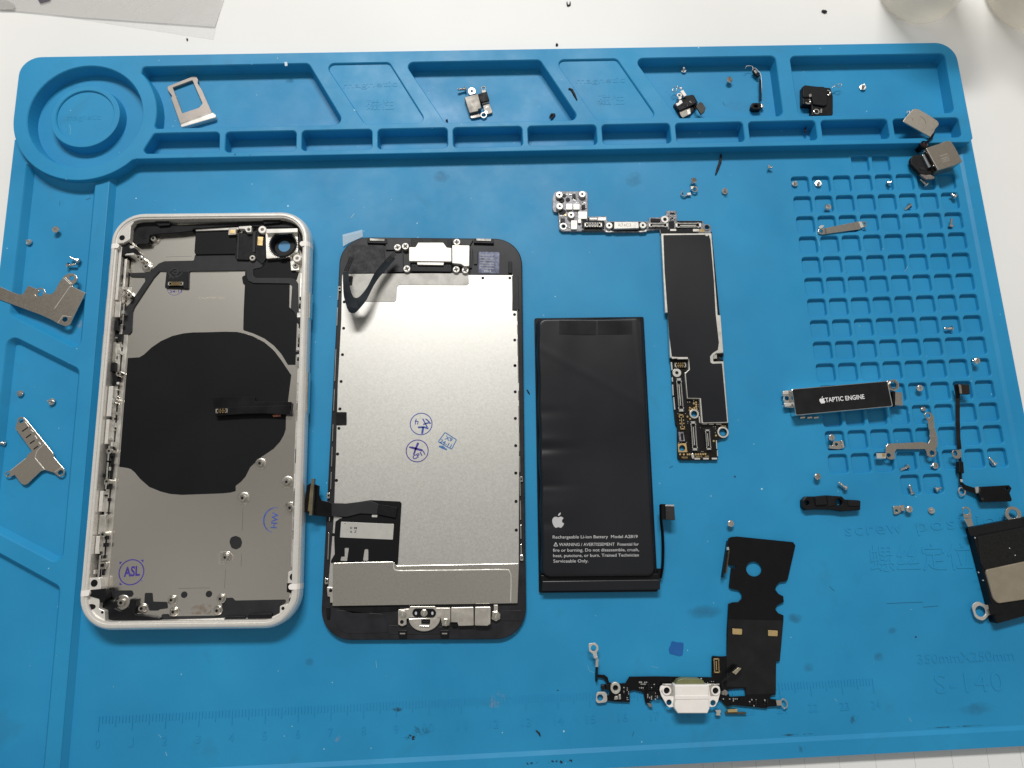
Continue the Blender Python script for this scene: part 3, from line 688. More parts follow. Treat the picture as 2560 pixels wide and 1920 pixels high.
for x, y in ((1598, 185), (1968, 490)):
    p = P('P1', x, y, 4.3); m = M(); m.post(p[0], p[1], 2.0, 4.3, 1.45, 0.62, 20, 0.2, 1.2); m.build('screw_boss', ALU, H)
m = S('P1', [(1895, 520), (1990, 520), (1990, 620), (1905, 622)], 2.0, 3.0, 0.3, bev=0.1); m.build('corner_bracket', ALUIN, H)
m = S('P1', [(1345, 152), (1485, 145), (1480, 215), (1430, 215), (1410, 180), (1345, 178)], 3.0, 4.6, 0.4, bev=0.15, holes=[C('P1', 1452, 185, 4.6, 0.5, 14)]); m.build('grounding_bracket', ALU, H)
# black gasket along the top, tucked under the wall
m = S('P1', [(205, 140), (260, 95), (430, 100), (620, 110), (640, 140), (850, 130), (1350, 105), (1620, 85), (1800, 90), (1930, 120), (1990, 190), (2025, 330), (1985, 440), (1978, 170), (1640, 165), (1350, 145), (870, 180), (850, 205), (700, 222), (500, 235), (400, 250), (385, 340), (250, 350), (205, 300)], 2.0, 4.2, 0.6, bev=0.25); m.build('antenna_gasket', BLACK, H)
m = S('P1', [(430, 100), (600, 95), (625, 140), (500, 150)], 4.2, 5.0, 0.4, bev=0.2); m.build('microphone_boot', BLACK, H)
m = S('P1', [(1600, 80), (1790, 78), (1800, 112), (1610, 128)], 4.2, 5.0, 0.4, bev=0.2); m.build('microphone_boot', BLACK, H)
m = S('P1', [(890, 178), (1345, 160), (1345, 185), (890, 200)], 3.0, 3.6, 0.1, bev=0.1); m.build('grille_strip', ALU, H)
m = M(); p = P('P1', 335, 262, 4.3); m.post(p[0], p[1], 4.0, 4.35, 0.75, 0.4, 18, 0.08); m.build('gasket_boss', BLACK, H)
m = S('P1', [(75, 395), (180, 300), (190, 390), (250, 370), (235, 430), (150, 440), (110, 478), (75, 440)], 2.0, 5.2, 0.5, bev=0.2); m.build('corner_plug', BLACK, H)
# machined corner ledges (pale), with dark round dimples
def corner(vpts, z1, r=0.5): m = S(*vpts, 2.0, z1, r, bev=0.15); return m.build('corner_ledge', ALU, H)
corner(('P1', [(40, 330), (60, 230), (110, 160), (190, 110), (240, 100), (200, 150), (190, 290), (120, 330)]), 6.35)
for v, x, y, zt, r, par in (('P1', 107, 273, 6.36, 0.95, H),):
    p = P(v, x, y, zt + 0.04); m = M(); m.slab(circle(p[0], p[1], r, 20), zt - 0.1, zt + 0.04); m.build('dimple', BLACK, par)
corner(('B1', [(75, 400), (190, 395), (200, 480), (180, 690), (235, 715), (240, 820), (200, 800), (120, 730), (70, 650)]), 5.6)
corner(('B1', [(1985, 340), (2045, 322), (2040, 620), (2010, 700), (1950, 760), (1830, 800), (1830, 770), (1905, 735), (1905, 668), (1990, 645), (2000, 545), (1975, 540)]), 4.6)
for v, x, y, zt, rx, ry, mt in (('B1', 105, 676, 5.6, 1.4, 0.85, BLACK), ('B1', 135, 450, 5.6, 1.05, 1.1, BLACK), ('B1', 212, 728, 5.6, 0.4, 0.4, BLACK), ('B1', 2022, 390, 4.6, 0.75, 1.0, BLACK), ('B1', 2018, 612, 4.6, 0.85, 1.0, BLACK), ('B1', 1935, 690, 4.6, 0.5, 0.5, BLACK)):
    p = P(v, x, y, zt + 0.04); m = M(); m.slab(ellipse(p[0], p[1], rx, ry, 0, 20), zt - 0.1, zt + 0.04); m.build('dimple', mt, H)
# antenna bands across the frame
def band(v, a, b, z1, wd, name='antenna_band'):
    A = Vector(P(v, *a, z1)); B = Vector(P(v, *b, z1)); d = (B - A).normalized(); nn = Vector((-d.y, d.x)) * wd / 2; mm = M()
    for (i0, za), (i1, zb) in zip([(0.7, 0.5), (0.2, 1.3), (0.0, 2.6), (0.0, 4.6), (0.25, 5.8), (0.8, 6.6), (1.25, 6.85)], [(0.2, 1.3), (0.0, 2.6), (0.0, 4.6), (0.25, 5.8), (0.8, 6.6), (1.25, 6.85), (1.9, 6.85)]):
        o = 0.03; pa = A + d * (i0 - o); pb = A + d * (i1 - o)
        mm.add([(pa.x - nn.x, pa.y - nn.y, za + o), (pa.x + nn.x, pa.y + nn.y, za + o), (pb.x + nn.x, pb.y + nn.y, zb + o), (pb.x - nn.x, pb.y - nn.y, zb + o)], [[0, 1, 2, 3], [3, 2, 1, 0]])
    return mm.build(name, WHITEP, H)
def edge_hit(y, side):
    a, b = (HQ[0], HQ[3]) if side == 'L' else (HQ[1], HQ[2]); t = (y - a[1]) / (b[1] - a[1]); return (a[0] + (b[0] - a[0]) * t, y)
for v, x, y, side in (('P1', 50, 370, 'L'), ('P1', 2085, 345, 'R'), ('B1', 55, 545, 'L'), ('B1', 2085, 480, 'R')):
    yy = P(v, x, y, 6.0)[1]; e = edge_hit(yy, side); A = Vector(e); d = Vector((1, 0)) if side == 'L' else Vector((-1, 0))
    nn = Vector((0, 0.85)); mm = M()
    for (i0, za), (i1, zb) in zip([(0.7, 0.5), (0.2, 1.3), (0.0, 2.6), (0.0, 4.6), (0.25, 5.8), (0.8, 6.6), (1.25, 6.85)], [(0.2, 1.3), (0.0, 2.6), (0.0, 4.6), (0.25, 5.8), (0.8, 6.6), (1.25, 6.85), (2.4, 6.9)]):
        pa = A + d * (i0 - 0.04); pb = A + d * (i1 - 0.04)
        mm.add([(pa.x, pa.y - nn.y, za + 0.02), (pa.x, pa.y + nn.y, za + 0.02), (pb.x, pb.y + nn.y, zb + 0.02), (pb.x, pb.y - nn.y, zb + 0.02)], [[0, 1, 2, 3]])
    mm.build('antenna_band', WHITEP, H)
    pp = A + d * 2.6; m = M(); m.slab(circle(pp.x, pp.y, 0.85, 18), 5.5, 6.9); m.build('band_end', WHITEP, H)
# buttons on the outside of the frame
for v, a, b, side in (('e', (950, 640), (945, 750), 'L'), ('e', (925, 930), (912, 1140), 'L'), ('e', (905, 1240), (888, 1460), 'L'), ('f', (455, 880), (455, 1100), 'R'), ('all', (664, 805), (664, 893), 'R')):
    y0 = P(v, *a, 3.6)[1]; y1 = P(v, *b, 3.6)[1]; e0 = edge_hit(y0, side); e1 = edge_hit(y1, side); sg = -1 if side == 'L' else 1
    m = M(); m.slab([(e0[0] - sg * 0.3, y0), (e0[0] + sg * 0.38, y0), (e1[0] + sg * 0.38, y1), (e1[0] - sg * 0.3, y1)], 2.4, 5.0, bev=0.15); m.build('side_button', SHINY, H)
# left inner ledge: a pale step with brackets, spring clips and slots
def edge_strip(side, y0, y1, i0, i1, z0, z1, mt, name, bev=0.1):
    pts = []
    sg = 1 if side == 'L' else -1
    a0 = edge_hit(y0, side); a1 = edge_hit(y1, side)
    m = M(); m.slab([(a0[0] + sg * i0, y0), (a0[0] + sg * i1, y0), (a1[0] + sg * i1, y1), (a1[0] + sg * i0, y1)], z0, z1, bev=bev); return m.build(name, mt, H)
edge_strip('L', 152.0, 30.0, 2.5, 5.3, 2.0, 2.12, BLACK, 'gap_shade_strip')  # black strip added so the gaps between brackets and frame look shaded
edge_strip('L', 137.0, 38.0, 3.7, 4.75, 2.0, 3.0, ALUIN, 'inner_ledge')
edge_strip('L', 137.0, 38.0, 5.0, 6.4, 2.0, 2.35, ALUIN, 'inner_ledge')
for y0, y1, i0, i1, z1, mt, nm in ((151, 147.5, 4.2, 7.5, 5.0, ALU, 'bracket_block'), (150.5, 131.5, 2.7, 3.6, 5.4, ALU, 'switch_bracket'), (146.5, 133, 4.2, 5.0, 4.3, ALUIN, 'switch_bracket'), (131, 125.5, 2.7, 4.6, 5.0, ALUIN, 'bracket_block'),
                                   (124.5, 121, 2.8, 4.0, 4.4, BLACK, 'seal'), (120, 117.5, 3.2, 5.0, 3.9, BLACK, 'seal'), (117, 110.5, 3.0, 3.8, 4.6, SHINY, 'spring_clip'), (110, 107, 2.8, 4.1, 4.5, BLACK, 'seal'), (107, 102.5, 3.3, 4.9, 3.8, BLACK, 'seal'),
                                   (102, 92.0, 2.8, 4.3, 4.8, ALU, 'bracket_block'), (91, 83.0, 2.8, 3.9, 4.6, ALU, 'bracket_block'), (82.5, 68.5, 3.9, 4.5, 4.2, SHINY, 'spring_clip'), (82, 69, 4.6, 5.2, 3.3, BLACK, 'slot'), (68, 61.5, 2.8, 3.9, 4.7, ALU, 'bracket_block'),
                                   (60.5, 54.5, 2.8, 5.0, 3.9, ALUIN, 'bracket_block'), (54, 48.5, 2.8, 4.0, 4.7, ALU, 'bracket_block'), (48, 40.0, 3.9, 4.5, 4.2, SHINY, 'spring_clip'), (48, 36, 4.6, 5.2, 3.2, BLACK, 'slot'), (36, 32.0, 2.8, 3.8, 4.7, ALU, 'bracket_block'), (33, 28.5, 3.9, 5.3, 4.0, BLACK, 'seal')):
    edge_strip('L', y0, y1, i0, i1, 2.0, z1, mt, nm, 0.15)
for v, x, y in (('P1', 280, 480), ('P1', 312, 505), ('P1', 135, 842), ('P1', 180, 885), ('i', 978, 140), ('i', 940, 578), ('i', 920, 842), ('i', 885, 1300), ('e', 1022, 1568)):
    p = P(v, x, y, 4.6); m = M(); m.post(p[0], p[1], 2.2, 4.6, 0.95, 0.4, 18, 0.18, 0.8); q_ = m.build('ledge_screw', POSTM, H); m = M(); m.slab(circle(p[0], p[1], 0.42, 12), 4.2, 4.5); m.build('drive_hole_shade', BLACK, q_)  # the black disc paints the shade inside each screw hole
rl = random.Random(21)
y = 150.0
while y > 30:
    h = rl.uniform(0.35, 1.5); a = rl.choice([2.75, 3.1, 4.0, 4.6, 5.0]); edge_strip('L', y, y - h, a, a + rl.uniform(0.35, 1.0), 2.1, rl.uniform(3.2, 5.1), rl.choice([BLACK, BLACK, SHINY, TIN, ALU]), rl.choice(['seal', 'spring_clip']), 0.08); y -= h + rl.uniform(0.3, 1.8)
# right inner ledge
edge_strip('R', 140.0, 42.0, 2.5, 3.9, 2.0, 3.4, ALUIN, 'inner_ledge')
rr = random.Random(8)
y = 131.0
while y > 108:
    h = rr.uniform(0.7, 2.2); edge_strip('R', y, y - h, 2.7 + rr.random() * 0.4, 3.5 + rr.random() * 1.0, 2.0, 3.8 + rr.random(), rr.choice([BLACK, BLACK, SHINY, TIN]), rr.choice(['seal', 'spring_clip']), 0.1); y -= h + 0.25
y = 106.0
while y > 52:
    h = rr.uniform(2.0, 5.5); edge_strip('R', y, y - h, 2.7, 3.3 + rr.random() * 0.4, 2.0, 3.7 + rr.random() * 0.6, rr.choice([ALU, DARKST, BLACK, ALUIN]), rr.choice(['seal', 'spring_clip']), 0.1); y -= h + 0.5
# black plastics at the bottom corners and along the bottom wall
m = S('B1', [(205, 595), (240, 600), (320, 620), (330, 690), (395, 715), (465, 680), (480, 598), (535, 598), (525, 745), (660, 765), (770, 785), (750, 820), (330, 825), (240, 800), (230, 720), (185, 690)], 2.0, 3.6, 0.4, bev=0.2); m.build('antenna_gasket', BLACK, H)
m = S('B1', [(90, 515), (240, 500), (260, 580), (235, 620), (190, 640), (180, 600), (90, 575)], 3.5, 5.9, 0.3, bev=0.15); m.build('corner_plug', BLACK, H)
m = S('B1', [(1972, 448), (2040, 452), (2050, 520), (2010, 545), (1970, 535)], 2.5, 5.0, 0.3, bev=0.1); m.build('corner_plug', BLACK, H)
m = S('B1', [(1615, 742), (1830, 738), (1825, 790), (1600, 800), (1590, 770)], 2.0, 3.2, 0.3, bev=0.2); m.build('port_gasket', BLACK, H)
m = S('B1', [(1375, 765), (1580, 765), (1570, 800), (1385, 805)], 2.0, 3.0, 0.2, bev=0.2); m.build('port_gasket', BLACK, H)
m = S('B1', [(330, 812), (640, 808), (640, 828), (330, 832)], 2.8, 4.0, 0.2, bev=0.2); m.build('speaker_grille', BLACK, H)
m = S('B1', [(780, 800), (1370, 785), (1380, 806), (790, 826)], 2.0, 2.9, 0.2, bev=0.2); m.build('port_liner', ALU, H)
# stain of old adhesive between the lower posts
ms, n_, b_ = nodes('brown adhesive residue'); b_.inputs['Base Color'].default_value = (0.20, 0.145, 0.10, 1); b_.inputs['Roughness'].default_value = 0.5
q_ = noise(n_, 500, 4.0); tr_ = n_.nodes.new('ShaderNodeBsdfTransparent'); mx_ = n_.nodes.new('ShaderNodeMixShader')
rp_ = ramp(n_, q_.outputs['Fac'], [(0.42, (0, 0, 0)), (0.66, (0.5, 0.5, 0.5))]); n_.links.new(rp_.outputs['Color'], mx_.inputs[0]); n_.links.new(tr_.outputs[0], mx_.inputs[1]); n_.links.new(b_.outputs[0], mx_.inputs[2]); n_.links.new(mx_.outputs[0], n_.nodes['Material Output'].inputs['Surface'])
m = S('B1', [(1060, 680), (1130, 650), (1240, 640), (1265, 700), (1240, 745), (1060, 748)], 1.99, 2.02, 0.8); m.build('adhesive_residue', ms, H)
# coil flex lying across the dark sheet
m = M()
zc = 3.2
m = S('all', [(458, 857), (550, 857), (552, 868), (630, 868), (628, 896), (585, 893), (575, 884), (462, 880)], 2.5, zc, 0.3, bev=0.08); m.build('coil_flex', FLEX, H)
m = S('all', [(462, 880), (575, 877), (625, 875), (628, 896), (570, 893), (525, 894), (466, 898)], zc, 3.9, 0.3, bev=0.1); m.build('coil_flex', FLEX, H)
connector('flex_socket', 'all', (466.5, 888), (491, 887), 1.5, 3.9, H, 4, TIN, GOLD, 0.5)
m = S('j', [(140, 268), (215, 262), (212, 280), (150, 284)], 2.1, 2.6); m.build('solder_pad', plain('copper pad', (0.5, 0.2, 0.14), 0.3, 0.8), H)
# ------------------------------------------------------------------ display assembly, lying face down
D = thing('display_assembly', 'black-framed phone screen assembly lying face down, showing its big bright steel back plate', 'screen assembly', (101, 85))
DQ = [(71.8, 153.6), (135.4, 151.1), (131.1, 16.8), (66.7, 19.4)]
DO = fillet(DQ, 9.6, 12)
m = M(); m.slab(inset(DO, 0.35), 0.02, 0.9, bev=0.1); m.build('cover_glass', BLACK, D)
m = M(); m.slab(DO, 0.9, 1.75, bev=0.35); m.build('bezel_frame', BEZEL, D)
z = 2.25
pl = PL('f', [(742, 716), (1800, 716), (2212, 718)], z) + PL('g', [(8, 845), (4, 1162), (48, 1168), (55, 1659)], z) + PL('k', [(62, 200), (62, 900), (60, 1659)], z) + PL('all', [(1121, 1215), (1118, 1303), (718, 1309)], z) + PL('n', [(668, 100), (625, 95), (628, 20)], z) + PL('j', [(640, 1540), (668, 1200), (690, 600), (705, 0)], z) + PL('f', [(735, 1100)], z)
m = M(); m.slab(pl, 1.7, z, bev=0.12); m.build('back_plate', PLATE, D)
# thin grounding film over the top left of the plate
z = 2.38
m = S('f', [(800, 708), (1835, 700), (1840, 790), (1820, 805), (1235, 802), (1218, 820), (1212, 930), (1195, 948), (770, 945), (760, 900), (745, 716)], 2.2, z, [0.2, 0.2, 0.2, 0.6, 0.5, 0.4, 0.4, 0.4, 0.2, 0, 0], bev=0.04)
FILMM = plain('beige grounding film', (0.40, 0.39, 0.365), 0.5, 0.35, 0.05, 900, 0.03); m.build('grounding_film', FILMM, D)
m = S('f', [(800, 725), (838, 728), (830, 805), (805, 805)], 2.3, 2.5, 0.2); m.build('tape_patch', MATTE, D)
# lower cover with its raised seam
z = 2.65
m = S('all', [(719, 1216), (848, 1213), (857, 1222), (1121, 1217), (1118, 1303), (718, 1309)], 2.0, z, 0.4, bev=0.1); LC = mat_plate('lower cover steel', (0.66, 0.635, 0.58), 0.30, 0.03); lc = m.build('lower_cover', LC, D)
m = M(); m.slab(ribbon2d(smooth_path(PL('all', [(851, 1215), (851, 1228), (860, 1233), (900, 1233), (1000, 1232), (1090, 1231), (1101, 1236), (1104, 1250), (1103, 1302)], z + .1), 4), 0.42), z - 0.02, z + 0.14, bev=0.08); m.build('raised_seam', SILVERCAN, lc)
# holes along both long edges
for v, x, y in [('k', 25, 48), ('k', 28, 275), ('k', 29, 505), ('k', 32, 740), ('k', 33, 977), ('k', 35, 1222), ('k', 37, 1470), ('g', 22, 1197), ('g', 24, 1417), ('g', 26, 1638), ('f', 757, 1177), ('f', 747, 1405), ('f', 735, 1637), ('f', 762, 950), ('j', 725, 215), ('j', 716, 383), ('j', 705, 605), ('j', 695, 833), ('j', 668, 1302), ('f', 1960, 743), ('f', 2193, 743), ('n', 647, 125)]:
    p = P(v, x, y, 2.28); m = M(); m.slab(circle(p[0], p[1], 0.52, 14), 2.2, 2.28 if v != 'n' else 2.7); m.build('edge_hole', BLACK, D)
# spring strips on the long sides
def strips(v, pts, z0, z1, wd, mt, name, cuts):
    path = PL(v, pts, z1)
    for a, b in cuts:
        A = Vector(path[0]).lerp(Vector(path[-1]), a); B = Vector(path[0]).lerp(Vector(path[-1]), b)
        m = M(); m.slab(bar2d(A, B, wd), z0, z1, bev=0.06); m.build(name, mt, D)
strips('all', [(1117, 655), (1126, 1205)], 1.7, 2.3, 0.34, SHINY, 'spring_strip', [(0.0, 0.075), (0.09, 0.13), (0.15, 0.22), (0.24, 0.33), (0.36, 0.40), (0.42, 0.50), (0.53, 0.60), (0.62, 0.68), (0.70, 0.77), (0.79, 0.86), (0.88, 0.93), (0.95, 1.0)])
strips('all', [(731, 620), (708, 1215)], 1.7, 2.2, 0.3, SHINY, 'spring_strip', [(0.0, 0.05), (0.08, 0.15), (0.24, 0.36), (0.39, 0.47), (0.52, 0.58), (0.60, 0.67), (0.69, 0.75), (0.80, 0.86), (0.90, 0.99)])
for v, x, y in (('f', 722, 835), ('j', 625, 965), ('n', 610, 45), ('all', 1126, 1035), ('all', 1127, 1205)):
    p = P(v, x, y, 2.3); m = M(); m.slab(rect(p[0] - 0.55, p[1] - 0.9, p[0] + 0.5, p[1] + 0.9, 0.3), 1.6, 2.5, holes=[circle(p[0], p[1], 0.3, 10)], bev=0.1); m.build('side_latch', SHINY, D)
m = S('j', [(690, 242), (782, 242), (782, 352), (690, 355)], 2.2, 2.55, 0.3, bev=0.05); m.build('tape_patch', BLACK, D)
m = S('n', [(612, 95), (662, 100), (665, 230), (640, 232), (640, 180), (618, 175)], 2.2, 2.7, 0.2, holes=[C('n', 646, 126, 2.7, 0.45, 12)], bev=0.08); m.build('corner_tab', ALUIN, D)
m = S('g', [(0, 860), (52, 862), (60, 1150), (5, 1160)], 1.7, 2.4, 0.2, bev=0.08); m.build('edge_spacer', BEZEL, D)
m = M(); text_mesh('417263', P('g', 22, 940, 2.41), P('g', 26, 1060, 2.41), 0.9, 2.39, 0.03, 0, m); m.build('moulded_number', GREYF, D)
# top: recessed pad, ribs and clips in the plastic frame
m = S('f', [(795, 470), (830, 452), (1105, 460), (1112, 500), (1110, 700), (805, 702), (790, 640)], 1.7, 1.95, 0.5, bev=0.06); m.build('foam_pad', plain('dark grey foam', (0.022, 0.022, 0.026), 0.7, 0, 0.5, 1300, 0.3), D)
p = P('f', 912, 640, 1.97); m = M(); m.slab(circle(p[0], p[1], 1.85, 30), 1.9, 1.98, holes=[circle(p[0], p[1], 1.7, 30)]); m.build('pressed_circle', BLACK, D)
for q in ([(1120, 410), (1155, 405), (1320, 425), (1325, 470), (1190, 500), (1120, 500)], [(1110, 520), (1270, 530), (1275, 690), (1135, 695)], [(1850, 480), (1870, 490), (1865, 660), (1845, 655)], [(1700, 400), (1880, 410), (1850, 460), (1700, 455)]):
    m = S('f', q, 1.7, 2.3, 0.3, bev=0.1); m.build('frame_rib', BEZEL, D)
m = S('f', [(1880, 515), (1915, 515), (1912, 625), (1880, 625)], 1.7, 2.2, 0.4, bev=0.08); m.build('frame_rib', BEZEL, D)
m = S('f', [(2180, 600), (2212, 600), (2212, 700), (2180, 700)], 1.7, 2.4, 0.3, bev=0.08); m.build('frame_rib', BLACK, D)
for x0, x1 in ((965, 1130), (1885, 2050)):
    m = S('f', [(x0, 400), (x1, 405), (x1 + 5, 445), (x0 - 5, 440)], 1.7, 2.6, 0.2, bev=0.12); cl = m.build('top_clip', BLACK, D)
    m = S('f', [(x0 + 18, 400), (x1 - 18, 404), (x1 - 20, 424), (x0 + 20, 420)], 2.6, 2.85, 0.1, bev=0.05); m.build('clip_spring', SHINY, cl)
# earpiece speaker
m = S('f', [(1338, 400), (1690, 402), (1692, 470), (1690, 690), (1340, 685)], 1.7, 3.0, 0.5, bev=0.15); sp = m.build('earpiece_frame', BLACK, D)
for x, y in ((1363, 425), (1660, 425), (1363, 630), (1660, 632)):
    p = P('f', x, y, 3.1); m = M(); m.slab(circle(p[0], p[1], 0.6, 12), 2.9, 3.12, holes=[circle(p[0], p[1], 0.35, 12)]); m.build('corner_pin', GREYF, sp)
m = S('f', [(1322, 475), (1378, 475), (1400, 436), (1618, 436), (1648, 478), (1690, 484), (1690, 602), (1322, 598)], 2.9, 4.1, 0.3, bev=0.15); m.build('speaker_cover', SILVERCAN, sp)
m = S('f', [(1390, 602), (1625, 604), (1620, 632), (1395, 628)], 2.9, 3.7, 0.2, bev=0.1); m.build('cover_lip', SILVERCAN, sp)
m = S('f', [(1694, 458), (1846, 460), (1843, 640), (1800, 642), (1770, 622), (1694, 615)], 1.7, 4.2, 0.3, bev=0.15); m.build('sensor_cover', SILVERCAN, D)
def cross_head(v, x, y, z0, z1, r, parent, mt=None, ang=0.4):
    p = P(v, x, y, z1); m = M(); a = ang
    cr_ = []
    for k in range(4):
        q = a + k * math.pi / 2; cr_ += [(p[0] + r * .55 * math.cos(q - .2), p[1] + r * .55 * math.sin(q - .2)), (p[0] + r * .55 * math.cos(q + .2), p[1] + r * .55 * math.sin(q + .2)), (p[0] + r * .16 * math.cos(q + .785), p[1] + r * .16 * math.sin(q + .785))]
    m.slab(circle(p[0], p[1], r, 24), z0, z1, pockets=[(cr_, z1 - r * .3, 0.0)], bev=r * 0.15); s_ = m.build('screw_head', mt or WSCR, parent)
    m = M(); m.slab([(p[0] + (q[0] - p[0]) * 1.0, p[1] + (q[1] - p[1]) * 1.0) for q in cr_], z1 - r * .29, z1 - r * .2); m.build('cross_slot_shade', GREYF, s_); return s_  # dark fill laid in the cross recess as its shade
WSCR = plain('nickel screw head', (0.64, 0.62, 0.58), 0.4, 0.6, 0.05, 700, 0)
for x, y, r, a in ((1222, 478, 1.25, .3), (1290, 468, 1.25, .7), (1735, 432, 1.25, 0), (1303, 662, 1.25, .4), (1730, 668, 1.2, .2), (1808, 674, 1.2, .5)):
    cross_head('f', x, y, 1.7, 3.3, r, D, None, a)
m = S('f', [(1925, 515), (2105, 518), (2102, 705), (1922, 700)], 1.6, 1.85, 0.5, bev=0.05); lb = m.build('sensor_window', plain('steel blue chip', (0.10, 0.11, 0.16), 0.3, 0.6, 0.3, 1500), D)
m = M(); text_mesh('YO-2', P('f', 1965, 692, 1.86), P('f', 2032, 692, 1.86), 0.85, 1.86, 0.02, 0.02, m); m.build('printed_code', INKG, lb)
m = M()
for k in range(6): m.slab(bar2d(P('f', 1935, 545 + k * 22, 1.87), P('f', 2055, 545 + k * 22 + (6 if k % 2 else 0), 1.87), 0.16), 1.84, 1.88)
m.build('trace_line', INKG, lb)
# sensor ribbon standing up from the plate in a loop
rib = smooth_path([(752, 690), (752, 770), (754, 860), (768, 940), (800, 1030), (850, 1046), (900, 1000), (955, 930), (1010, 820), (1060, 742), (1130, 662), (1205, 572)], 3) + smooth_path([(1158, 548), (1100, 606), (1025, 700), (965, 815), (908, 890), (872, 914), (842, 905), (818, 850), (803, 765), (800, 690)], 3)
def ribz(x, y): k = max(0.0, min(1.0, (y - 545) / 480)); return 6.0 + 2.6 * (k * k * (3 - 2 * k))
RB = plain('blue-black ribbon', (0.0015, 0.006, 0.011), 0.5, 0, 0.1, 300, 0, 0.1)
rb = warp_slab('f', rib, ribz, 0.16).build('sensor_ribbon', RB, D)
for v, a, b, zz in (('f', (828, 560), (775, 685), 6.1), ('f', (1198, 528), (1125, 598), 6.2)):
    for o_ in (-0.55, 0.0, 0.55):
        A = Vector(P(v, *a, zz)); B = Vector(P(v, *b, zz)); n_ = (B - A).normalized(); n_ = Vector((-n_.y, n_.x)) * o_
        m = M(); m.slab(bar2d(A + n_, B + n_, 0.28), zz - 0.3, zz); m.build('ribbon_finger', FLEX, rb)
# stamps on the plate
zt = 2.25
def ring(v, x, y, r, wd, mt, name='round_stamp'):
    p = P(v, x, y, zt); m = M(); m.slab(circle(p[0], p[1], r, 44), zt - .02, zt + .03, holes=[circle(p[0], p[1], r - wd, 44)]); return m.build(name, mt, D), p
s1, c1 = ring('j', 1427, 345, 3.75, 0.3, INKB)
def stroke(v, pts, wd, mt, parent, name='stamp_mark'):
    m = M(); m.slab(ribbon2d(PL(v, pts, zt), wd), zt - .02, zt + .035); m.build(name, mt, parent)
stroke('j', [(1400, 375), (1450, 372), (1490, 385)], 0.6, INKB, s1); stroke('j', [(1445, 372), (1435, 430)], 0.7, INKB, s1); stroke('j', [(1445, 350), (1490, 335), (1512, 340)], 0.45, INKB, s1)
stroke('j', [(1440, 300), (1470, 355), (1480, 372)], 0.4, INKB, s1); stroke('j', [(1385, 300), (1375, 350)], 0.3, INKB, s1); stroke('j', [(1372, 320), (1405, 325)], 0.3, INKB, s1); stroke('j', [(1400, 330), (1395, 350)], 0.3, INKB, s1); stroke('j', [(1465, 300), (1500, 330)], 0.4, INKB, s1)
s2, c2 = ring('j', 1393, 578, 3.75, 0.3, INKP)
stroke('j', [(1322, 545), (1350, 550), (1440, 575)], [0.35, 0.75, 0.7], INKP, s2); stroke('j', [(1402, 508), (1380, 560), (1362, 612)], [0.75, 0.65, 0.5], INKP, s2)
m = M(); text_mesh('CP11', P('j', 1362, 655, zt), P('j', 1462, 605, zt), 1.35, zt, 0.03, 0.035, m); m.build('stamp_text', INKP, s2)
mq = PL('j', [(1632, 413), (1738, 480), (1692, 570), (1568, 500)], zt); mo = fillet(mq, 0.5)
m = M(); m.slab(mo, zt - .02, zt + .03, holes=[inset(mo, 0.32)]); s3 = m.build('screen_shaped_stamp', INKT, D)
m = M(); text_mesh('X9', P('j', 1628, 475, zt), P('j', 1690, 500, zt), 1.3, zt, 0.03, 0.03, m); m.build('stamp_text', INKT, s3)
m = M(); text_mesh('24-11', P('j', 1585, 503, zt), P('j', 1680, 552, zt), 1.25, zt, 0.03, 0.03, m); m.build('stamp_text', INKT, s3)
stroke('j', [(1580, 538), (1610, 545), (1650, 570)], [0.5, 1.0, 0.4], INKT, s3)
# lower left: driver flex, label and the ribbon that reaches over the edge
z = 2.5
m = S('j', [(985, 1003), (1245, 1015), (1257, 1032), (1226, 1552), (1190, 1582), (1168, 1555), (1150, 1530), (645, 1546), (650, 1520), (680, 1470), (675, 1330), (686, 1190), (720, 1165), (760, 1155), (640, 1140), (642, 1032), (780, 1036)], 2.1, z, 0.25, bev=0.05,
      holes=[fillet(PL('j', [(765, 1415), (802, 1415), (786, 1530), (728, 1528), (735, 1490), (765, 1490)], z), 0.1), fillet(PL('j', [(922, 1528), (938, 1425), (970, 1425), (970, 1528)], z), 0.45)]); dv = m.build('driver_flex', FOIL, D)
m = S('j', [(735, 1190), (1192, 1210), (1182, 1345), (725, 1326)], 2.5, 2.66, 0.2, bev=0.04); lab = m.build('code_label', plain('pale metal label', (0.52, 0.51, 0.48), 0.4, 0.3, 0.03, 500), D)
for s, a, b in (('0', (812, 1252), (830, 1254)), ('6', (812, 1285), (830, 1287)), ('M', (848, 1253), (870, 1255)), ('Z', (848, 1284), (868, 1286))):
    m = M(); text_mesh(s, P('j', *a, 2.67), P('j', *b, 2.67), 0.75, 2.66, 0.02, 0.01, m); m.build('printed_code', INKK, lab)
p = P('j', 770, 1206, 2.67); m = M(); m.slab(circle(p[0], p[1], 0.16, 10), 2.6, 2.68); m.build('printed_dot', INKK, lab)
m = S('j', [(640, 1028), (780, 1032), (985, 1008), (1060, 1038), (1045, 1125), (900, 1118), (780, 1148), (640, 1142)], 2.5, 3.0, 0.2, bev=0.08); m.build('driver_flex', GREYF, D)
m = S('j', [(1058, 1038), (1222, 1066), (1206, 1156), (1045, 1124)], 2.5, 3.15, 0.1, bev=0.04); m.build('tape_patch', BLACK, D)
m = S('j', [(1002, 1130), (1050, 1130), (1045, 1152), (1000, 1150)], 2.5, 2.62, 0.15); m.build('pad', SILVERCAN, D)
z = 3.6
m = S('j', [(648, 1024), (565, 1003), (545, 960), (550, 880), (520, 868), (470, 858), (440, 875), (410, 1090), (420, 1108), (500, 1135), (648, 1152)], 3.35, z, 0.3, bev=0.06); cf = m.build('connector_flex', FLEX, D)
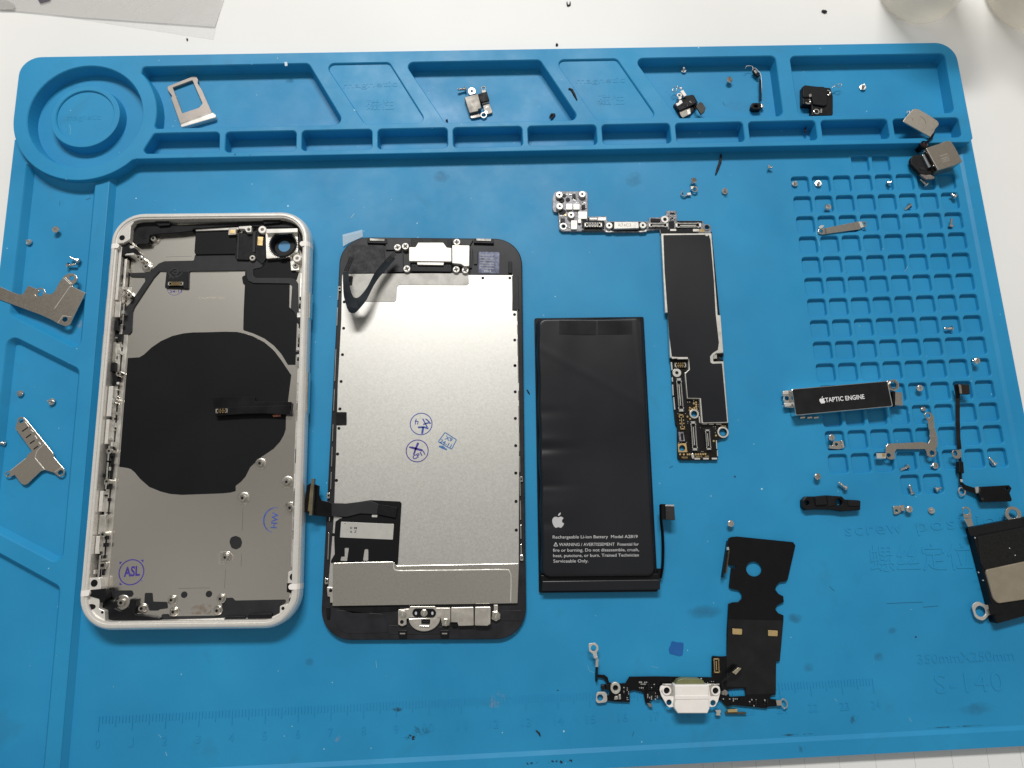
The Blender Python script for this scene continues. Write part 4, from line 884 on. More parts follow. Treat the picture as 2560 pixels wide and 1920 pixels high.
m = M(); m.strap([(*P('j', 497, 820, 5.0), 5.0), (*P('j', 478, 1135, 5.0), 5.0)], (0, 0, 1.0), 0.9); m.build('connector_plate', plain('olive grey steel', (0.20, 0.185, 0.13), 0.4, 0.7), cf)
m = M()
A = Vector(P('j', 486, 875, 4.4)); B = Vector(P('j', 462, 1095, 4.4))
for k in range(34):
    q = A.lerp(B, k / 33); m.slab(rect(q.x - 0.5, q.y - 0.07, q.x + 0.35, q.y + 0.07), 3.6, 4.4)
m.build('pin_row', GOLD, cf)
# bottom: home button bracket and sensors
m = S('n', [(690, 262), (1240, 258), (1240, 300), (1000, 320), (830, 318), (740, 290)], 1.6, 1.9, 0.3); m.build('cable_channel', BLACK, D)
m = S('n', [(605, 270), (640, 268), (635, 370), (612, 372)], 1.7, 2.3, 0.2, bev=0.1); m.build('frame_rib', BLACK, D)
for q in ([(680, 300), (740, 296), (1100, 330), (1140, 430), (1135, 490), (800, 500), (720, 470), (680, 400)], [(1140, 425), (1680, 440), (1680, 500), (1145, 505)], [(2115, 300), (2300, 296), (2310, 390), (2115, 385)]):
    m = S('n', q, 1.7, 1.9, 0.5, bev=0.06); m.build('frame_rib', BEZEL, D)
BR = plain('satin steel bracket', (0.66, 0.62, 0.56), 0.38, 0.85, 0.05, 900)
m = S('n', [(1228, 290), (1330, 282), (1325, 262), (1545, 262), (1560, 275), (1680, 275), (1680, 395), (1668, 430), (1610, 432), (1595, 360), (1330, 360), (1300, 372), (1300, 420), (1262, 435), (1228, 420)], 1.9, 2.8, 0.35, bev=0.1); hb = m.build('home_button_bracket', BR, D)
p = P('n', 1455, 362, 3.0); hc = [(p[0] + 5.0 * math.cos(a), p[1] + 4.1 * math.sin(a)) for a in [math.pi + math.pi * k / 20 for k in range(21)]]
hc = fillet(PL('n', [(1322, 358), (1590, 358)], 3.0)[::1], 0) if False else hc
m = M(); m.slab(hc, 1.8, 2.6, bev=0.25); m.build('home_button_back', BR, hb)
m = S('n', [(1345, 318), (1370, 278), (1535, 282), (1562, 318), (1540, 358), (1365, 356)], 2.7, 3.0, 1.2, bev=0.08); eb = m.build('button_plate', BLACK, hb)
for x, rx in ((1382, 0.35), (1524, 0.35)):
    p = P('n', x, 322, 3.05); m = M(); m.slab(ellipse(p[0], p[1], rx, 0.5), 2.9, 3.08); m.build('rivet', INKG, eb)
m = S('n', [(1428, 375), (1505, 375), (1503, 415), (1428, 414)], 2.5, 2.85, 0.15, bev=0.05); m.build('socket', BLACK, hb)
m = S('n', [(1440, 390), (1492, 390), (1490, 398), (1440, 398)], 2.84, 2.9); m.build('socket_slot', GREYF, hb)
m = S('n', [(1412, 428), (1500, 432), (1490, 445), (1415, 442)], 2.5, 2.9, 0.1, bev=0.04); m.build('clip_lip', SHINY, hb)
m = S('n', [(1685, 272), (1880, 268), (1882, 428), (1750, 432), (1740, 400), (1686, 400)], 1.9, 3.3, 0.3, bev=0.15); m.build('sensor_cover', BR, D)
m = S('n', [(1892, 268), (2028, 266), (2026, 415), (2000, 430), (1890, 428)], 1.9, 3.7, 0.3, bev=0.15); m.build('sensor_cover', BR, D)
m = S('n', [(2040, 308), (2085, 300), (2112, 330), (2110, 370), (2075, 392), (2035, 372)], 1.9, 2.8, 0.4, bev=0.1); m.build('bracket_ear', BR, D)
m = S('n', [(2055, 250), (2090, 250), (2090, 300), (2055, 300)], 1.9, 2.5, 0.1, bev=0.08); m.build('bracket_tab', BR, D)
m = S('n', [(1690, 402), (1742, 404), (1740, 440), (1692, 438)], 1.9, 2.6, 0.2, bev=0.08); m.build('rubber_foot', BLACK, D)
def slot_head(v, x, y, z0, z1, r, parent, ang=1.2):
    p = P(v, x, y, z1); m = M(); m.slab(circle(p[0], p[1], r, 22), z0, z1, bev=r * 0.2); s_ = m.build('screw_head', plain('satin screw', (0.62, 0.59, 0.53), 0.3, 0.9), parent) if 'SATS' not in globals() else m.build('screw_head', SATS, parent)
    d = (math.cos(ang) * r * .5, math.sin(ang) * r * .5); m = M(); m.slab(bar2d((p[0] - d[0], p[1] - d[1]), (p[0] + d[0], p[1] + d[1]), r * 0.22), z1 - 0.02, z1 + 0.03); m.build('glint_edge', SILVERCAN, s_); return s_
SATS = plain('satin screw', (0.60, 0.57, 0.50), 0.3, 0.9)
for x, y, r in ((1266, 328, 1.2), (1452, 320, 1.15), (1640, 400, 1.2), (2074, 342, 1.3)): slot_head('n', x, y, 2.6, 3.2, r, D, 1.25)
p = P('n', 1260, 397, 2.85); m = M(); m.slab(circle(p[0], p[1], 0.6, 16), 2.6, 2.84); m.build('bracket_hole', BLACK, hb)
for x in (1265, 1628):
    m = S('n', [(x - 40, 470), (x + 40, 470), (x + 36, 540), (x - 30, 540)], 1.2, 2.2, 0.2, bev=0.1); cl = m.build('bottom_clip', BLACK, D)
    m = S('n', [(x - 22, 492), (x + 24, 492), (x + 24, 503), (x - 22, 503)], 2.2, 2.4, 0.1); m.build('clip_spring', SHINY, cl)
# clear pull tab sticking out at the top left corner
FILM = mat_film('clear film', (0.75, 0.85, 0.9), 0.33, 0.15)
tb = S('f', [(748, 368), (918, 325), (924, 385), (800, 440), (752, 470)], 0.6, 0.68, 0.05); tag(tb.build('clear_film_tab', FILM), 'small clear film tab sticking out behind the top left corner of the screen assembly', 'film tab')

# ------------------------------------------------------------------ battery
B = thing('battery', 'long matte black pouch battery printed with grey warning text', 'battery', (155, 76))
BQ = [(138.9, 121.4), (176.1, 120.7), (173.35, 33.7), (136.35, 34.9)]
rb_ = random.Random(3)
def bsurf(u, v):
    p = lay(BQ, (u, v)); e = min(u, 1 - u) * 37.2; f = min(v, 1 - v) * 86
    d = min(e, f); cornr = 0
    if e < 3.0 and f < 3.0: d = 3.0 - math.hypot(3.0 - e, 3.0 - f)
    h = 3.9 * (1 - max(0.0, 1 - d / 1.1) ** 2) if d > 0 else 0.05
    h = max(h, 0.9)
    w_ = math.exp(-(u / 0.22) ** 2)
    h -= 0.38 * w_ * (math.exp(-((v - 0.52) / 0.018) ** 2) + 0.6 * math.exp(-((v - 0.66) / 0.014) ** 2) + 0.5 * math.exp(-((v - 0.80) / 0.02) ** 2) + 0.35 * math.exp(-((v - 0.38) / 0.02) ** 2)) * (1 if d > 0.6 else 0)
    h += 0.16 * w_ * (math.exp(-((v - 0.49) / 0.02) ** 2) + math.exp(-((v - 0.60) / 0.03) ** 2) + math.exp(-((v - 0.73) / 0.03) ** 2))
    h += 0.06 * math.sin(u * 9 + v * 4) * math.sin(v * 13) + 0.035 * math.sin(u * 21 + 3 * math.sin(v * 9)) * math.exp(-v / 0.15) + 0.05 * math.exp(-((v - 0.12 - 0.25 * u) / 0.02) ** 2)
    if d > 0: h += 0.05 * math.exp(-(((1 - u) - 0.05 - 0.12 * max(0, 0.3 - v)) / 0.02) ** 2)
    sx = 0.35 * math.sin(v * 31) * math.exp(-(u / 0.05) ** 2) + 0.2 * math.sin(v * 23) * math.exp(-((1 - u) / 0.05) ** 2)
    return (p[0] + sx * 0.5, p[1] + 0.25 * math.sin(u * 8) * math.exp(-(v / 0.02) ** 2), h)
m = M(); m.sheet(bsurf, 96, 170, 0.4)
POUCH = plain('matte black pouch', (0.0075, 0.0085, 0.0115), 0.38, 0, 0.06, 60, 0.03, 0.35)
m.build('battery_pouch', POUCH, B)
m = M(); bo = fillet([lay(BQ, q) for q in ((-0.010, -0.006), (1.012, -0.006), (1.018, 1.05), (-0.014, 1.05))], 0.6); m.slab(bo, 0.02, 1.0, bev=0.1); m.build('folded_seam', FLEX, B)
m = M(); q = PL('o', [(-170, 462), (855, 448), (868, 530), (-160, 545)], 3.3); q = [P('q', 262, 44, 3.3), P('q', 1282, 30, 3.3), P('q', 1280, 118, 3.3), P('q', 258, 130, 3.3)]; m.slab(fillet(q, 0.25), 0.05, 3.3, bev=0.25); m.build('protection_board', POUCH, B)
q = [P('q', 250, -6, 2.6), P('q', 1262, -20, 2.6), P('q', 1288, 40, 2.6), P('q', 256, 54, 2.6)]; m = M(); m.slab(q, 0.1, 2.6, bev=0.15); m.build('tape_fold', FLEX, B)
# squares of clear tape near the top
for a, b in (((408, 1248), (728, 1372)), ((742, 1250), (1040, 1370))):
    m = S('g', [a, (b[0], a[1] + 4), b, (a[0], b[1] - 2)], 3.90, 3.99, 0.2); m.build('tape_square', plain('dark glossy tape', (0.009, 0.0095, 0.011), 0.3, 0, 0.05, 200, 0, 0.3), B)
ztx = 4.0
for s, y, x0, x1, yy in (('Rechargeable Li-ion Battery  Model A2819', 1163.3, 1194, 1377.5, 1162), ('WARNING / AVERTISSEMENT  Potential for', 1179.5, 1207.5, 1380, 1178.5), ('fire or burning. Do not disassemble, crush,', 1191.8, 1194.5, 1380.5, 1190.5), ('heat, puncture, or burn. Trained Technician', 1203.5, 1195, 1380, 1202), ('Serviceable Only.', 1215.2, 1195.5, 1271, 1214.8)):
    m = M(); text_mesh(s, P('all', x0, y, ztx), P('all', x1, yy, ztx), 0.98, ztx, 0.02, 0.006, m); m.build('printed_text', INKG, B)
tq = PL('all', [(1195.5, 1180), (1200.5, 1170.3), (1205.5, 1180)], ztx); m = M(); m.slab(fillet(tq, 0.12), ztx, ztx + .02, holes=[inset(tq, 0.18)]); m.slab(bar2d(P('all', 1200.5, 1173.8, ztx), P('all', 1200.5, 1177, ztx), 0.14), ztx, ztx + .02); m.build('warning_triangle', INKG, B)
def apple(c, s, ang, z, mt, parent):
    """round fruit emblem with a bite on the right and one leaf; c centre, s width"""
    body = [(0.0, 0.30), (0.14, 0.35), (0.27, 0.36), (0.39, 0.30), (0.44, 0.22), (0.35, 0.12), (0.32, 0.0), (0.36, -0.12), (0.48, -0.20), (0.42, -0.34), (0.33, -0.46), (0.23, -0.54), (0.12, -0.53), (0.0, -0.49), (-0.12, -0.53), (-0.23, -0.54), (-0.34, -0.44), (-0.43, -0.28), (-0.49, -0.08), (-0.49, 0.10), (-0.43, 0.24), (-0.32, 0.33), (-0.19, 0.36), (-0.09, 0.33)]
    leaf = [(0.0, 0.42), (0.02, 0.54), (0.10, 0.64), (0.22, 0.70), (0.21, 0.58), (0.14, 0.48)]
    ca, sa = math.cos(ang), math.sin(ang)
    f = lambda q: (c[0] + s * (q[0] * ca - q[1] * sa), c[1] + s * (q[0] * sa + q[1] * ca))
    m = M()
    b = smooth_path(body + body[:1], 4)[:-1]; l = smooth_path(leaf + leaf[:1], 3)[:-1]
    m.slab([f(q) for q in b], z, z + .03); m.slab([f(q) for q in l], z, z + .03); m.build('fruit_emblem', mt, parent)
apple(P('k', 399, 1392, ztx), 3.85, math.radians(-2), ztx, INKG, B)
# battery lead
m = M(); path = [(*P('o', 868, 432, 1.6), 1.6), (*P('o', 885, 330, 1.8), 1.8), (*P('o', 890, 180, 2.4), 2.4), (*P('o', 885, 40, 3.0), 3.0), (*P('k', 1295, 1450, 3.4), 3.4), (*P('k', 1288, 1380, 4.0), 4.0), (*P('k', 1285, 1250, 4.2), 4.2)]
m.strap(smooth_path(path, 5), (0.18, 0, 0.75), 0.3); ld = m.build('battery_lead', FLEX, B)
m = S('k', [(1282, 1243), (1330, 1245), (1335, 1380), (1295, 1378)], 3.9, 4.2, 0.1, bev=0.05); m.build('lead_flex', FLEX, ld)
m = S('k', [(1325, 1250), (1402, 1250), (1410, 1385), (1330, 1380)], 3.6, 4.9, 0.25, bev=0.12); m.build('lead_connector', plain('dark grey stiffener', (0.030, 0.029, 0.031), 0.42, 0.3, 0.25, 900), ld)
m = S('k', [(1325, 1250), (1400, 1250), (1402, 1264), (1325, 1262)], 4.88, 4.95); m.build('connector_edge', TIN, ld)
m = S('o', [(840, 440), (885, 430), (870, 350), (845, 350)], 0.1, 1.4, 0.2, bev=0.1); m.build('lead_root', FLEX, B)
# ------------------------------------------------------------------ logic board
G = thing('logic_board', 'long stepped logic board with black-taped shield cans and rows of tiny connectors', 'circuit board', (195, 150))
zb = 1.1
og = [(60, 205), (75, 130), (110, 97), (505, 97), (520, 130), (525, 430), (770, 425), (777, 492), (1330, 492), (1335, 442), (1480, 438), (1558, 405), (1560, 352), (1692, 352), (1702, 482), (2035, 484), (2058, 545), (2120, 530), (2148, 575), (2140, 655), (1480, 655), (1470, 600), (1310, 612), (1290, 632), (760, 636), (745, 622), (185, 622), (147, 590), (137, 372), (78, 366), (62, 330)]
hl = [C('L1', 206, 558, zb, 0.62, 16), C('L1', 2093, 570, zb, 0.8, 18)]
m = S('L1', og, 0.1, zb, 0.18, holes=hl, bev=0.06); gb = m.build('upper_board', PCBG, G)
lo = PL('L2', [(185, 170), (200, 240), (225, 560), (252, 920), (272, 1110), (295, 1130), (300, 1570), (330, 1605), (850, 1605), (855, 1590), (838, 1332), (900, 1310), (975, 1290), (995, 1230), (1000, 1095), (930, 215), (885, 210), (880, 170)], zb)
hl = [C('L2', 362, 1438, zb, 0.95, 20), C('L2', 527, 965, zb, 1.0, 20), C('L2', 928, 1220, zb, 1.2, 22)]
m = M(); m.slab(fillet(lo, 0.25), 0.1, zb, holes=hl, bev=0.06); lb_ = m.build('lower_board', PCB, G)
m = S('g', [(1285, 480), (1726, 482), (1830, 1560), (1375, 1570)], 0.1, zb - 0.02, 0.2); m.build('middle_board', PCB, G)
canp = PL('g', [(1290, 497), (1724, 494), (1778, 1200), (1803, 1205), (1827, 1527), (1765, 1532), (1738, 1556), (1741, 1603), (1828, 1602)], 2.4) + PL('L2', [(1000, 1088), (632, 1095), (604, 757), (432, 753), (398, 400), (452, 355), (452, 188), (195, 186)], 2.4) + PL('g', [(1352, 1180), (1325, 1180)], 2.4)
m = M(); m.slab(canp, zb - 0.1, 2.4, bev=0.12); can = m.build('shield_can', SILVERCAN, G)
tapep = PL('g', [(1308, 510), (1702, 506), (1716, 560), (1745, 900), (1760, 1190), (1788, 1440), (1780, 1500), (1735, 1528), (1712, 1556), (1715, 1610), (1735, 1622), (1815, 1618)], 2.55) + PL('L2', [(985, 1075), (648, 1082), (622, 745), (440, 742), (412, 410), (470, 350), (455, 190), (220, 170)], 2.55) + PL('g', [(1362, 1400), (1345, 1180), (1318, 800)], 2.55)
m = M(); m.slab(fillet(tapep, 0.3), 2.35, 2.55, bev=0.04); m.build('black_tape', POUCH, can)
p = P('g', 1684, 512, 2.6); m = M(); m.slab(ellipse(p[0], p[1], 0.55, 0.3), 2.5, 2.62); m.build('tape_notch', SILVERCAN, can)
m = S('L2', [(215, 182), (440, 180), (445, 208), (300, 210), (290, 200), (222, 205)], 2.4, 2.75, 0.1, bev=0.08); m.build('can_rim', SILVERCAN, can)
m = S('L2', [(790, 150), (840, 140), (845, 200), (795, 205)], zb, 2.0, 0.15, bev=0.08); m.build('gold_spring', TIN, G)
m = S('L2', [(835, 150), (885, 130), (885, 215), (845, 215)], 0.2, 0.9, 0.1); m.build('board_edge', OLIVE, G)
def component(v, pts, z1, mt, name='component', z0=zb - 0.02, r=0.08, par=G): mm = S(v, pts, z0, z1, r, bev=0.05); return mm.build(name, mt, par)
def boxp(x0, y0, x1, y1): return [(x0, y0), (x1, y0), (x1, y1), (x0, y1)]
# washers, posts and parts on the upper arm
for x, y in ((149, 140), (452, 132), (154, 292), (305, 405), (806, 545), (1250, 541)):
    p = P('L1', x, y, 2.4); m = M(); m.lathe(p[0], p[1], [(1.30, zb), (1.30, 2.1), (1.12, 2.4), (0.45, 2.4), (0.42, 1.5)], 26, False); q = m.build('standoff', WSCR, G)
    m = M(); m.slab(circle(p[0], p[1], 0.44, 14), 1.4, 2.0); m.build('hole_shade', BLACK, q)  # shade of the post's hole put in as a black disc
for v, x, y, ro, ri in (('L1', 203, 556, 1.35, 0.75), ('L1', 1540, 465, 1.35, 0.62), ('L1', 2093, 568, 1.25, 0.85), ('L2', 289, 397, 1.5, 0.55), ('L2', 529, 965, 1.6, 1.02), ('L2', 928, 1220, 1.9, 1.35)):
    p = P(v, x, y, zb + .25); m = M(); m.slab(circle(p[0], p[1], ro, 26), zb, zb + 0.25, holes=[circle(p[0], p[1], ri, 22)], bev=0.07); q = m.build('screw_ring', PCBG if x == 2093 else WSCR, G)
    if (v, x) in (('L1', 1540), ('L2', 289)): m = M(); m.slab(circle(p[0], p[1], ri + 0.02, 14), zb, zb + 0.1); m.build('hole_shade', BLACK, q)  # black disc painting the ring's hole dark
for q in (boxp(240, 258, 320, 335), boxp(334, 258, 416, 335), boxp(398, 362, 512, 458), [(305, 478), (384, 480), (380, 595), (305, 595)], boxp(395, 462, 436, 512)):
    component('L1', q, 1.9, SILVERCAN, 'shield_can')
for q in (boxp(262, 285, 300, 290), boxp(262, 300, 300, 305), boxp(320, 505, 362, 512), boxp(320, 525, 362, 532), boxp(320, 545, 362, 552)):
    component('L1', q, 1.94, STEEL, 'etched_mark', 1.85, 0)
for q in (boxp(320, 130, 365, 182), boxp(440, 275, 490, 325), boxp(165, 452, 222, 500)): component('L1', q, 1.6, CHIP, 'chip')
for x, y, rx, ry in ((214, 150, 0.65, 0.7), (180, 212, 1.0, 1.0), (263, 203, 0.8, 0.75), (190, 365, 1.3, 0.95)):
    p = P('L1', x, y, 1.35); m = M(); m.slab(ellipse(p[0], p[1], rx, ry, 0.3), zb, 1.35, bev=0.12); m.build('underfill_blob', BLACK, G)
r_ = random.Random(12)
def passives(v, x0, y0, x1, y1, nx, ny, fill=0.8, w_=0.36, mts=None, skip=0.0):
    for i in range(nx):
        for j in range(ny):
            if r_.random() > fill: continue
            x = x0 + (x1 - x0) * (i + .5) / nx; y = y0 + (y1 - y0) * (j + .5) / ny; p = P(v, x, y, 1.35); h = w_ * r_.uniform(0.7, 1.1); k = w_ * r_.uniform(0.5, 1.1)
            m = M(); m.slab(rect(p[0] - h / 2, p[1] - k / 2, p[0] + h / 2, p[1] + k / 2), 1.0, 1.28 + r_.random() * 0.12); m.build('component', r_.choice(mts or [TIN, TIN, SILVERCAN, CHIP]), G)
passives('L1', 240, 122, 315, 150, 4, 1); passives('L1', 325, 190, 385, 220, 3, 2, 1.0); passives('L1', 445, 235, 505, 270, 3, 2, 1.0); passives('L1', 370, 230, 430, 255, 3, 1)
passives('L1', 430, 280, 440, 330, 1, 3, 1, 0.25); passives('L1', 492, 280, 506, 330, 1, 3, 1, 0.25); passives('L1', 150, 405, 215, 435, 4, 1, 1); passives('L1', 150, 455, 162, 505, 1, 3, 1, 0.25); passives('L1', 225, 520, 300, 590, 2, 2, 0.5, 0.3)
component('L1', boxp(218, 395, 242, 418), 1.3, GOLD, 'test_pad'); component('L1', boxp(548, 445, 645, 468), 1.3, SILVERCAN, 'test_pad', zb - .02, 0.05); component('L1', boxp(660, 438, 762, 480), 1.3, WSCR, 'solder_pad')
component('L1', boxp(520, 445, 545, 475), 1.35, CHIP, 'chip')
component('L1', [(445, 500), (470, 480), (730, 480), (750, 510), (740, 590), (700, 605), (480, 600), (445, 575)], 1.25, CHIP, 'socket_seat', zb - .02, 0.4)
connector('board_socket', 'L1', (484, 537), (708, 537), 1.7, 1.2, G, 8, WSCR, WSCR, 0.75)
component('L1', [(780, 500), (1290, 500), (1300, 590), (1190, 620), (860, 620), (775, 590)], 1.2, BLACK, 'adhesive_pad', zb - .02, 0.3)
component('L1', [(875, 500), (1190, 500), (1195, 580), (872, 588)], 2.5, SILVERCAN, 'cover_bracket', zb, 0.15)
m = M(); text_mesh('R74C3', P('L1', 930, 562, 2.52), P('L1', 1095, 560, 2.52), 1.25, 2.5, 0.02, 0, m); m.build('laser_mark', DARKST, G)
component('L1', [(760, 598), (850, 622), (830, 634), (762, 632)], 1.4, WSCR, 'edge_rail'); component('L1', [(1195, 622), (1300, 598), (1295, 625), (1210, 634)], 1.4, WSCR, 'edge_rail')
component('L1', [(445, 600), (740, 605), (745, 620), (440, 622)], 1.3, BLACK, 'edge_glue')
connector('board_socket', 'L1', (1330, 540), (1575, 540), 1.6, 1.15, G, 11, WSCR, WSCR, 0.75)
connector('board_socket', 'L1', (1680, 542), (2012, 540), 1.9, 1.15, G, 15, WSCR, WSCR, 0.75)
for q in ([(1352, 450), (1480, 458), (1480, 495), (1352, 498)], [(1590, 490), (1660, 485), (1665, 580), (1600, 585)], [(1480, 590), (1700, 600), (1980, 600), (1950, 650), (1490, 650)], [(1700, 484), (2030, 486), (2030, 500), (1700, 500)]):
    component('L1', q, 1.45, BLACK, 'edge_glue', zb - .02, 0.2)
for q in (boxp(1610, 375, 1665, 388), boxp(1625, 440, 1650, 455)): component('L1', q, 1.5, CHIP, 'chip')
passives('L1', 1570, 358, 1685, 480, 4, 5, 0.55, 0.3)
for q in (boxp(1610, 592, 1690, 618), boxp(1910, 592, 1995, 625)): component('L1', q, 1.7, WSCR, 'spring_tab')
component('L1', boxp(2008, 592, 2060, 632), 1.3, GOLD, 'test_pad'); component('L1', boxp(1968, 600, 1985, 618), 1.75, GOLD, 'test_pad')
# lower board: sockets, pads, rails
connector('board_socket', 'L2', (313, 475), (350, 930), 1.9, 1.15, G, 24, TIN, SILVERCAN, 0.85)
connector('board_socket', 'L2', (512, 1072), (540, 1468), 1.9, 1.15, G, 21, TIN, SILVERCAN, 0.85)
connector('board_socket', 'L2', (710, 1185), (732, 1458), 1.7, 1.15, G, 13, TIN, SILVERCAN, 0.85)
connector('board_socket', 'L2', (262, 292), (412, 290), 1.7, 1.15, G, 5, TIN, GOLD, 0.6)
connector('board_socket', 'L2', (345, 975), (368, 1178), 1.7, 1.12, G, 4, GOLD, GOLD, 0.35)
component('L2', [(312, 1218), (380, 1215), (400, 1340), (325, 1345)], 1.9, PCBG, 'socket_body'); component('L2', [(340, 1235), (375, 1235), (382, 1330), (350, 1330)], 2.0, CHIP, 'socket_core')
for q in ([(235, 440), (400, 420), (420, 940), (285, 950)], [(455, 1060), (590, 1050), (610, 1490), (480, 1500)], [(650, 1170), (765, 1160), (780, 1480), (680, 1485)]):
    component('L2', q, 1.16, CHIP, 'socket_seat', zb - .02, 0.3)
hpp = PL('L2', [(302, 1378), (418, 1372), (435, 1495), (308, 1498)], zb + .12); m = M(); m.slab(hpp, zb, zb + .12, holes=[C('L2', 362, 1438, zb + .12, 1.0, 22)], bev=0.04); m.build('gold_corner_pad', GOLD, G)
for q in ([(205, 250), (222, 250), (232, 360), (215, 360)], [(218, 460), (232, 460), (238, 520), (224, 520)], [(225, 560), (238, 560), (246, 710), (232, 710)], [(240, 735), (252, 735), (268, 905), (255, 905)], [(395, 395), (408, 395), (415, 520), (400, 520)], [(590, 1000), (606, 1000), (614, 1090), (600, 1090)]):
    component('L2', q, 1.7, WSCR, 'shield_rail', zb - .3)
for q in ([(528, 1575), (612, 1573), (608, 1597), (535, 1598)], [(650, 1573), (732, 1573), (728, 1596), (655, 1597)], [(770, 1573), (845, 1573), (848, 1595), (775, 1597)], [(828, 1332), (842, 1330), (846, 1450), (835, 1450)], [(842, 1470), (852, 1470), (858, 1550), (846, 1550)], [(640, 1098), (710, 1098), (708, 1112), (642, 1112)], [(730, 1100), (800, 1100), (800, 1116), (732, 1114)], [(830, 1100), (905, 1100), (905, 1115), (832, 1115)]):
    component('L2', q, 1.4, WSCR, 'shield_rail', zb - .4)
def pads(pts, r):
    for x, y in pts: p = P('L2', x, y, zb + .06); m = M(); m.slab(circle(p[0], p[1], r, 12), zb - .02, zb + .07); m.build('gold_test_pad', GOLD, G)
pads([(333, 1524), (384, 1526), (437, 1526), (466, 1524), (550, 1524), (583, 1524), (617, 1522), (650, 1522), (682, 1520), (829, 1265), (798, 1340), (435, 1003), (472, 1034), (468, 882), (498, 897), (530, 885), (555, 868), (560, 900), (465, 915), (553, 805), (524, 822), (555, 838)], 0.33)
passives('L2', 425, 765, 535, 815, 4, 2, 0.8, 0.26); passives('L2', 600, 1135, 680, 1165, 3, 2, 0.7, 0.24); passives('L2', 780, 1130, 860, 1240, 3, 4, 0.6, 0.24); passives('L2', 430, 1060, 450, 1150, 1, 4, 0.8, 0.24)
passives('L2', 240, 370, 250, 420, 1, 2, 0.5, 0.24); passives('L2', 330, 350, 440, 440, 3, 3, 0.6, 0.26, [TIN, CHIP, PCBG]); passives('L2', 290, 955, 420, 968, 5, 1, 0.7, 0.22); passives('L2', 300, 1350, 440, 1370, 4, 1, 0.7, 0.22)
passives('L2', 580, 770, 595, 990, 1, 8, 0.7, 0.24); passives('L2', 620, 1480, 660, 1495, 2, 1, 1, 0.22)
for s, a, b in (('MLB B', (358, 1580), (436, 1580)), ('34V-0', (545, 1566), (636, 1566)), ('AVN', (675, 1566), (730, 1564)), ('0924', (898, 1150), (968, 1148)), ):
    m = M(); text_mesh(s, P('L2', *a, zb + .02), P('L2', *b, zb + .02), 0.62, zb, 0.04, 0.01, m); m.build('board_print', GOLD, G)
p = P('L2', 510, 1548, 1.4); m = M(); m.slab(ellipse(p[0], p[1], 0.5, 0.95), zb, 1.4, bev=0.1); m.build('alignment_pin', TIN, G)

# ------------------------------------------------------------------ charging port flex assembly
K = thing('charging_port_flex', 'charging port assembly with white port block and wide black flex rising at its right', 'port assembly', (200, 25))
z = 0.9
up = [(1455, 90), (1475, 78), (1530, 73), (2015, 122), (2035, 150), (1968, 445), (1950, 462), (1900, 468), (1868, 500), (1862, 535), (1890, 570), (1930, 590), (1935, 640), (1880, 665), (1860, 700), (1885, 735), (1932, 755), (1932, 790), (1900, 1150), (1868, 1155), (1865, 1440), (1830, 1445), (1810, 1470), (1790, 1560), (1500, 1530), (1440, 1545), (1390, 1490), (1300, 1470), (900, 1500), (850, 1450), (740, 1520), (720, 1420), (640, 1400), (600, 1410), (605, 1505), (470, 1500), (385, 1488), (385, 1455), (425, 1440), (430, 1400), (360, 1390), (355, 1355), (415, 1345), (375, 1300), (330, 1290), (305, 1325), (312, 1265), (385, 1270), (412, 1290), (425, 1335), (500, 1345), (565, 1340), (600, 1285), (830, 1282), (1312, 1290), (1312, 1115), (1320, 1105), (1385, 1110), (1440, 1108), (1442, 900), (1455, 655), (1490, 642), (1540, 640), (1570, 610), (1572, 570), (1550, 540), (1480, 525), (1460, 510), (1478, 345), (1520, 345), (1525, 325), (1470, 325), (1450, 300), (1450, 190)]
hls = [ellipse(*P('o', 1676, 354, z), 2.55, 2.35), fillet(PL('o', [(1478, 1392), (1595, 1385), (1605, 1452), (1470, 1458), (1440, 1400)], z), 0.4)]
m = M(); m.slab(fillet(PL('o', up, z), 0.18), 0.55, z, holes=hls, bev=0.05); fx_ = m.build('flex_sheet', FLEX, K)
m = S('o', [(1455, 790), (1930, 800), (1898, 1140), (1868, 1150), (1860, 1430), (1610, 1440), (1610, 1375), (1440, 1370), (1440, 1115)], 0.85, 0.97, 0.2)
SATF = plain('satin black flex', (0.007, 0.007, 0.008), 0.3, 0, 0.4, 220, 0.05, 0.35); m.build('satin_area', SATF, K)
for x0 in (1480, 1788):
    dy = 0 if x0 == 1480 else 14
    m = S('o', [(x0 - 2, 858 + dy), (x0 + 100, 862 + dy), (x0 + 100, 930 + dy), (x0 + 8, 925 + dy)], 0.9, 1.0, 0.3); m.build('pad_window', BLACK, K)
    m = S('o', [(x0 + 10, 868 + dy), (x0 + 94, 872 + dy), (x0 + 92, 922 + dy), (x0 + 10, 918 + dy)], 0.95, 1.08, 0.25, bev=0.03); m.build('gold_pad', GOLD, K)
# end connector seen edge-on at the top left of the flex
m = M(); m.strap([(*P('o', 1448, 110, 1.6), 1.6), (*P('o', 1400, 425, 1.6), 1.6)], (0, 0, 0.9), 0.25); ec = m.build('edge_connector', BLACK, K)
m = M(); m.strap([(*P('o', 1452, 180, 2.0), 2.0), (*P('o', 1425, 390, 2.0), 2.0)], (0.25, 0, 0.5), 0.4); m.build('connector_body', plain('bronze contact strip', (0.16, 0.14, 0.10), 0.35, 0.8, 0.4, 1500), ec)
p = P('o', 1452, 178, 3.0); m = M(); m.slab(rect(p[0] - .35, p[1] - .5, p[0] + .35, p[1] + .5), 2.2, 3.0, bev=0.1); m.build('clip', SHINY, ec)
connector('flex_socket', 'o', (1350, 1128), (1356, 1250), 1.9, 0.95, K, 11, GOLD, GOLD, 0.7)
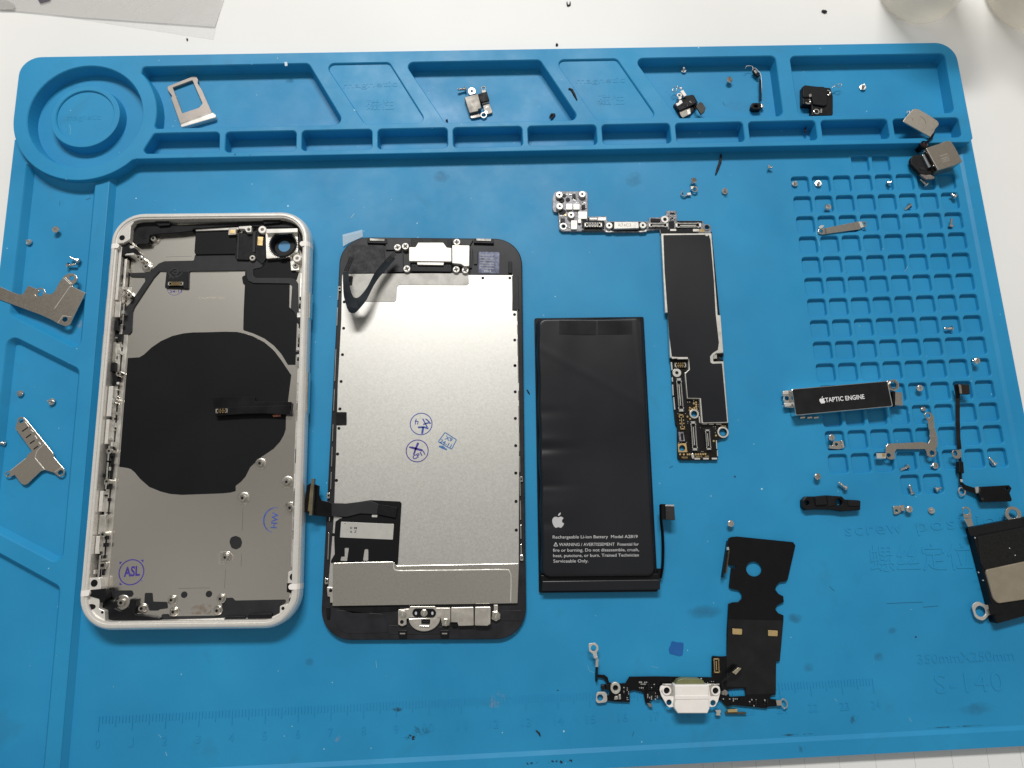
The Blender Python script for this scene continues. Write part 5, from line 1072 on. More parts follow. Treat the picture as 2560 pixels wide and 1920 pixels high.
# white port block
port = [(990, 1358), (1284, 1356), (1288, 1480), (1294, 1530), (1294, 1560), (1275, 1602), (1020, 1602), (992, 1560), (990, 1530), (998, 1480)]
m = S('o', port, 1.2, 4.8, 0.35, bev=0.3); pb = m.build('port_housing', WHITEP, K)
m = S('o', [(992, 1450), (1287, 1448), (1292, 1478), (994, 1482)], 4.75, 4.95, 0.1, bev=0.08); m.build('housing_rib', WHITEP, pb)
m = S('o', [(990, 1358), (1018, 1315), (1060, 1300), (1200, 1302), (1240, 1320), (1262, 1356)], 0.9, 3.4, 0.3, bev=0.2); m.build('resin_fill', OLIVE, pb)
GREYP = plain('brushed steel flange', (0.60, 0.56, 0.51), 0.4, 0.75, 0.06, 800)
flg = [(1012, 1350), (905, 1348), (868, 1372), (862, 1400), (875, 1450), (925, 1535), (945, 1552), (1000, 1545), (1290, 1545), (1310, 1548), (1340, 1540), (1365, 1500), (1387, 1420), (1380, 1375), (1345, 1350), (1270, 1348)]
hs = [C('o', 922, 1405, 2.6, 1.0), C('o', 1344, 1406, 2.6, 1.0), C('o', 944, 1510, 2.6, 0.85), C('o', 1325, 1514, 2.6, 0.85)]
m = S('o', flg, 1.9, 2.5, 0.5, holes=hs, bev=0.12); fg = m.build('port_flange', WHITEP, K)
for q, h_ in (([(912, 1352), (990, 1352), (990, 1452), (905, 1448), (872, 1410)], hs[0]), ([(1286, 1352), (1345, 1354), (1382, 1400), (1375, 1440), (1300, 1455)], hs[1])):
    m = S('o', q, 2.4, 2.62, 0.4, holes=[circle(sum(a[0] for a in h_) / len(h_), sum(a[1] for a in h_) / len(h_), 1.35, 22)], bev=0.06); m.build('flange_plate', GREYP, fg)
for h_, z0 in ((hs[0], 2.62), (hs[1], 2.62)):
    cx_ = sum(a[0] for a in h_) / len(h_); cy_ = sum(a[1] for a in h_) / len(h_)
    m = M(); m.slab(circle(cx_, cy_, 1.4, 24), 2.3, 2.8, holes=[circle(cx_, cy_, 0.95, 20)], bev=0.08); m.build('screw_ring', WHITEP, fg)
    m = M(); m.slab(circle(cx_, cy_, 1.0, 18), 1.5, 1.95); m.build('ring_hole', BLACK, fg)
for x in (885, 960, 1305, 1350):
    m = S('o', [(x, 1344), (x + 28, 1344), (x + 28, 1358), (x, 1358)], 2.4, 2.75, 0.1, bev=0.05); m.build('spring_lip', SHINY, fg)
r_ = random.Random(5)
def pas(v, x0, y0, x1, y1, nx, ny, fill, w_, z1=1.35, mts=None):
    for i in range(nx):
        for j in range(ny):
            if r_.random() > fill: continue
            p = P(v, x0 + (x1 - x0) * (i + .5) / nx, y0 + (y1 - y0) * (j + .5) / ny, z1); a = 1.45 * w_ * r_.uniform(.6, 1.2); b = 1.35 * w_ * r_.uniform(.5, 1.2)
            m = M(); m.slab(rect(p[0] - a / 2, p[1] - b / 2, p[0] + a / 2, p[1] + b / 2), 0.85, z1 + r_.random() * .1); m.build('component', r_.choice(mts or [TIN, TIN, CHIP, GREYF]), K)
pas('o', 680, 1325, 755, 1405, 5, 5, 0.75, 0.28); pas('o', 755, 1330, 850, 1400, 4, 5, 0.9, 0.26); pas('o', 750, 1420, 865, 1485, 7, 5, 0.7, 0.25); pas('o', 1385, 1470, 1475, 1500, 5, 2, 0.7, 0.26); pas('o', 1490, 1468, 1570, 1502, 5, 2, 0.9, 0.26); pas('o', 1630, 1475, 1740, 1545, 6, 4, 0.55, 0.26); pas('o', 1760, 1480, 1800, 1530, 2, 3, 0.9, 0.3)
pas('o', 545, 1370, 560, 1440, 1, 4, 1, 0.3); pas('o', 575, 1375, 598, 1490, 2, 7, 0.95, 0.2); pas('o', 1250, 1320, 1335, 1345, 5, 2, 0.8, 0.25); pas('o', 990, 1310, 1015, 1350, 1, 3, 1, 0.3); pas('o', 1060, 1296, 1230, 1306, 8, 1, 0.6, 0.3)
m = S('o', [(762, 1415), (822, 1412), (824, 1450), (765, 1452)], 0.9, 1.5, 0.1, bev=0.05); m.build('chip', BLACK, K)
# screw eye, left tab and the upright antenna strap
p = P('o', 481, 1384, 2.2); m = M(); m.slab(ellipse(p[0], p[1], 1.55, 1.75), 0.9, 2.2, holes=[circle(p[0], p[1], 0.85, 18)], bev=0.15); m.build('screw_eye', SILVERCAN, K)
for q in ([(470, 1460), (500, 1450), (505, 1480), (468, 1485)], [(505, 1440), (525, 1435), (528, 1480), (510, 1482)]):
    m = S('o', q, 0.9, 1.6, 0.1, bev=0.1); m.build('solder_joint', SHINY, K)
p = P('o', 350, 1466, 1.2); m = M(); m.slab(fillet([(p[0] - 1.6, p[1] - 1.6), (p[0] + 2.1, p[1] - 1.4), (p[0] + 2.0, p[1] + 1.6), (p[0] - 1.2, p[1] + 1.7)], 0.9), 0.9, 1.25, holes=[circle(p[0] - 0.1, p[1], 0.95, 20)], bev=0.06); m.build('grounding_tab', SILVERCAN, K)
m = S('o', [(352, 1358), (385, 1352), (392, 1395), (360, 1405)], 0.9, 2.0, 0.4, bev=0.25); m.build('antenna_contact', SHINY if False else CHIP, K)
m = S('o', [(395, 1352), (425, 1352), (425, 1400), (400, 1400)], 0.9, 1.8, 0.2, bev=0.1); m.build('antenna_contact', BLACK, K)
m = M(); m.strap([(*P('o', 314, 1325, 0.9), 0.9), (*P('o', 314, 1270, 1.4), 1.4), (*P('o', 318, 1200, 2.2), 2.2)], (0.22, 0, 0.6), 0.2); m.build('strap_flex', FLEX, K)
m = M(); m.strap([(*P('o', 318, 1200, 2.2), 2.2), (*P('o', 322, 1140, 2.6), 2.6), (*P('o', 312, 1112, 2.9), 2.9)], (0.35, 0, 0.3), 0.15); m.build('strap_leaf', SILVERCAN, K)
p = P('o', 290, 1038, 3.0); mo = [(p[0] - 1.5, p[1] + 1.4), (p[0] + .6, p[1] + 1.6), (p[0] + 1.5, p[1] + .6), (p[0] + 1.5, p[1] - .5), (p[0] + .9, p[1] - 1.4), (p[0] + 1.1, p[1] - 3.0), (p[0] + .0, p[1] - 3.1), (p[0] - .3, p[1] - 1.7), (p[0] - 1.4, p[1] - .9)]
m = M(); m.slab(fillet(mo, 0.35), 2.8, 3.0, holes=[circle(p[0], p[1], 0.9, 20)], bev=0.05); m.build('strap_eye', SILVERCAN, K)
# small microphone leads on the right side
path = [(*P('o', 1408, 1400, 1.5), 1.5), (*P('o', 1398, 1345, 1.8), 1.8), (*P('o', 1415, 1315, 2.2), 2.2), (*P('o', 1470, 1275, 3.0), 3.0), (*P('o', 1480, 1262, 3.2), 3.2)]
m = M(); m.strap(smooth_path(path, 4), (0.15, 0.15, 0.35), 0.15); ml = m.build('microphone_lead', GREYF, K)
m = S('o', [(1455, 1270), (1530, 1192), (1580, 1208), (1575, 1225), (1510, 1280), (1465, 1275)], 2.8, 3.2, 0.25, bev=0.08); m.build('lead_end', BLACK, ml)
m = S('o', [(1490, 1248), (1540, 1205), (1570, 1212), (1520, 1268)], 3.2, 3.45, 0.1, bev=0.06); m.build('microphone_contact', plain('pale bronze contact', (0.55, 0.50, 0.36), 0.35, 0.9, 0.3, 1500), ml)
m = S('o', [(1400, 1415), (1430, 1398), (1458, 1420), (1440, 1450), (1395, 1440)], 0.95, 1.6, 0.2, bev=0.1); m.build('microphone', plain('speckled grey cap', (0.20, 0.19, 0.18), 0.5, 0.3, 0.5, 1800), K)
m = S('o', [(1448, 1568), (1532, 1565), (1535, 1592), (1450, 1594)], 0.6, 1.8, 0.1, bev=0.1); m.build('gold_contact', GOLD, K)
m = S('o', [(1430, 1592), (1612, 1594), (1612, 1606), (1432, 1604)], 0.3, 1.2, 0.1, bev=0.06); m.build('contact_base', plain('dark bronze', (0.12, 0.10, 0.06), 0.4, 0.7), K)
m = S('o', [(1340, 1575), (1390, 1568), (1392, 1590), (1385, 1600), (1390, 1622), (1345, 1620), (1352, 1598)], 0.3, 1.5, 0.1, bev=0.12); m.build('folded_spring', SHINY, K)
m = S('o', [(752, 1512), (790, 1518), (805, 1548), (770, 1545)], 0.2, 1.4, 0.1, bev=0.15); m.build('folded_spring', DARKST, K)
m = S('o', [(1780, 1475), (1868, 1482), (1868, 1540), (1785, 1545)], 0.55, 1.0, 0.1, bev=0.05); m.build('flex_tail', FLEX, K)
m = S('o', [(1866, 1490), (1916, 1488), (1918, 1534), (1875, 1536)], 0.9, 1.5, 0.1, bev=0.1); m.build('bent_leaf', STEEL, K)
p = P('o', 1937, 1516, 1.2); m = M(); m.slab(ellipse(p[0], p[1], 1.05, 1.5, 0.2), 1.0, 1.25, holes=[ellipse(p[0], p[1], 0.75, 1.15, 0.2)], bev=0.04); m.build('leaf_eye', STEEL, K)

# ------------------------------------------------------------------ haptic motor
T_ = thing('haptic_motor', 'slim black haptic motor in a steel case with white lettering', 'haptic motor', (246, 92))
z = 4.0
hq = [(205, 250), (1035, 180), (1082, 402), (240, 480)]
m = S('l', hq, 0.4, z - .15, 0.5, bev=0.25); cs = m.build('steel_case', SHINY, T_)
m = S('l', [(212, 255), (1028, 186), (1072, 395), (246, 472)], z - .3, z, 0.4, bev=0.08); m.build('top_label', plain('black coated lid', (0.007, 0.007, 0.008), 0.45, 0, 0.1, 900, 0, 0.3), T_)
for s, a, b, h in (('TAPTIC ENGINE', (497, 365), (836, 334), 1.55),):
    m = M(); text_mesh(s, P('l', *a, z), P('l', *b, z), h, z, 0.03, 0.016, m); m.build('printed_text', INKW, T_)
apple(P('l', 469, 349, z), 1.95, math.radians(5), z, INKW, T_)
lu = [(200, 262), (165, 262), (125, 285), (122, 305), (140, 315), (132, 345), (145, 372), (138, 395), (165, 410), (225, 415), (235, 470)]
m = S('l', lu, 1.2, 1.8, 0.3, holes=[C('l', 165, 329, 1.8, 0.75, 18)], bev=0.12); lg = m.build('mounting_lug', SHINY, T_)
for q in ([(128, 268), (180, 262), (180, 296), (130, 300)], [(138, 370), (205, 370), (205, 395), (150, 408)]):
    m = S('l', q, 1.7, 2.4, 0.25, bev=0.2); m.build('lug_fold', WSCR, lg)
p = P('l', 1082, 217, 2.6); m = M(); m.slab(fillet([(p[0] - 2.6, p[1] + 1.6), (p[0] + 1.2, p[1] + 2.1), (p[0] + 2.1, p[1] + .6), (p[0] + 1.9, p[1] - 1.2), (p[0] + .3, p[1] - 2.1), (p[0] - 1.5, p[1] - 1.6)], 1.0), 2.0, 2.6, holes=[circle(p[0] - .1, p[1], 1.2, 20)], bev=0.12); m.build('mounting_lug', SHINY, T_)
m = M(); m.slab(circle(p[0] - .1, p[1], 1.5, 24), 2.5, 3.0, holes=[circle(p[0] - .1, p[1], 1.1, 20)], bev=0.1); m.build('lug_ring', DARKST, T_)
for x0 in (278, 340, 395):
    m = S('l', [(x0, 492), (x0 + 42, 488), (x0 + 44, 502), (x0, 508)], 0.3, 1.0, 0.1, bev=0.08); m.build('case_foot', STEEL, T_)
m = S('l', [(1085, 290), (1100, 275), (1160, 282), (1165, 395), (1100, 390), (1100, 340)], 1.0, 1.8, 0.1, bev=0.06); m.build('contact_flap', STEEL, T_)
m = S('l', [(1078, 270), (1100, 272), (1100, 400), (1086, 405)], 0.8, 2.4, 0.1); m.build('flap_flex', BLACK, T_)

# ------------------------------------------------------------------ loudspeaker (cut by the right edge of the photo)
Q = thing('loudspeaker_module', 'black loudspeaker module with a rounded beige plate, at the right edge', 'loudspeaker', (285, 45))
z = 3.3
sq = [(508, 548), (1000, 452), (1300, 405), (1500, 1300), (768, 1500), (752, 1480)]
m = S('R1', sq, 0.1, z, [1.2, 1.5, 1, 1, 1.0, 0.5], bev=0.5); m.build('speaker_body', BLACK, Q)
m = S('R1', [(570, 640), (1010, 550), (1300, 490), (1400, 850), (650, 980), (600, 900)], z - .1, z + 0.25, 0.8, bev=0.15); m.build('body_step', plain('matte black moulding', (0.010, 0.010, 0.010), 0.65, 0, 0.3, 1500, 0.3, 0.2), Q)
pts_ = [(655, 965), (1000, 890), (1300, 830), (1400, 1200), (1027, 1262), (770, 1300), (725, 1250), (655, 1000)]
m = S('R1', pts_, z - .1, z + 0.6, [2.2, 0, 1, 1, 0, 1.6, 2.5, 1.2], bev=0.3); m.build('resonator_plate', plain('beige satin plate', (0.36, 0.31, 0.235), 0.35, 0.5, 0.06, 300), Q)
for q in ([(470, 552), (1000, 452), (1015, 540), (500, 635)],):
    m = S('R1', q, z - .1, z + .1, 0.5, bev=0.1); m.build('top_ridge', MATTE, Q)
m = S('R1', [(690, 1310), (800, 1310), (840, 1380), (820, 1400), (700, 1410)], z - .2, z + .15, 0.3, bev=0.1); m.build('corner_step', BLACK, Q)
m = S('R1', [(420, 350), (440, 342), (475, 345), (500, 375), (510, 440), (505, 455), (435, 455)], 2.5, 2.8, [0.8] * 5 + [0, 0], holes=[C('R1', 460, 388, 2.8, 1.0, 20)], bev=0.08); t1 = m.build('mounting_tab', STEEL, Q)
m = S('R1', [(432, 462), (508, 455), (530, 530), (478, 545), (455, 500)], 2.7, 3.0, 0.3, bev=0.08); m.build('tab_root', STEEL, t1)
p = P('R1', 922, 418, 2.8); m = M(); m.slab(ellipse(p[0], p[1], 2.7, 2.6), 2.4, 2.8, holes=[circle(p[0], p[1] + .1, 1.45, 22)], bev=0.1); m.build('mounting_tab', STEEL, Q)
p = P('R1', 600, 1376, 1.5); m = M(); m.slab(fillet([(p[0] - 2.7, p[1] + 2.0), (p[0] - .4, p[1] + 3.2), (p[0] + 2.2, p[1] + 1.8), (p[0] + 4.6, p[1] + 1.9), (p[0] + 4.4, p[1] - .2), (p[0] + 5.0, p[1] - .9), (p[0] + 2.3, p[1] - 1.4), (p[0] + .4, p[1] - 3.1), (p[0] - 2.1, p[1] - 2.0)], [1.8, 1.8, .8, .2, .3, .2, .8, 1.8, 1.8]), 1.1, 1.5, holes=[circle(p[0], p[1], 1.7, 22)], bev=0.1); m.build('mounting_tab', WSCR, Q)
for x, y in ((940, 822), (885, 752), (580, 992), (625, 1070), (545, 650), (735, 1255)):
    p = P('R1', x, y, z + .3); m = M(); m.slab(ellipse(p[0], p[1], 0.22, 0.14, x), z, z + .32); m.build('dust_fleck', INKG, Q)
# ------------------------------------------------------------------ SIM tray in the first big recess
zf = -0.4
J = thing('sim_tray', 'silver card tray with an open window, lying in the first long recess', 'card tray', (*P('a', 1650, 880, zf), zf))
z = 0.75
op = [(1445, 765), (1450, 745), (1660, 662), (1695, 662), (1712, 690), (1705, 715), (1722, 745), (1740, 770), (1830, 972), (1560, 1075), (1480, 850), (1485, 825), (1462, 795)]
hp = fillet(PL('a', [(1492, 755), (1662, 692), (1750, 895), (1720, 930), (1575, 978)], z), [0.3, 0.3, 0.6, 0.9, 0.3])
m = S('a', op, 0.0, z, 0.45, holes=[hp], bev=0.08); m.build('tray_frame', plain('satin tray metal', (0.36, 0.32, 0.29), 0.35, 0.4, 0.04, 700, 0, .5, .03), J)
m = S('a', [(1556, 1076), (1838, 970), (1865, 992), (1862, 1015), (1568, 1100)], zf + .05, 1.3, 0.25, bev=0.2); m.build('tray_lip', ALU, J)
m = S('a', [(1566, 1062), (1825, 964), (1830, 974), (1570, 1076)], z, 1.0, 0.05, bev=0.06); m.build('lip_ridge', SHINY, J)

# ------------------------------------------------------------------ bracket in the second recess
J = thing('flash_bracket', 'steel bracket with a ringed eye and a black tape patch, in the middle long recess', 'bracket', (*P('S1', 1100, 900, zf), zf))
z = 1.6
FBR = plain('dull taupe steel', (0.155, 0.142, 0.122), 0.45, 0.25, 0.05, 900)
FBR2 = plain('taupe steel flange', (0.25, 0.23, 0.205), 0.42, 0.3, 0.1, 900)
FBR3 = plain('bright worn steel', (0.55, 0.53, 0.50), 0.4, 0.4, 0.1, 900)
m = S('S1', [(615, 650), (810, 590), (1130, 515), (1215, 850), (1255, 1060), (1140, 1100), (1145, 1165), (810, 1245)], 0.2, z, 0.25, bev=0.15); bk = m.build('domed_plate', FBR, J)
m = S('S1', [(1135, 525), (1465, 445), (1560, 755), (1240, 840)], 0.2, z + .05, 0.12, bev=0.08); m.build('tape_patch', MATTE, J)
m = S('S1', [(1265, 850), (1545, 795), (1555, 835), (1290, 900)], 0.0, 1.0, 0.08, bev=0.1); m.build('bent_edge', FBR3, J)
m = S('S1', [(1320, 960), (1560, 890), (1680, 1200), (1650, 1240), (1480, 1290), (1350, 1120)], 0.0, 0.6, 0.3, bev=0.1); pl_ = m.build('side_plate', FBR2, J)
m = M(); text_mesh('A', P('S1', 1420, 1045, .62), P('S1', 1540, 1020, .62), 0.6, 0.6, 0.02, 0.01, m); m.build('stamped_letter', SILVERCAN, pl_)
eye = P('S1', 1345, 1320, 0.5)
m = S('S1', [(815, 1340), (870, 1440), (1000, 1430), (1240, 1380), (1245, 1330), (1200, 1300), (1150, 1255), (860, 1330)], 0.0, 0.5, 0.3, bev=0.1); m.build('bottom_flange', FBR2, J)
m = M(); m.slab(circle(*eye, 1.2, 24), 0.0, 0.55, holes=[circle(*eye, 0.8, 20)], bev=0.08); m.build('ring_eye', FBR3, J)
m = S('S1', [(1330, 1200), (1430, 1135), (1510, 1180), (1500, 1260), (1440, 1290)], 0.0, 0.62, 0.4, bev=0.08); m.build('eye_web', FBR3, J)
c_ = P('S1', 895, 410, 1.0)
m = S('S1', [(815, 560), (760, 440), (770, 340), (850, 280), (940, 280), (1020, 340), (1045, 430), (1035, 500)], 0.6, 0.9, 0.5, holes=[circle(*c_, 0.55, 18)], bev=0.06); m.build('bright_ear', WSCR, J)
c_ = P('S1', 1340, 310, 0.9)
m = M(); m.slab(circle(*c_, 0.95, 24), 0.5, 0.9, holes=[circle(*c_, 0.66, 20)], bev=0.08); m.build('ring_eye', FBR2, J)
m = S('S1', [(1260, 380), (1420, 370), (1435, 450), (1275, 485)], 0.4, 0.9, 0.1, bev=0.06); m.build('ear_stem', FBR2, J)

# ------------------------------------------------------------------ antenna clip assembly, third recess
J = thing('antenna_clip_board', 'small black antenna flex with white pads and a raised black cap', 'antenna flex', (*P('N1', 520, 950, zf), zf))
m = S('N1', [(200, 950), (320, 860), (480, 760), (600, 735), (640, 750), (720, 900), (700, 1000), (560, 1150), (390, 1235), (350, 1200)], -0.3, 0.6, 0.3, bev=0.1); m.build('flex_base', FLEX, J)
m = S('N1', [(310, 1075), (560, 1020), (575, 1140), (400, 1225), (370, 1200)], 0.5, 0.75, 0.2, bev=0.05); m.build('steel_foot', DARKST, J)
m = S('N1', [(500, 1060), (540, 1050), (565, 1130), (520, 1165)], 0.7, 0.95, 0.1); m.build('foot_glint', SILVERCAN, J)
m = S('N1', [(255, 985), (430, 880), (640, 790), (700, 900), (600, 960), (330, 1075), (290, 1040)], 0.5, 1.5, 0.3, bev=0.2); m.build('module_block', CHIP, J)
r_ = random.Random(3)
for k in range(16):
    t_ = r_.random(); x = 290 + t_ * 380; y = 1030 - t_ * 190 + r_.uniform(-45, 45); p = P('N1', x, y, 1.6); a_ = 0.18 * r_.uniform(.7, 1.6)
    m = M(); m.slab(bar2d((p[0] - a_, p[1] - a_ * .3), (p[0] + a_, p[1] + a_ * .3), 0.2), 1.4, 1.6); m.build('component', r_.choice([TIN, GREYF, GREYF, CHIP]), J)
m = S('N1', [(248, 925), (315, 900), (325, 860), (370, 848), (400, 905), (290, 980)], 1.0, 1.75, 0.15, bev=0.08); m.build('white_pad', WHITEP, J)
m = S('N1', [(345, 665), (410, 632), (482, 745), (430, 775)], 0.8, 1.7, 0.15, bev=0.08); m.build('white_pad', WHITEP, J)
p = P('N1', 328, 745, 1.6); m = M(); m.slab(ellipse(p[0], p[1], 0.95, 0.85), 1.0, 1.6, holes=[circle(p[0], p[1], 0.5, 18)], bev=0.08); m.build('grounding_ring', WHITEP, J)
m = S('N1', [(305, 790), (385, 780), (360, 830), (320, 835)], 1.0, 1.5, 0.15, bev=0.08); m.build('ring_stem', WHITEP, J)
m = M(); m.tube([(*P('N1', x, y, 1.9), 1.9) for x, y in smooth_path([(300, 595), (280, 562), (225, 585), (185, 625), (200, 680), (250, 655), (290, 590), (345, 610), (395, 600)], 4)], 0.13, 6); m.build('wire_loop', DARKST, J)
m = S('N1', [(325, 590), (365, 575), (400, 600), (370, 625), (335, 615)], 1.7, 1.95, 0.1, bev=0.06); m.build('loop_tab', SILVERCAN, J)
m = M(); m.strap([(*P('N1', 640, 960, 1.0), 1.0), (*P('N1', 700, 1010, 2.2), 2.2), (*P('N1', 730, 1000, 3.0), 3.0)], (0.5, -0.9, 0), 0.25); m.build('cap_flex', FLEX, J)
m = S('N1', [(680, 980), (770, 882), (830, 920), (888, 1020), (865, 1100), (790, 1162)], 3.2, 3.8, 0.35, bev=0.15); m.build('raised_cap', plain('dark olive cap', (0.018, 0.018, 0.015), 0.4), J)

# ------------------------------------------------------------------ antenna strap with its black block
J = thing('antenna_strap', 'thin bent antenna strap ending in a small black hexagonal block', 'antenna strap', (*P('N1', 2000, 700, zf), zf))
m = M(); m.strap([(*P('N1', x, y, zz), zz) for x, y, zz in ((2045, 420, 1.6), (2050, 600, 1.5), (2050, 760, 1.4), (2050, 880, 1.2))], (0.33, 0, 0.35), 0.14); m.build('strap', plain('dark blue flex', (0.004, 0.03, 0.06), 0.4, 0, .1, 300, 0, 0.3), J)
m = M(); m.tube([(*P('N1', x, y, 2.0), 2.0) for x, y in ((1900, 185), (1940, 165), (2052, 285), (2070, 380), (2080, 560), (2078, 700))], 0.09, 6); m.build('strap_edge', SILVERCAN, J)
m = M(); m.tube([(*P('N1', x, y, 1.8), 1.8) for x, y in ((1725, 190), (1755, 125), (1860, 125), (1890, 150), (1895, 195), (1870, 225))], 0.09, 6); m.build('strap_hook', SILVERCAN, J)
m = S('N1', [(1885, 230), (1930, 185), (1990, 255), (2040, 270), (2030, 310), (2040, 340), (2000, 350), (1965, 325), (1925, 290)], 0.6, 1.4, 0.2, bev=0.1); m.build('strap_pad', FLEX, J)
m = S('N1', [(1905, 228), (1945, 195), (1990, 255), (1955, 290)], 1.35, 1.5, 0.1, bev=0.04); m.build('pad_window', STEEL, J)
m = M(); m.tube([(*P('N1', x, y, 1.5), 1.5) for x, y in ((2030, 320), (2050, 345), (2030, 400), (2045, 430))], 0.2, 6); m.build('strap_neck', FLEX, J)
hx = PL('N1', [(1870, 915), (1960, 905), (2050, 915), (2075, 975), (2060, 1045), (1900, 1050), (1850, 1000)], 1.6); p = P('N1', 1958, 978, 1.6)
m = M(); m.slab(fillet(hx, 0.3), -0.3, 1.6, holes=[ellipse(p[0], p[1], 0.75, 0.5)], bev=0.2); m.build('hex_block', BLACK, J)
m = S('N1', [(2065, 935), (2095, 925), (2130, 975), (2105, 1020), (2075, 1000)], 0.2, 1.2, 0.15, bev=0.15); m.build('end_clip', STEEL, J)

# ------------------------------------------------------------------ black camera-side block in the last recess
J = thing('speaker_bracket', 'black plastic block with three bright screw seats, in the last recess', 'bracket', (*P('d', 430, 870, zf), zf))
m = S('d', [(298, 748), (320, 735), (540, 760), (562, 830), (562, 985), (545, 998), (380, 998), (378, 905), (300, 900)], -0.3, 2.2, 0.35, bev=0.2); m.build('moulded_block', BLACK, J)
m = S('d', [(300, 745), (480, 748), (515, 775), (512, 900), (490, 915), (392, 900), (380, 840), (305, 840)], 2.1, 2.9, 0.4, bev=0.2); m.build('raised_step', MATTE, J)
m = S('d', [(300, 830), (375, 835), (372, 905), (305, 900)], 2.1, 2.4, 0.3, bev=0.1); m.build('lower_step', BLACK, J)
for x, y, ang0, ang1 in ((518, 800, -100, 180), (345, 875, -160, 60), (420, 962, 0, 360)):
    c_ = P('d', x, y, 2.5); pth = [(c_[0] + 0.95 * math.cos(math.radians(a)), c_[1] + 0.95 * math.sin(math.radians(a))) for a in range(ang0, ang1 + 1, 20)]
    m = M()
    if ang1 - ang0 == 360: m.slab(circle(*c_, 1.15, 24), 2.1, 2.5, holes=[circle(*c_, 0.7, 20)], bev=0.08)
    else: m.slab(ribbon2d(pth, 0.5), 2.1, 2.55, bev=0.06)
    m.build('screw_seat', SHINY, J)
m = S('d', [(455, 940), (468, 940), (466, 975), (455, 975)], 2.1, 2.5, 0.05); m.build('seat_tab', SHINY, J)
m = S('d', [(352, 820), (372, 808), (378, 830), (360, 840)], 2.8, 3.0, 0.05); m.build('seat_tab', SHINY, J)
m = M(); m.tube([(*P('d', x, y, 1.8), 1.8) for x, y in ((545, 765), (560, 752), (590, 728), (635, 722), (638, 740), (612, 758), (585, 742), (560, 752))], 0.12, 6); m.build('wire_hook', STEEL, J)

# ------------------------------------------------------------------ camera modules and covers, right
J = thing('front_camera_cover', 'rounded dull steel cover plate bridging the last small slot of the tray', 'cover plate', (*P('C1', 550, 350, 4.2), 4.2))
z = 5.6
def crease(u, v):
    q = PL('C1', [(205, 325), (460, 85), (900, 355), (725, 620)], z); p = lay(q, (u, v)); return p
cpts = [(205, 325), (245, 265), (395, 100), (440, 90), (500, 98), (640, 175), (850, 310), (885, 355), (878, 400), (815, 470), (795, 520), (725, 622), (700, 605)]
m = S('C1', cpts, z - .5, z, [0.3, 0.2, 0.3, 0.6, 0.5, 0.2, 0.5, 1.2, 1.0, 0.3, 0.3, 0.4, 0.2], bev=0.12); m.build('cover_sheet', mat_plate('crumpled dull steel', (0.58, 0.53, 0.46), 0.42), J)
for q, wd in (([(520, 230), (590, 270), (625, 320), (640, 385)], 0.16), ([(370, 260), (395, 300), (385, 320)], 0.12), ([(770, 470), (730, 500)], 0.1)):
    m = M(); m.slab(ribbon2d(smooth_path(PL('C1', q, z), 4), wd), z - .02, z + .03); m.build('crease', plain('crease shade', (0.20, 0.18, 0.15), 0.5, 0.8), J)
m = M(); m.tube([(*P('C1', x, y, 5.0), 5.0) for x, y in ((270, 175), (290, 140), (320, 125), (335, 150), (310, 180), (340, 150), (380, 110))], 0.12, 6); m.build('wire_hook', STEEL, J)
m = M(); m.strap([(*P('C1', 770, 560, 5.0), 5.0), (*P('C1', 735, 640, 4.8), 4.8), (*P('C1', 715, 685, 4.7), 4.7)], (0.9, 0.5, 0), 0.3); m.build('cover_flex', BLACK, J)
J = thing('front_camera', 'tiny black front camera lens at the tray edge beside the steel cover plate', 'camera', (*P('C1', 620, 750, 1.0), 0.0))
p = P('C1', 618, 755, 4.4); m = M(); m.lathe(p[0], p[1], [(1.5, 3.2), (1.5, 4.2), (1.25, 4.4), (0.9, 4.3), (0.6, 4.0), (0.01, 4.0)], 24, False); m.add([], []); m.build('lens_barrel', BLACK, J)
m = M(); m.slab(circle(*p, 0.55, 16), 3.9, 4.05); m.build('lens_glass', plain('dark red coated glass', (0.05, 0.008, 0.012), 0.08), J)
m = M(); m.strap([(p[0] + .3, p[1] + .6, 3.8), (*P('C1', 690, 700, 4.4), 4.4)], (0.4, -0.3, 0), 0.25); m.build('camera_flex', FLEX, J)
m = M(); m.post(p[0], p[1], 0.1, 3.3, 1.0, 0, 16); m.build('camera_base', BLACK, J)
J = thing('rear_camera', 'square rear camera with an etched steel lid and a black foam-backed flex', 'camera', (*P('C1', 950, 1000, 0), 0.0))
z = 5.2
m = S('C1', [(640, 830), (900, 745), (1010, 700), (1105, 690), (1180, 800), (1330, 1080), (1150, 1165), (870, 1250)], 0.3, z, [0.2, 0, 0.2, 0.7, 0, 0.2, 0, 0.3], bev=0.2); m.build('camera_body', mat_plate('etched camera lid', (0.42, 0.375, 0.32), 0.40), J)
CET = plain('etched grey-white mark', (0.42, 0.39, 0.35), 0.5, 0.3)
r_ = random.Random(9)
for k, (s_, a, b) in enumerate((('P4804LY', (925, 1050), (1078, 995)), ('M3BCVN', (950, 1078), (1085, 1030)), ('CWC130', (960, 1108), (1090, 1065)))):
    m = M(); text_mesh(s_, P('C1', *a, z), P('C1', *b, z), 0.55, z, 0.02, 0, m); m.build('etched_line', CET, J)
m = M(); m.slab(bar2d(P('C1', 905, 985, z), P('C1', 1045, 938, z), 0.22), z - .02, z + .02); m.build('etched_underline', CET, J)
m = S('C1', [(640, 845), (670, 870), (800, 1150), (870, 1245), (840, 1250), (780, 1160), (620, 880)], 3.6, 4.6, 0.1, bev=0.1); m.build('camera_rim', BLACK, J)
m = S('C1', [(578, 955), (650, 900), (790, 1150), (700, 1198)], 2.6, 4.0, 0.25, bev=0.3); m.build('polished_bracket', SHINY, J)
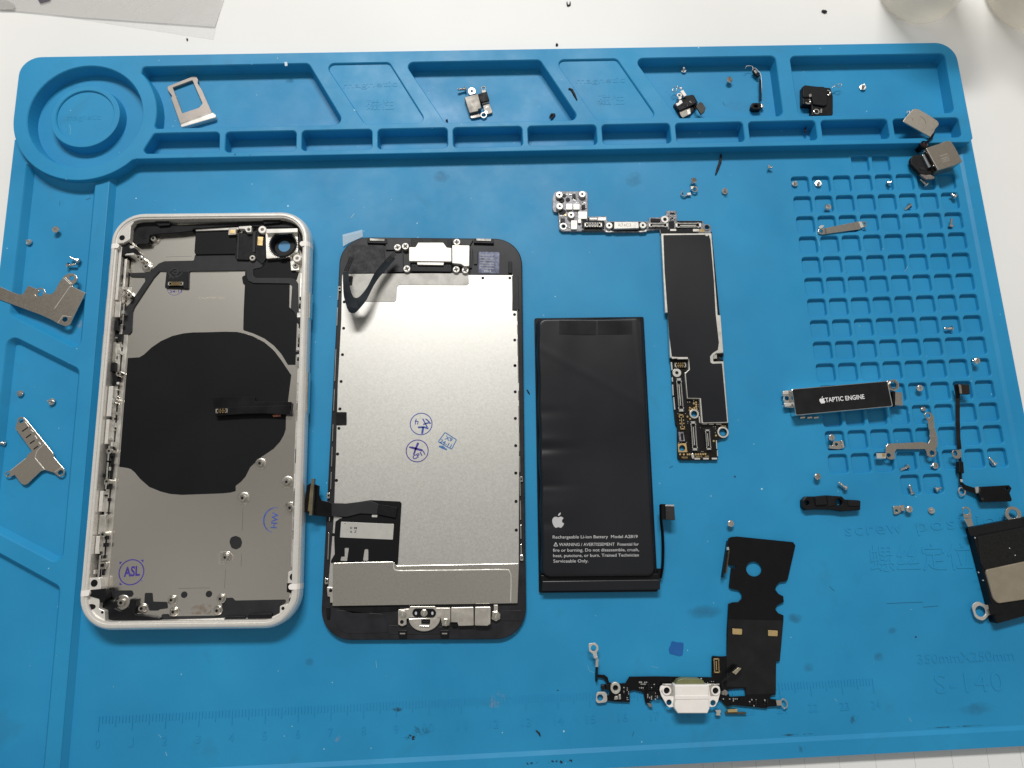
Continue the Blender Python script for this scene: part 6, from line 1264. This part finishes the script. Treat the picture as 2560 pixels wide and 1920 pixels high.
m = S('C1', [(620, 960), (655, 935), (755, 1120), (715, 1140)], 3.9, 4.08, 0.15, bev=0.05); m.build('bracket_window', CHIP, J)
for x, y in ((622, 888), (665, 912), (797, 1160)):
    p = P('C1', x, y, 4.8); m = M(); m.post(p[0], p[1], 3.8, 4.8, 0.28, 0, 10, .08); m.build('contact_stud', SHINY, J)
m = S('C1', [(350, 1050), (380, 985), (450, 955), (580, 955), (690, 1195), (800, 1240), (770, 1320), (640, 1335), (540, 1320), (470, 1240), (370, 1140)], 1.2, 2.6, [1, 1.2, 1, .2, .2, .3, .6, .5, .5, .8, 1.2], bev=0.3); m.build('flex_cap', plain('charcoal foam', (0.012, 0.0115, 0.0125), 0.6, 0, 0.25, 900, 0.1, 0.2), J)
m = S('C1', [(510, 1185), (590, 1180), (640, 1235), (560, 1250)], 2.5, 2.75, 0.3, bev=0.05); m.build('tape_patch', GREYF, J)
m = S('C1', [(520, 1310), (560, 1308), (720, 1325), (825, 1385), (780, 1410), (650, 1418), (580, 1370)], 1.6, 2.4, 0.5, bev=0.15); m.build('foam_tongue', plain('grey grainy foam', (0.17, 0.15, 0.135), 0.7, 0, 0.45, 2000, 0.4), J)

# ------------------------------------------------------------------ flat brackets and shields
def simple(name, label, cat, v, pts, z0, z1, mt, r=0.2, holes=(), bev=0.08, group=None):
    m = S(v, pts, z0, z1, r, holes=holes, bev=bev); b = P(v, sum(p[0] for p in pts) / len(pts), sum(p[1] for p in pts) / len(pts), z0)
    J = thing(name, label, cat, (*b, z0), group); m.build('plate', mt, J); return J
z = 2.5
TAUPE = mat_plate('satin taupe steel', (0.62, 0.565, 0.495), 0.26, 0.015)
J = simple('shield_bracket', 'long taupe steel bracket jutting over the left edge of the mat', 'bracket', 'e', [(-120, 790), (0, 818), (95, 860), (165, 885), (200, 880), (243, 808), (300, 830), (380, 875), (440, 883), (470, 860), (515, 775), (560, 720), (600, 700), (640, 705), (668, 735), (665, 770), (620, 812), (738, 872), (600, 1150), (565, 1160), (500, 1135), (450, 1105), (350, 1060), (0, 930), (-120, 885)], z - .35, z, TAUPE, [0, 0, .3, .3, .8, .3, .2, .4, .6, .5, .2, .8, 2, 2, 2, 2, .3, .2, .8, .8, .2, 0, 0, 0, 0], [C('e', 347, 880, z, 0.85), C('e', 618, 744, z, 0.85), C('e', 560, 1100, z, 0.85)])
for x, y in ((340, 875),):
    c_ = P('e', x, y, z + .15); m = M(); m.slab(circle(*c_, 2.0, 26), z, z + .12, holes=[circle(*c_, 1.5, 24)], bev=0.05); m.build('pressed_ring', STEEL, J)
for a, b in (((550, 742), (610, 800)), ((562, 735), (622, 795)), ((608, 812), (470, 1010)), ((500, 1130), (545, 1068)), ((545, 1068), (615, 1080))):
    m = M(); m.slab(bar2d(P('e', *a, z), P('e', *b, z), 0.22, .1), z - .02, z + .07, bev=0.04); m.build('fold_line', SILVERCAN, J)
z = 0.9
J = simple('connector_shield', 'three-armed taupe steel shield with a ladder of slots, in the lower left pocket', 'shield plate', 'i', [(145, 340), (150, 300), (175, 282), (205, 288), (225, 305), (390, 510), (462, 600), (465, 630), (555, 735), (562, 760), (545, 795), (510, 802), (465, 765), (385, 742), (350, 755), (240, 860), (215, 872), (185, 862), (125, 785), (95, 800), (50, 805), (38, 780), (50, 755), (85, 750), (222, 645), (240, 610), (275, 580), (130, 380)], z - .3, z, TAUPE, [.5, 1, 1.5, .8, .5, .3, .5, .3, .5, 1.2, 1.4, 1, .4, .5, .5, .5, .6, .5, .2, .5, 1, 1, .8, .3, .4, .4, .3, .6], [C('i', 181, 317, z, 0.75), C('i', 522, 765, z, 0.8), C('i', 65, 778, z, 0.6)])
for a, b in (((190, 410), (245, 372)), ((225, 465), (270, 432)), ((258, 515), (300, 487)), ((290, 565), (330, 535))):
    m = M(); m.slab(bar2d(P('i', *a, z), P('i', *b, z), 0.4, .1), z - .02, z + .03); m.build('slot', BLACK, J)
for a, b in (((215, 325), (250, 370)), ((265, 395), (290, 415)), ((300, 445), (320, 475)), ((335, 500), (352, 525)), ((385, 515), (320, 580)), ((318, 580), (303, 640)), ((303, 640), (385, 740)), ((90, 750), (222, 645)), ((530, 722), (472, 762))):
    m = M(); m.slab(bar2d(P('i', *a, z), P('i', *b, z), 0.25, .1), z - .02, z + .09, bev=0.05); m.build('fold_line', SILVERCAN, J)
z = 0.6
J = simple('strip_bracket', 'straight silver strip bracket lying across the third row of cells', 'bracket', 'h', [(432, 480), (440, 455), (490, 450), (780, 392), (800, 395), (840, 390), (858, 415), (845, 440), (815, 445), (790, 460), (500, 500), (470, 505), (440, 498)], 0.05, z, STEEL, [1, .8, .3, .3, .2, 1, 1, 1, .3, .3, .3, 1, 1], [C('h', 460, 475, z, 0.62, 16), C('h', 832, 412, z, 0.5, 14)])
for q in ([(788, 395), (808, 392), (832, 440), (805, 447)], [(440, 440), (460, 425), (490, 425), (470, 450), (450, 458)]):
    m = S('h', q, z - .05, z + .35, 0.15, bev=0.1); m.build('bent_tab', SILVERCAN, J)
m = S('h', [(488, 452), (500, 450), (510, 497), (495, 500)], z - .02, z + .03); m.build('fold_line', DARKST, J)
z = 1.1
J = simple('angled_bracket', 'thin L-shaped taupe bracket with three eyes lying over the screw cells', 'bracket', 'l', [(1352, 480), (1358, 455), (1385, 448), (1415, 460), (1432, 490), (1440, 580), (1462, 660), (1465, 740), (1450, 770), (1458, 810), (1440, 840), (1405, 842), (1375, 825), (1365, 770), (1110, 770), (1095, 800), (1100, 850), (1070, 862), (1030, 850), (1018, 820), (1018, 745), (1040, 722), (1340, 708), (1385, 720), (1400, 690), (1400, 620), (1378, 520)], z - .35, z, TAUPE, [1, 1.2, 1.4, 1.2, .5, .3, .3, .5, .5, 1.2, 1.5, 1.5, .6, .6, .4, .4, .5, 1, 1, .6, .5, .8, .3, .3, .3, .3, .3], [C('l', 1385, 480, z, 0.8), C('l', 1420, 802, z, 0.85), C('l', 1045, 822, z, 0.7)])
for q in ([(1385, 545), (1435, 535), (1438, 590), (1390, 600)], [(1395, 650), (1455, 640), (1458, 670), (1400, 672)]):
    m = S('l', q, z - .02, z + .25, 0.1, bev=0.1); m.build('raised_bend', STEEL, J)
m = S('l', [(938, 805), (1018, 805), (1020, 850), (942, 852)], z - .3, z + .1, 0.1, bev=0.08); m.build('spring_end', SILVERCAN, J)
m = S('l', [(985, 808), (1012, 806), (1012, 835), (988, 836)], z + .08, z + .14, 0.05); m.build('gold_spot', GOLD, J)
z = 0.2
J = simple('clip_bracket', 'tiny folded steel clip with a hole, in the first cell of the lower row', 'clip', 'l', [(565, 700), (640, 698), (655, 760), (610, 772), (530, 765), (535, 735), (560, 738)], -0.9, z, STEEL, 0.15, [C('l', 593, 728, z, 0.5, 16)])
m = S('l', [(630, 695), (648, 695), (662, 755), (645, 760)], z, z + .5, 0.1, bev=0.1); m.build('folded_side', SHINY, J)
z = 0.8
J = simple('clip_bracket', 'tiny folded steel clip with a hole, lying below the cells beside a screw head', 'clip', 'l', [(1082, 1265), (1110, 1258), (1150, 1262), (1152, 1310), (1125, 1330), (1090, 1335)], 0.05, z, STEEL, 0.25, [C('l', 1112, 1303, z, 0.5, 16)])
m = S('l', [(1145, 1255), (1178, 1250), (1185, 1300), (1155, 1305)], z - .2, z + .5, 0.1, bev=0.15); m.build('folded_side', SHINY, J)
J = thing('clip_bracket', 'tiny curled bright clip lying on the open mat above the logic board', 'clip', (*P('L1', 1850, 90, 0), 0))
m = M(); c_ = P('L1', 1795, 125, 1.0); m.slab(ribbon2d([(c_[0] + 1.1 * math.cos(math.radians(a)), c_[1] + 1.0 * math.sin(math.radians(a))) for a in range(100, 400, 20)], 0.35), 0.4, 1.0, bev=0.1); m.build('curl', SHINY, J)
m = S('L1', [(1825, 115), (1880, 110), (1888, 145), (1840, 148)], 0.5, 1.0, 0.1, bev=0.1); m.build('bridge', SILVERCAN, J)
c_ = P('L1', 1935, 65, 1.4); m = M(); m.slab(circle(*c_, 1.15, 22), 0.8, 1.4, holes=[circle(*c_, 0.7, 18)], bev=0.15); m.build('ring_end', SHINY, J)
m = S('L1', [(1880, 30), (1925, 25), (1910, 60), (1885, 70)], 1.0, 1.7, 0.1, bev=0.1); m.build('ring_tab', SILVERCAN, J)
# black plastic strip bracket
z = 2.2
J = thing('antenna_holder', 'black plastic strip holder with a round hole, lying below the screw cells', 'plastic holder', (*P('l', 550, 1250, 0), 0))
m = S('l', [(298, 1210), (330, 1178), (400, 1178), (500, 1168), (640, 1178), (665, 1205), (800, 1212), (800, 1298), (650, 1308), (560, 1295), (420, 1290), (330, 1298), (300, 1270)], 0.2, z, 0.6, holes=[C('l', 340, 1235, z, 0.75), C('l', 618, 1228, z, 1.1)], bev=0.25); m.build('holder_body', BLACK, J)
m = S('l', [(408, 1185), (500, 1172), (512, 1250), (415, 1256)], z - .1, z + .7, 0.2, bev=0.15); m.build('raised_block', MATTE, J)
m = S('l', [(512, 1182), (575, 1180), (580, 1250), (520, 1270)], z - .1, z + .25, 0.2, bev=0.1); m.build('step', MATTE, J)
m = S('l', [(690, 1215), (800, 1216), (800, 1262), (695, 1262)], z - .1, z + .3, 0.2, bev=0.1); m.build('step', MATTE, J)
# side flex with two ends
J = thing('button_flex', 'long thin black flex strip running over the cells to a wide black end plate', 'flex cable', (*P('l', 1650, 600, 0), 0))
z = 1.6
m = M(); m.strap([(*P('l', x, y, zz), zz) for x, y, zz in ((1640, 225, 2.2), (1640, 330, 1.4), (1640, 500, 1.2), (1645, 680, 1.2), (1655, 770, 1.3))], (0.55, 0, 0.25), 0.15); m.build('flex_strip', FLEX, J)
m = S('l', [(1610, 212), (1655, 208), (1655, 300), (1625, 305)], 2.0, 2.4, 0.2, bev=0.06); m.build('flex_end', FLEX, J)
m = S('l', [(1650, 208), (1740, 212), (1748, 295), (1655, 292)], 2.0, 3.2, 0.2, bev=0.15); m.build('connector_cap', plain('dark brown cap', (0.022, 0.018, 0.015), 0.35, 0.3), J)
m = S('l', [(1648, 212), (1668, 214), (1678, 290), (1660, 290)], 3.15, 3.3, 0.1, bev=0.05); m.build('cap_edge', STEEL, J)
m = S('l', [(1590, 800), (1600, 778), (1670, 775), (1672, 850), (1620, 852), (1595, 830)], 1.2, 1.5, 0.3, holes=[ellipse(*P('l', 1622, 805, 1.5), 0.65, 0.95)], bev=0.06); m.build('grounding_tab', STEEL, J)
m = S('l', [(1650, 875), (1690, 878), (1698, 980), (1650, 975)], 0.6, 2.2, 0.3, bev=0.25); m.build('switch_block', BLACK, J)
m = M(); m.strap([(*P('l', x, y, zz), zz) for x, y, zz in ((1655, 840, 1.4), (1660, 880, 1.4), (1662, 1000, 1.3), (1665, 1060, 1.3), (1700, 1100, 1.3), (1800, 1135, 1.5))], [(0.4, 0, 0.1)] * 3 + [(0.45, 0.2, 0), (0.35, 0.75, 0), (0.05, 1.0, 0)], 0.15); m.build('flex_strip', FLEX, J)
m = S('l', [(1662, 1030), (1682, 1032), (1684, 1055), (1666, 1055)], 1.3, 1.6, 0.2, bev=0.06); m.build('glint_pad', SILVERCAN, J)
c_ = P('l', 1678, 1135, 1.2); m = M(); m.slab(ellipse(c_[0], c_[1], 1.25, 1.45), 0.9, 1.2, holes=[ellipse(c_[0], c_[1], 0.9, 1.1)], bev=0.06); m.build('ring_eye', plain('pinkish copper ring', (0.50, 0.43, 0.42), 0.4, 0.6), J)
m = S('l', [(1788, 1098), (1820, 1092), (1838, 1148), (1800, 1152)], 1.6, 2.1, 0.1, bev=0.06); m.build('tin_band', TIN, J)
m = S('l', [(1838, 1095), (2060, 1082), (2085, 1080), (2108, 1108), (2090, 1150), (2110, 1205), (2105, 1222), (1850, 1228), (1825, 1160)], 1.2, 2.6, 0.4, holes=[C('l', 2068, 1112, 2.6, 0.5, 14)], bev=0.2); m.build('end_plate', FLEX, J)
m = S('l', [(1838, 1190), (1865, 1190), (1862, 1212), (1845, 1212)], 2.6, 2.7, 0.2); m.build('plate_hole', GREYF, J)
# deep blue film square
p_ = [(1690 - 27, 1603), (1700, 1605), (1709, 1606), (1708, 1640), (1700, 1641), (1686, 1637), (1675, 1634), (1672, 1625), (1674, 1612)]
t_ = S('o', [(965, 975), (1010, 988), (1070, 990), (1060, 1100), (1030, 1108), (985, 1095), (945, 1085), (940, 1040), (955, 1015)], 0.02, 0.12, 0.6); tag(t_.build('adhesive_film', BLUEP), 'small deep blue square of film stuck on the mat above the port block', 'film piece')

# ------------------------------------------------------------------ screws: two solids (long and short), copied and laid as in the photo
def screw_proto(shaft, rs, rh, hh, shoulder=0.0):
    m = M(); n = 14
    prof = [(0.01, 0.0), (rs * 0.8, 0.0), (rs, 0.12)]; k = 0.12
    while k < shaft - 0.1: prof += [(rs, k + 0.08), (rs * 0.82, k + 0.15), (rs, k + 0.22)]; k += 0.24
    if shoulder: prof += [(rs * 1.5, shaft - shoulder), (rs * 1.5, shaft)]
    prof += [(rs, shaft), (rh, shaft + 0.02), (rh, shaft + hh * 0.65), (rh * 0.82, shaft + hh)]
    a = [m.lathe(0, 0, prof, n, False)]
    cr_ = []; r = rh
    for q_ in range(4):
        q = q_ * math.pi / 2; cr_ += [(r * .55 * math.cos(q - .22), r * .55 * math.sin(q - .22)), (r * .55 * math.cos(q + .22), r * .55 * math.sin(q + .22)), (r * .17 * math.cos(q + .785), r * .17 * math.sin(q + .785))]
    top = circle(0, 0, rh * 0.82, n)
    zt_ = shaft + hh
    m.cap([top, ccw(cr_)], zt_, True); m.wall(ccw(cr_), ccw(cr_), zt_ - 0.28, zt_, False); m.cap([ccw(cr_)], zt_ - 0.28, True)
    return m
import copy
PROTO = {'short': (1.1, 0.42, 1.05, 0.5, 0.0), 'long': (2.7, 0.45, 1.0, 0.55, 0.0), 'collar': (1.5, 0.40, 1.15, 0.55, 0.5), 'tiny': (0.9, 0.36, 0.85, 0.42, 0.0)}
MESH = {}
def screw(v, x, y, z0, kind, mode, ang, label, tilt=12):
    """mode: side (lying on its flank), up (head up), down (standing on its head)"""
    if kind not in MESH:
        q = screw_proto(*PROTO[kind]); o = q.build('screw', SCREWM, origin=(0, 0, 0)); MESH[kind] = (o, q)
        first = True; c = o
    else: c = MESH[kind][0].copy(); SC.collection.objects.link(c)
    sh_, rs, rh, hh, _ = PROTO[kind]
    if mode == 'side': Rm = Matrix.Rotation(math.radians(ang), 3, 'Z') @ Matrix.Rotation(math.radians(90 + math.degrees(math.atan2(rh - rs, sh_ + hh)) * .9), 3, 'Y')
    elif mode == 'up': Rm = Matrix.Rotation(math.radians(ang), 3, 'Z') @ Matrix.Rotation(math.radians(tilt), 3, 'X')
    else: Rm = Matrix.Rotation(math.radians(ang), 3, 'Z') @ Matrix.Rotation(math.radians(180 - tilt), 3, 'X')
    vs = [Rm @ Vector(p) for p in MESH[kind][1].v]
    low = min(p.z for p in vs); cxm = (min(p.x for p in vs) + max(p.x for p in vs)) / 2; cym = (min(p.y for p in vs) + max(p.y for p in vs)) / 2
    hgt = max(p.z for p in vs) - low
    w_ = P(v, x, y, z0 + hgt * 0.5)
    c.rotation_euler = Rm.to_euler(); c.location = Vector((w_[0] - cxm, w_[1] - cym, z0 - low)) * MM
    if '_base' in c: del c['_base']
    tag(c, label, 'screw', 'loose screws scattered over the mat'); return c
ZP = -0.3; ZR = -0.4; ZC = -1.3
for a in (
    ('b', 1780, 770, ZR, 'long', 'side', 10, 'loose screw lying beside the eyed steel bracket in the middle long recess'),
    ('c', 1485, 602, ZR, 'short', 'down', 40, 'loose screw high in the third recess, above the black antenna flex'),
    ('c', 1875, 697, ZR, 'collar', 'up', 20, 'loose screw in the third recess, between the antenna flex and the thin strap'),
    ('d', 825, 747, ZR, 'collar', 'down', 70, 'loose screw alone in the last recess, right of the black block'),
    ('d', 15, 1445, 0.0, 'short', 'side', 160, 'loose screw on the open mat left of the two topmost cells'),
    ('d', 235, 1585, ZC, 'short', 'down', 20, 'loose screw in the first cell of the second row of cells'),
    ('d', 440, 1580, ZC, 'collar', 'down', 75, 'loose screw in the second cell of the second row of cells'),
    ('d', 1045, 1585, ZC, 'short', 'side', 200, 'loose screw in the fifth cell of the second row of cells'),
    ('d', 1345, 1580, ZC, 'long', 'side', 315, 'bright loose screw poking out from under the rear camera flex'),
    ('h', 513, 274, ZC, 'collar', 'up', 200, 'loose screw in the second cell directly above the strip bracket'),
    ('h', 1203, 270, ZC, 'long', 'side', 35, 'slanting loose screw in the cell below and left of the rear camera'),
    ('h', 1600, 175, ZC, 'collar', 'side', 330, 'loose screw on the upper rim of the rightmost cell, below the rear camera'),
    ('h', 1576, 408, ZC, 'long', 'side', 262, 'loose screw standing long in the rightmost cell of the strip bracket row'),
    ('h', 1552, 1320, ZC, 'long', 'side', 0, 'loose screw lying level in a right-hand cell halfway down the grid'),
    ('h', 1795, 1600, -0.4, 'collar', 'up', 30, 'loose screw head at the corner of the far right cell above the thin flex strip'),
    ('g', 1567, 45, 0.0, 'collar', 'up', 140, 'loose screw on the open mat just above the curled bright clip'),
    ('g', 1843, 125, 0.0, 'collar', 'down', 200, 'loose screw alone on the mat right of the curled bright clip'),
    ('e', 490, 330, ZP, 'collar', 'up', 60, 'yellowish loose screw head, the highest in the upper left pocket'),
    ('e', 245, 430, ZP, 'short', 'down', 30, 'loose screw near the outer wall of the upper left pocket'),
    ('e', 652, 590, ZP, 'long', 'side', 335, 'upper of two crossed screws above the long taupe bracket'),
    ('e', 622, 634, ZP, 'long', 'side', 183, 'lower of two crossed screws above the long taupe bracket'),
    ('i', 170, 80, ZP, 'short', 'down', 10, 'left one of two loose screws above the three-armed shield'),
    ('i', 440, 150, ZP, 'collar', 'down', 80, 'right one of two loose screws above the three-armed shield'),
    ('i', 18, 510, ZP, 'short', 'down', 120, 'loose screw at the left border of the photo beside the three-armed shield'),
    ('l', 1303, 247, ZC, 'collar', 'up', 15, 'large loose screw head in the cell right of the haptic motor'),
    ('l', 1345, 422, ZC, 'tiny', 'down', 15, 'tiny dim screw in the cell above the top eye of the L-shaped bracket'),
    ('l', 543, 672, -0.9, 'collar', 'up', 15, 'loose screw head touching the folded clip in its cell'),
    ('l', 1175, 930, ZC, 'long', 'side', 20, 'loose screw in the cell under the L-shaped bracket, shaft to the left'),
    ('l', 1435, 914, ZC, 'collar', 'up', 95, 'loose screw head just below the right eye of the L-shaped bracket'),
    ('l', 1237, 1120, ZC, 'long', 'side', 285, 'loose screw in the left one of the two lowest cells'),
    ('l', 1465, 1120, ZC, 'collar', 'side', 200, 'loose screw in the right one of the two lowest cells'),
    ('l', 1935, 876, ZC, 'long', 'side', 310, 'loose screw in the cell right of the thin black flex strip'),
    ('l', 422, 1008, 0.0, 'collar', 'up', 80, 'round loose screw head on the mat above the black strip holder'),
    ('l', 645, 1088, 0.0, 'long', 'side', 320, 'slanting loose screw on the mat just above the black strip holder'),
    ('l', 1212, 1290, 0.0, 'collar', 'up', 10, 'loose screw head touching the folded clip below the cells'),
    ('l', 1418, 1300, 0.0, 'short', 'down', 60, 'loose screw standing on its head right of the folded clip below the cells'),
    ('k', 1885, 1414, 0.0, 'collar', 'up', 40, 'flat loose screw head alone above the wide black charging flex'),
): screw(*a)

# ------------------------------------------------------------------ lint and crumbs
def lint(v, pts, z, r, label):
    pth = smooth_path([(*P(v, x, y, z), z) for x, y in pts], 5); n = len(pth); rr = [r * (0.35 + 0.65 * math.sin(math.pi * (k + .4) / (n + .4))) * random.Random(k).uniform(.7, 1.2) for k in range(n)]
    m = M(); m.tube(pth, rr, 6); tag(m.build('lint_fibre', LINT), label, 'lint', 'dark fibres shed on the mat')
lint('c', [(488, 765), (515, 775), (535, 810), (560, 860)], 4.5, 0.5, 'curled black fibre on the tray bar left of the second shallow panel')
lint('c', [(1808, 1330), (1800, 1390), (1780, 1450), (1760, 1505)], 0.4, 0.55, 'long tapering black fibre on the mat below the small slots')
lint('c', [(325, 1015), (340, 990), (365, 990), (350, 1015), (335, 1030)], 0.0, 0.5, 'small black crumb low in the middle long recess')
lint('k', [(128, 255), (140, 275), (152, 297)], 0.1, 0.28, 'short dark purple fibre between the screen assembly and the battery')
lint('q', [(205, 1335), (230, 1355), (245, 1385)], 0.1, 0.3, 'short dark fibre near the bottom edge below the ruler')
lint('q', [(1820, -15 + 20), (1822, 8)], 0.1, 0.4, 'dark speck just left of the charging flex top')
lint('d', [(325, 1100), (322, 1130), (330, 1150)], 1.0, 0.45, 'black crumb clinging in the small slot below the black block')
lint('d', [(465, 92), (485, 100), (508, 102)], -2.3, 0.7, 'black crumb on the white table beyond the mat')
lint('c', [(475, 15), (480, 45), (500, 40), (502, 15)], -2.3, 0.35, 'ragged black crumb on the table at the top of the photo')
lint('c', [(390, 375), (385, 388), (398, 385)], -2.3, 0.45, 'tiny black crumb on the table just behind the mat')
lint('a', [(1612, 340), (1622, 342)], -2.3, 0.5, 'small black crumb on the table below the plastic sheet corner')
lint('b', [(1640, 1045), (1650, 1035), (1655, 1050)], 0.0, 0.3, 'tiny black crumb in the lower left corner of the middle long recess')
t_ = M(); c_ = P('b', 257, 552, 4.5); t_.slab([(c_[0] - .6, c_[1] + .9), (c_[0] + .5, c_[1] + .8), (c_[0] + .7, c_[1] - .7), (c_[0] - .3, c_[1] - .9)], 4.2, 4.5, bev=0.1); tag(t_.build('wax_flake', plain('pale flake', (0.5, 0.62, 0.72), 0.5)), 'pale flake stuck on the upper rim of the first long recess', 'flake')

# ------------------------------------------------------------------ plastic sheets and cups on the table
SHT = mat_film('milky polythene', (0.74, 0.725, 0.70), 0.30, 0.4)
SHT2 = mat_film('clear polythene', (0.80, 0.80, 0.79), 0.16, 0.3)
m = S('a', [(-200, -400), (2060, -400), (1855, 232), (700, 150), (-200, 60)], -2.4, -2.0, 0.3, bev=0.1); J = thing('plastic_sleeve', 'grey translucent plastic sleeve lying at the far left of the table', 'plastic sleeve', (*P('a', 900, 0, -2.4), -2.4)); m.build('upper_sheet', SHT, J)
m = S('a', [(-200, -400), (2000, -400), (1845, 342), (1000, 215), (400, 120), (-200, 90)], -2.57, -2.45, 0.3); m.build('lower_sheet', SHT2, J)
m = S('a', [(-200, -60), (0, -40), (120, 30), (130, 80), (0, 80), (-200, 60)], -2.0, -1.6, 1.0, bev=0.1); m.build('folded_corner', SHT, J)
m = S('a', [(320, -20), (440, -20), (430, 5), (345, 28)], -2.0, -1.9, 0.3); m.build('printed_patch', plain('purple-grey print', (0.06, 0.05, 0.07), 0.5), J)
CUP = mat_film('frosted cup plastic', (0.86, 0.82, 0.73), 0.40, 0.35)
def cup(px, py, r, label, hgt=34.0):
    J = thing('plastic_cup', label, 'cup', (px, py, -2.6)); m = M()
    m.lathe(px, py, [(0.01, -2.5), (r - 1.5, -2.5), (r, -1.0), (r + 0.3, 3.0), (r + 3.2, hgt), (r + 3.6, hgt + .4), (r + 3.9, hgt), (r + 3.6, hgt - .6), (r + 3.3, hgt - .6)], 56); m.build('cup_wall', CUP, J)
    m = M(); m.lathe(px, py, [(0.01, -1.7), (r - 1.2, -1.7), (r - .6, -0.6), (r - .4, 3.0), (r + 2.4, hgt - 1)], 56); m.build('cup_lining', CUP, J); return J
c1 = P('d', 1270, -60, -2.0); c2 = P('d', 2250, -60, -2.0)
cup(c1[0], c1[1], 15.0, 'frosted plastic cup standing left of the other cup beyond the mat')
cup(c2[0], c2[1] - 1, 18.5, 'frosted plastic cup cut by the upper right corner of the photo')

# faint ruled lines on the white table in front of the mat
for v, x in [('r', k) for k in (105, 320, 620, 935, 1275, 1600, 1910, 2200)] + [('q', k) for k in (1650, 1740, 1900, 2110)]:
    a_ = P(v, x, 1640, -2.6); m = M(); m.slab(rect(a_[0] - .1, -42, a_[0] + .1, -23.0), -2.62, -2.585, bottom=False)
    o_ = m.build('ruled_line', plain('grey print', (0.60, 0.60, 0.59), 0.5) if 'RUL' not in globals() else RUL, origin=None); RUL = o_.data.materials[0]
    o_.parent = bpy.data.objects['table']; o_.matrix_parent_inverse = Matrix.Translation(-Vector(bpy.data.objects['table'].location)); del o_['_base']
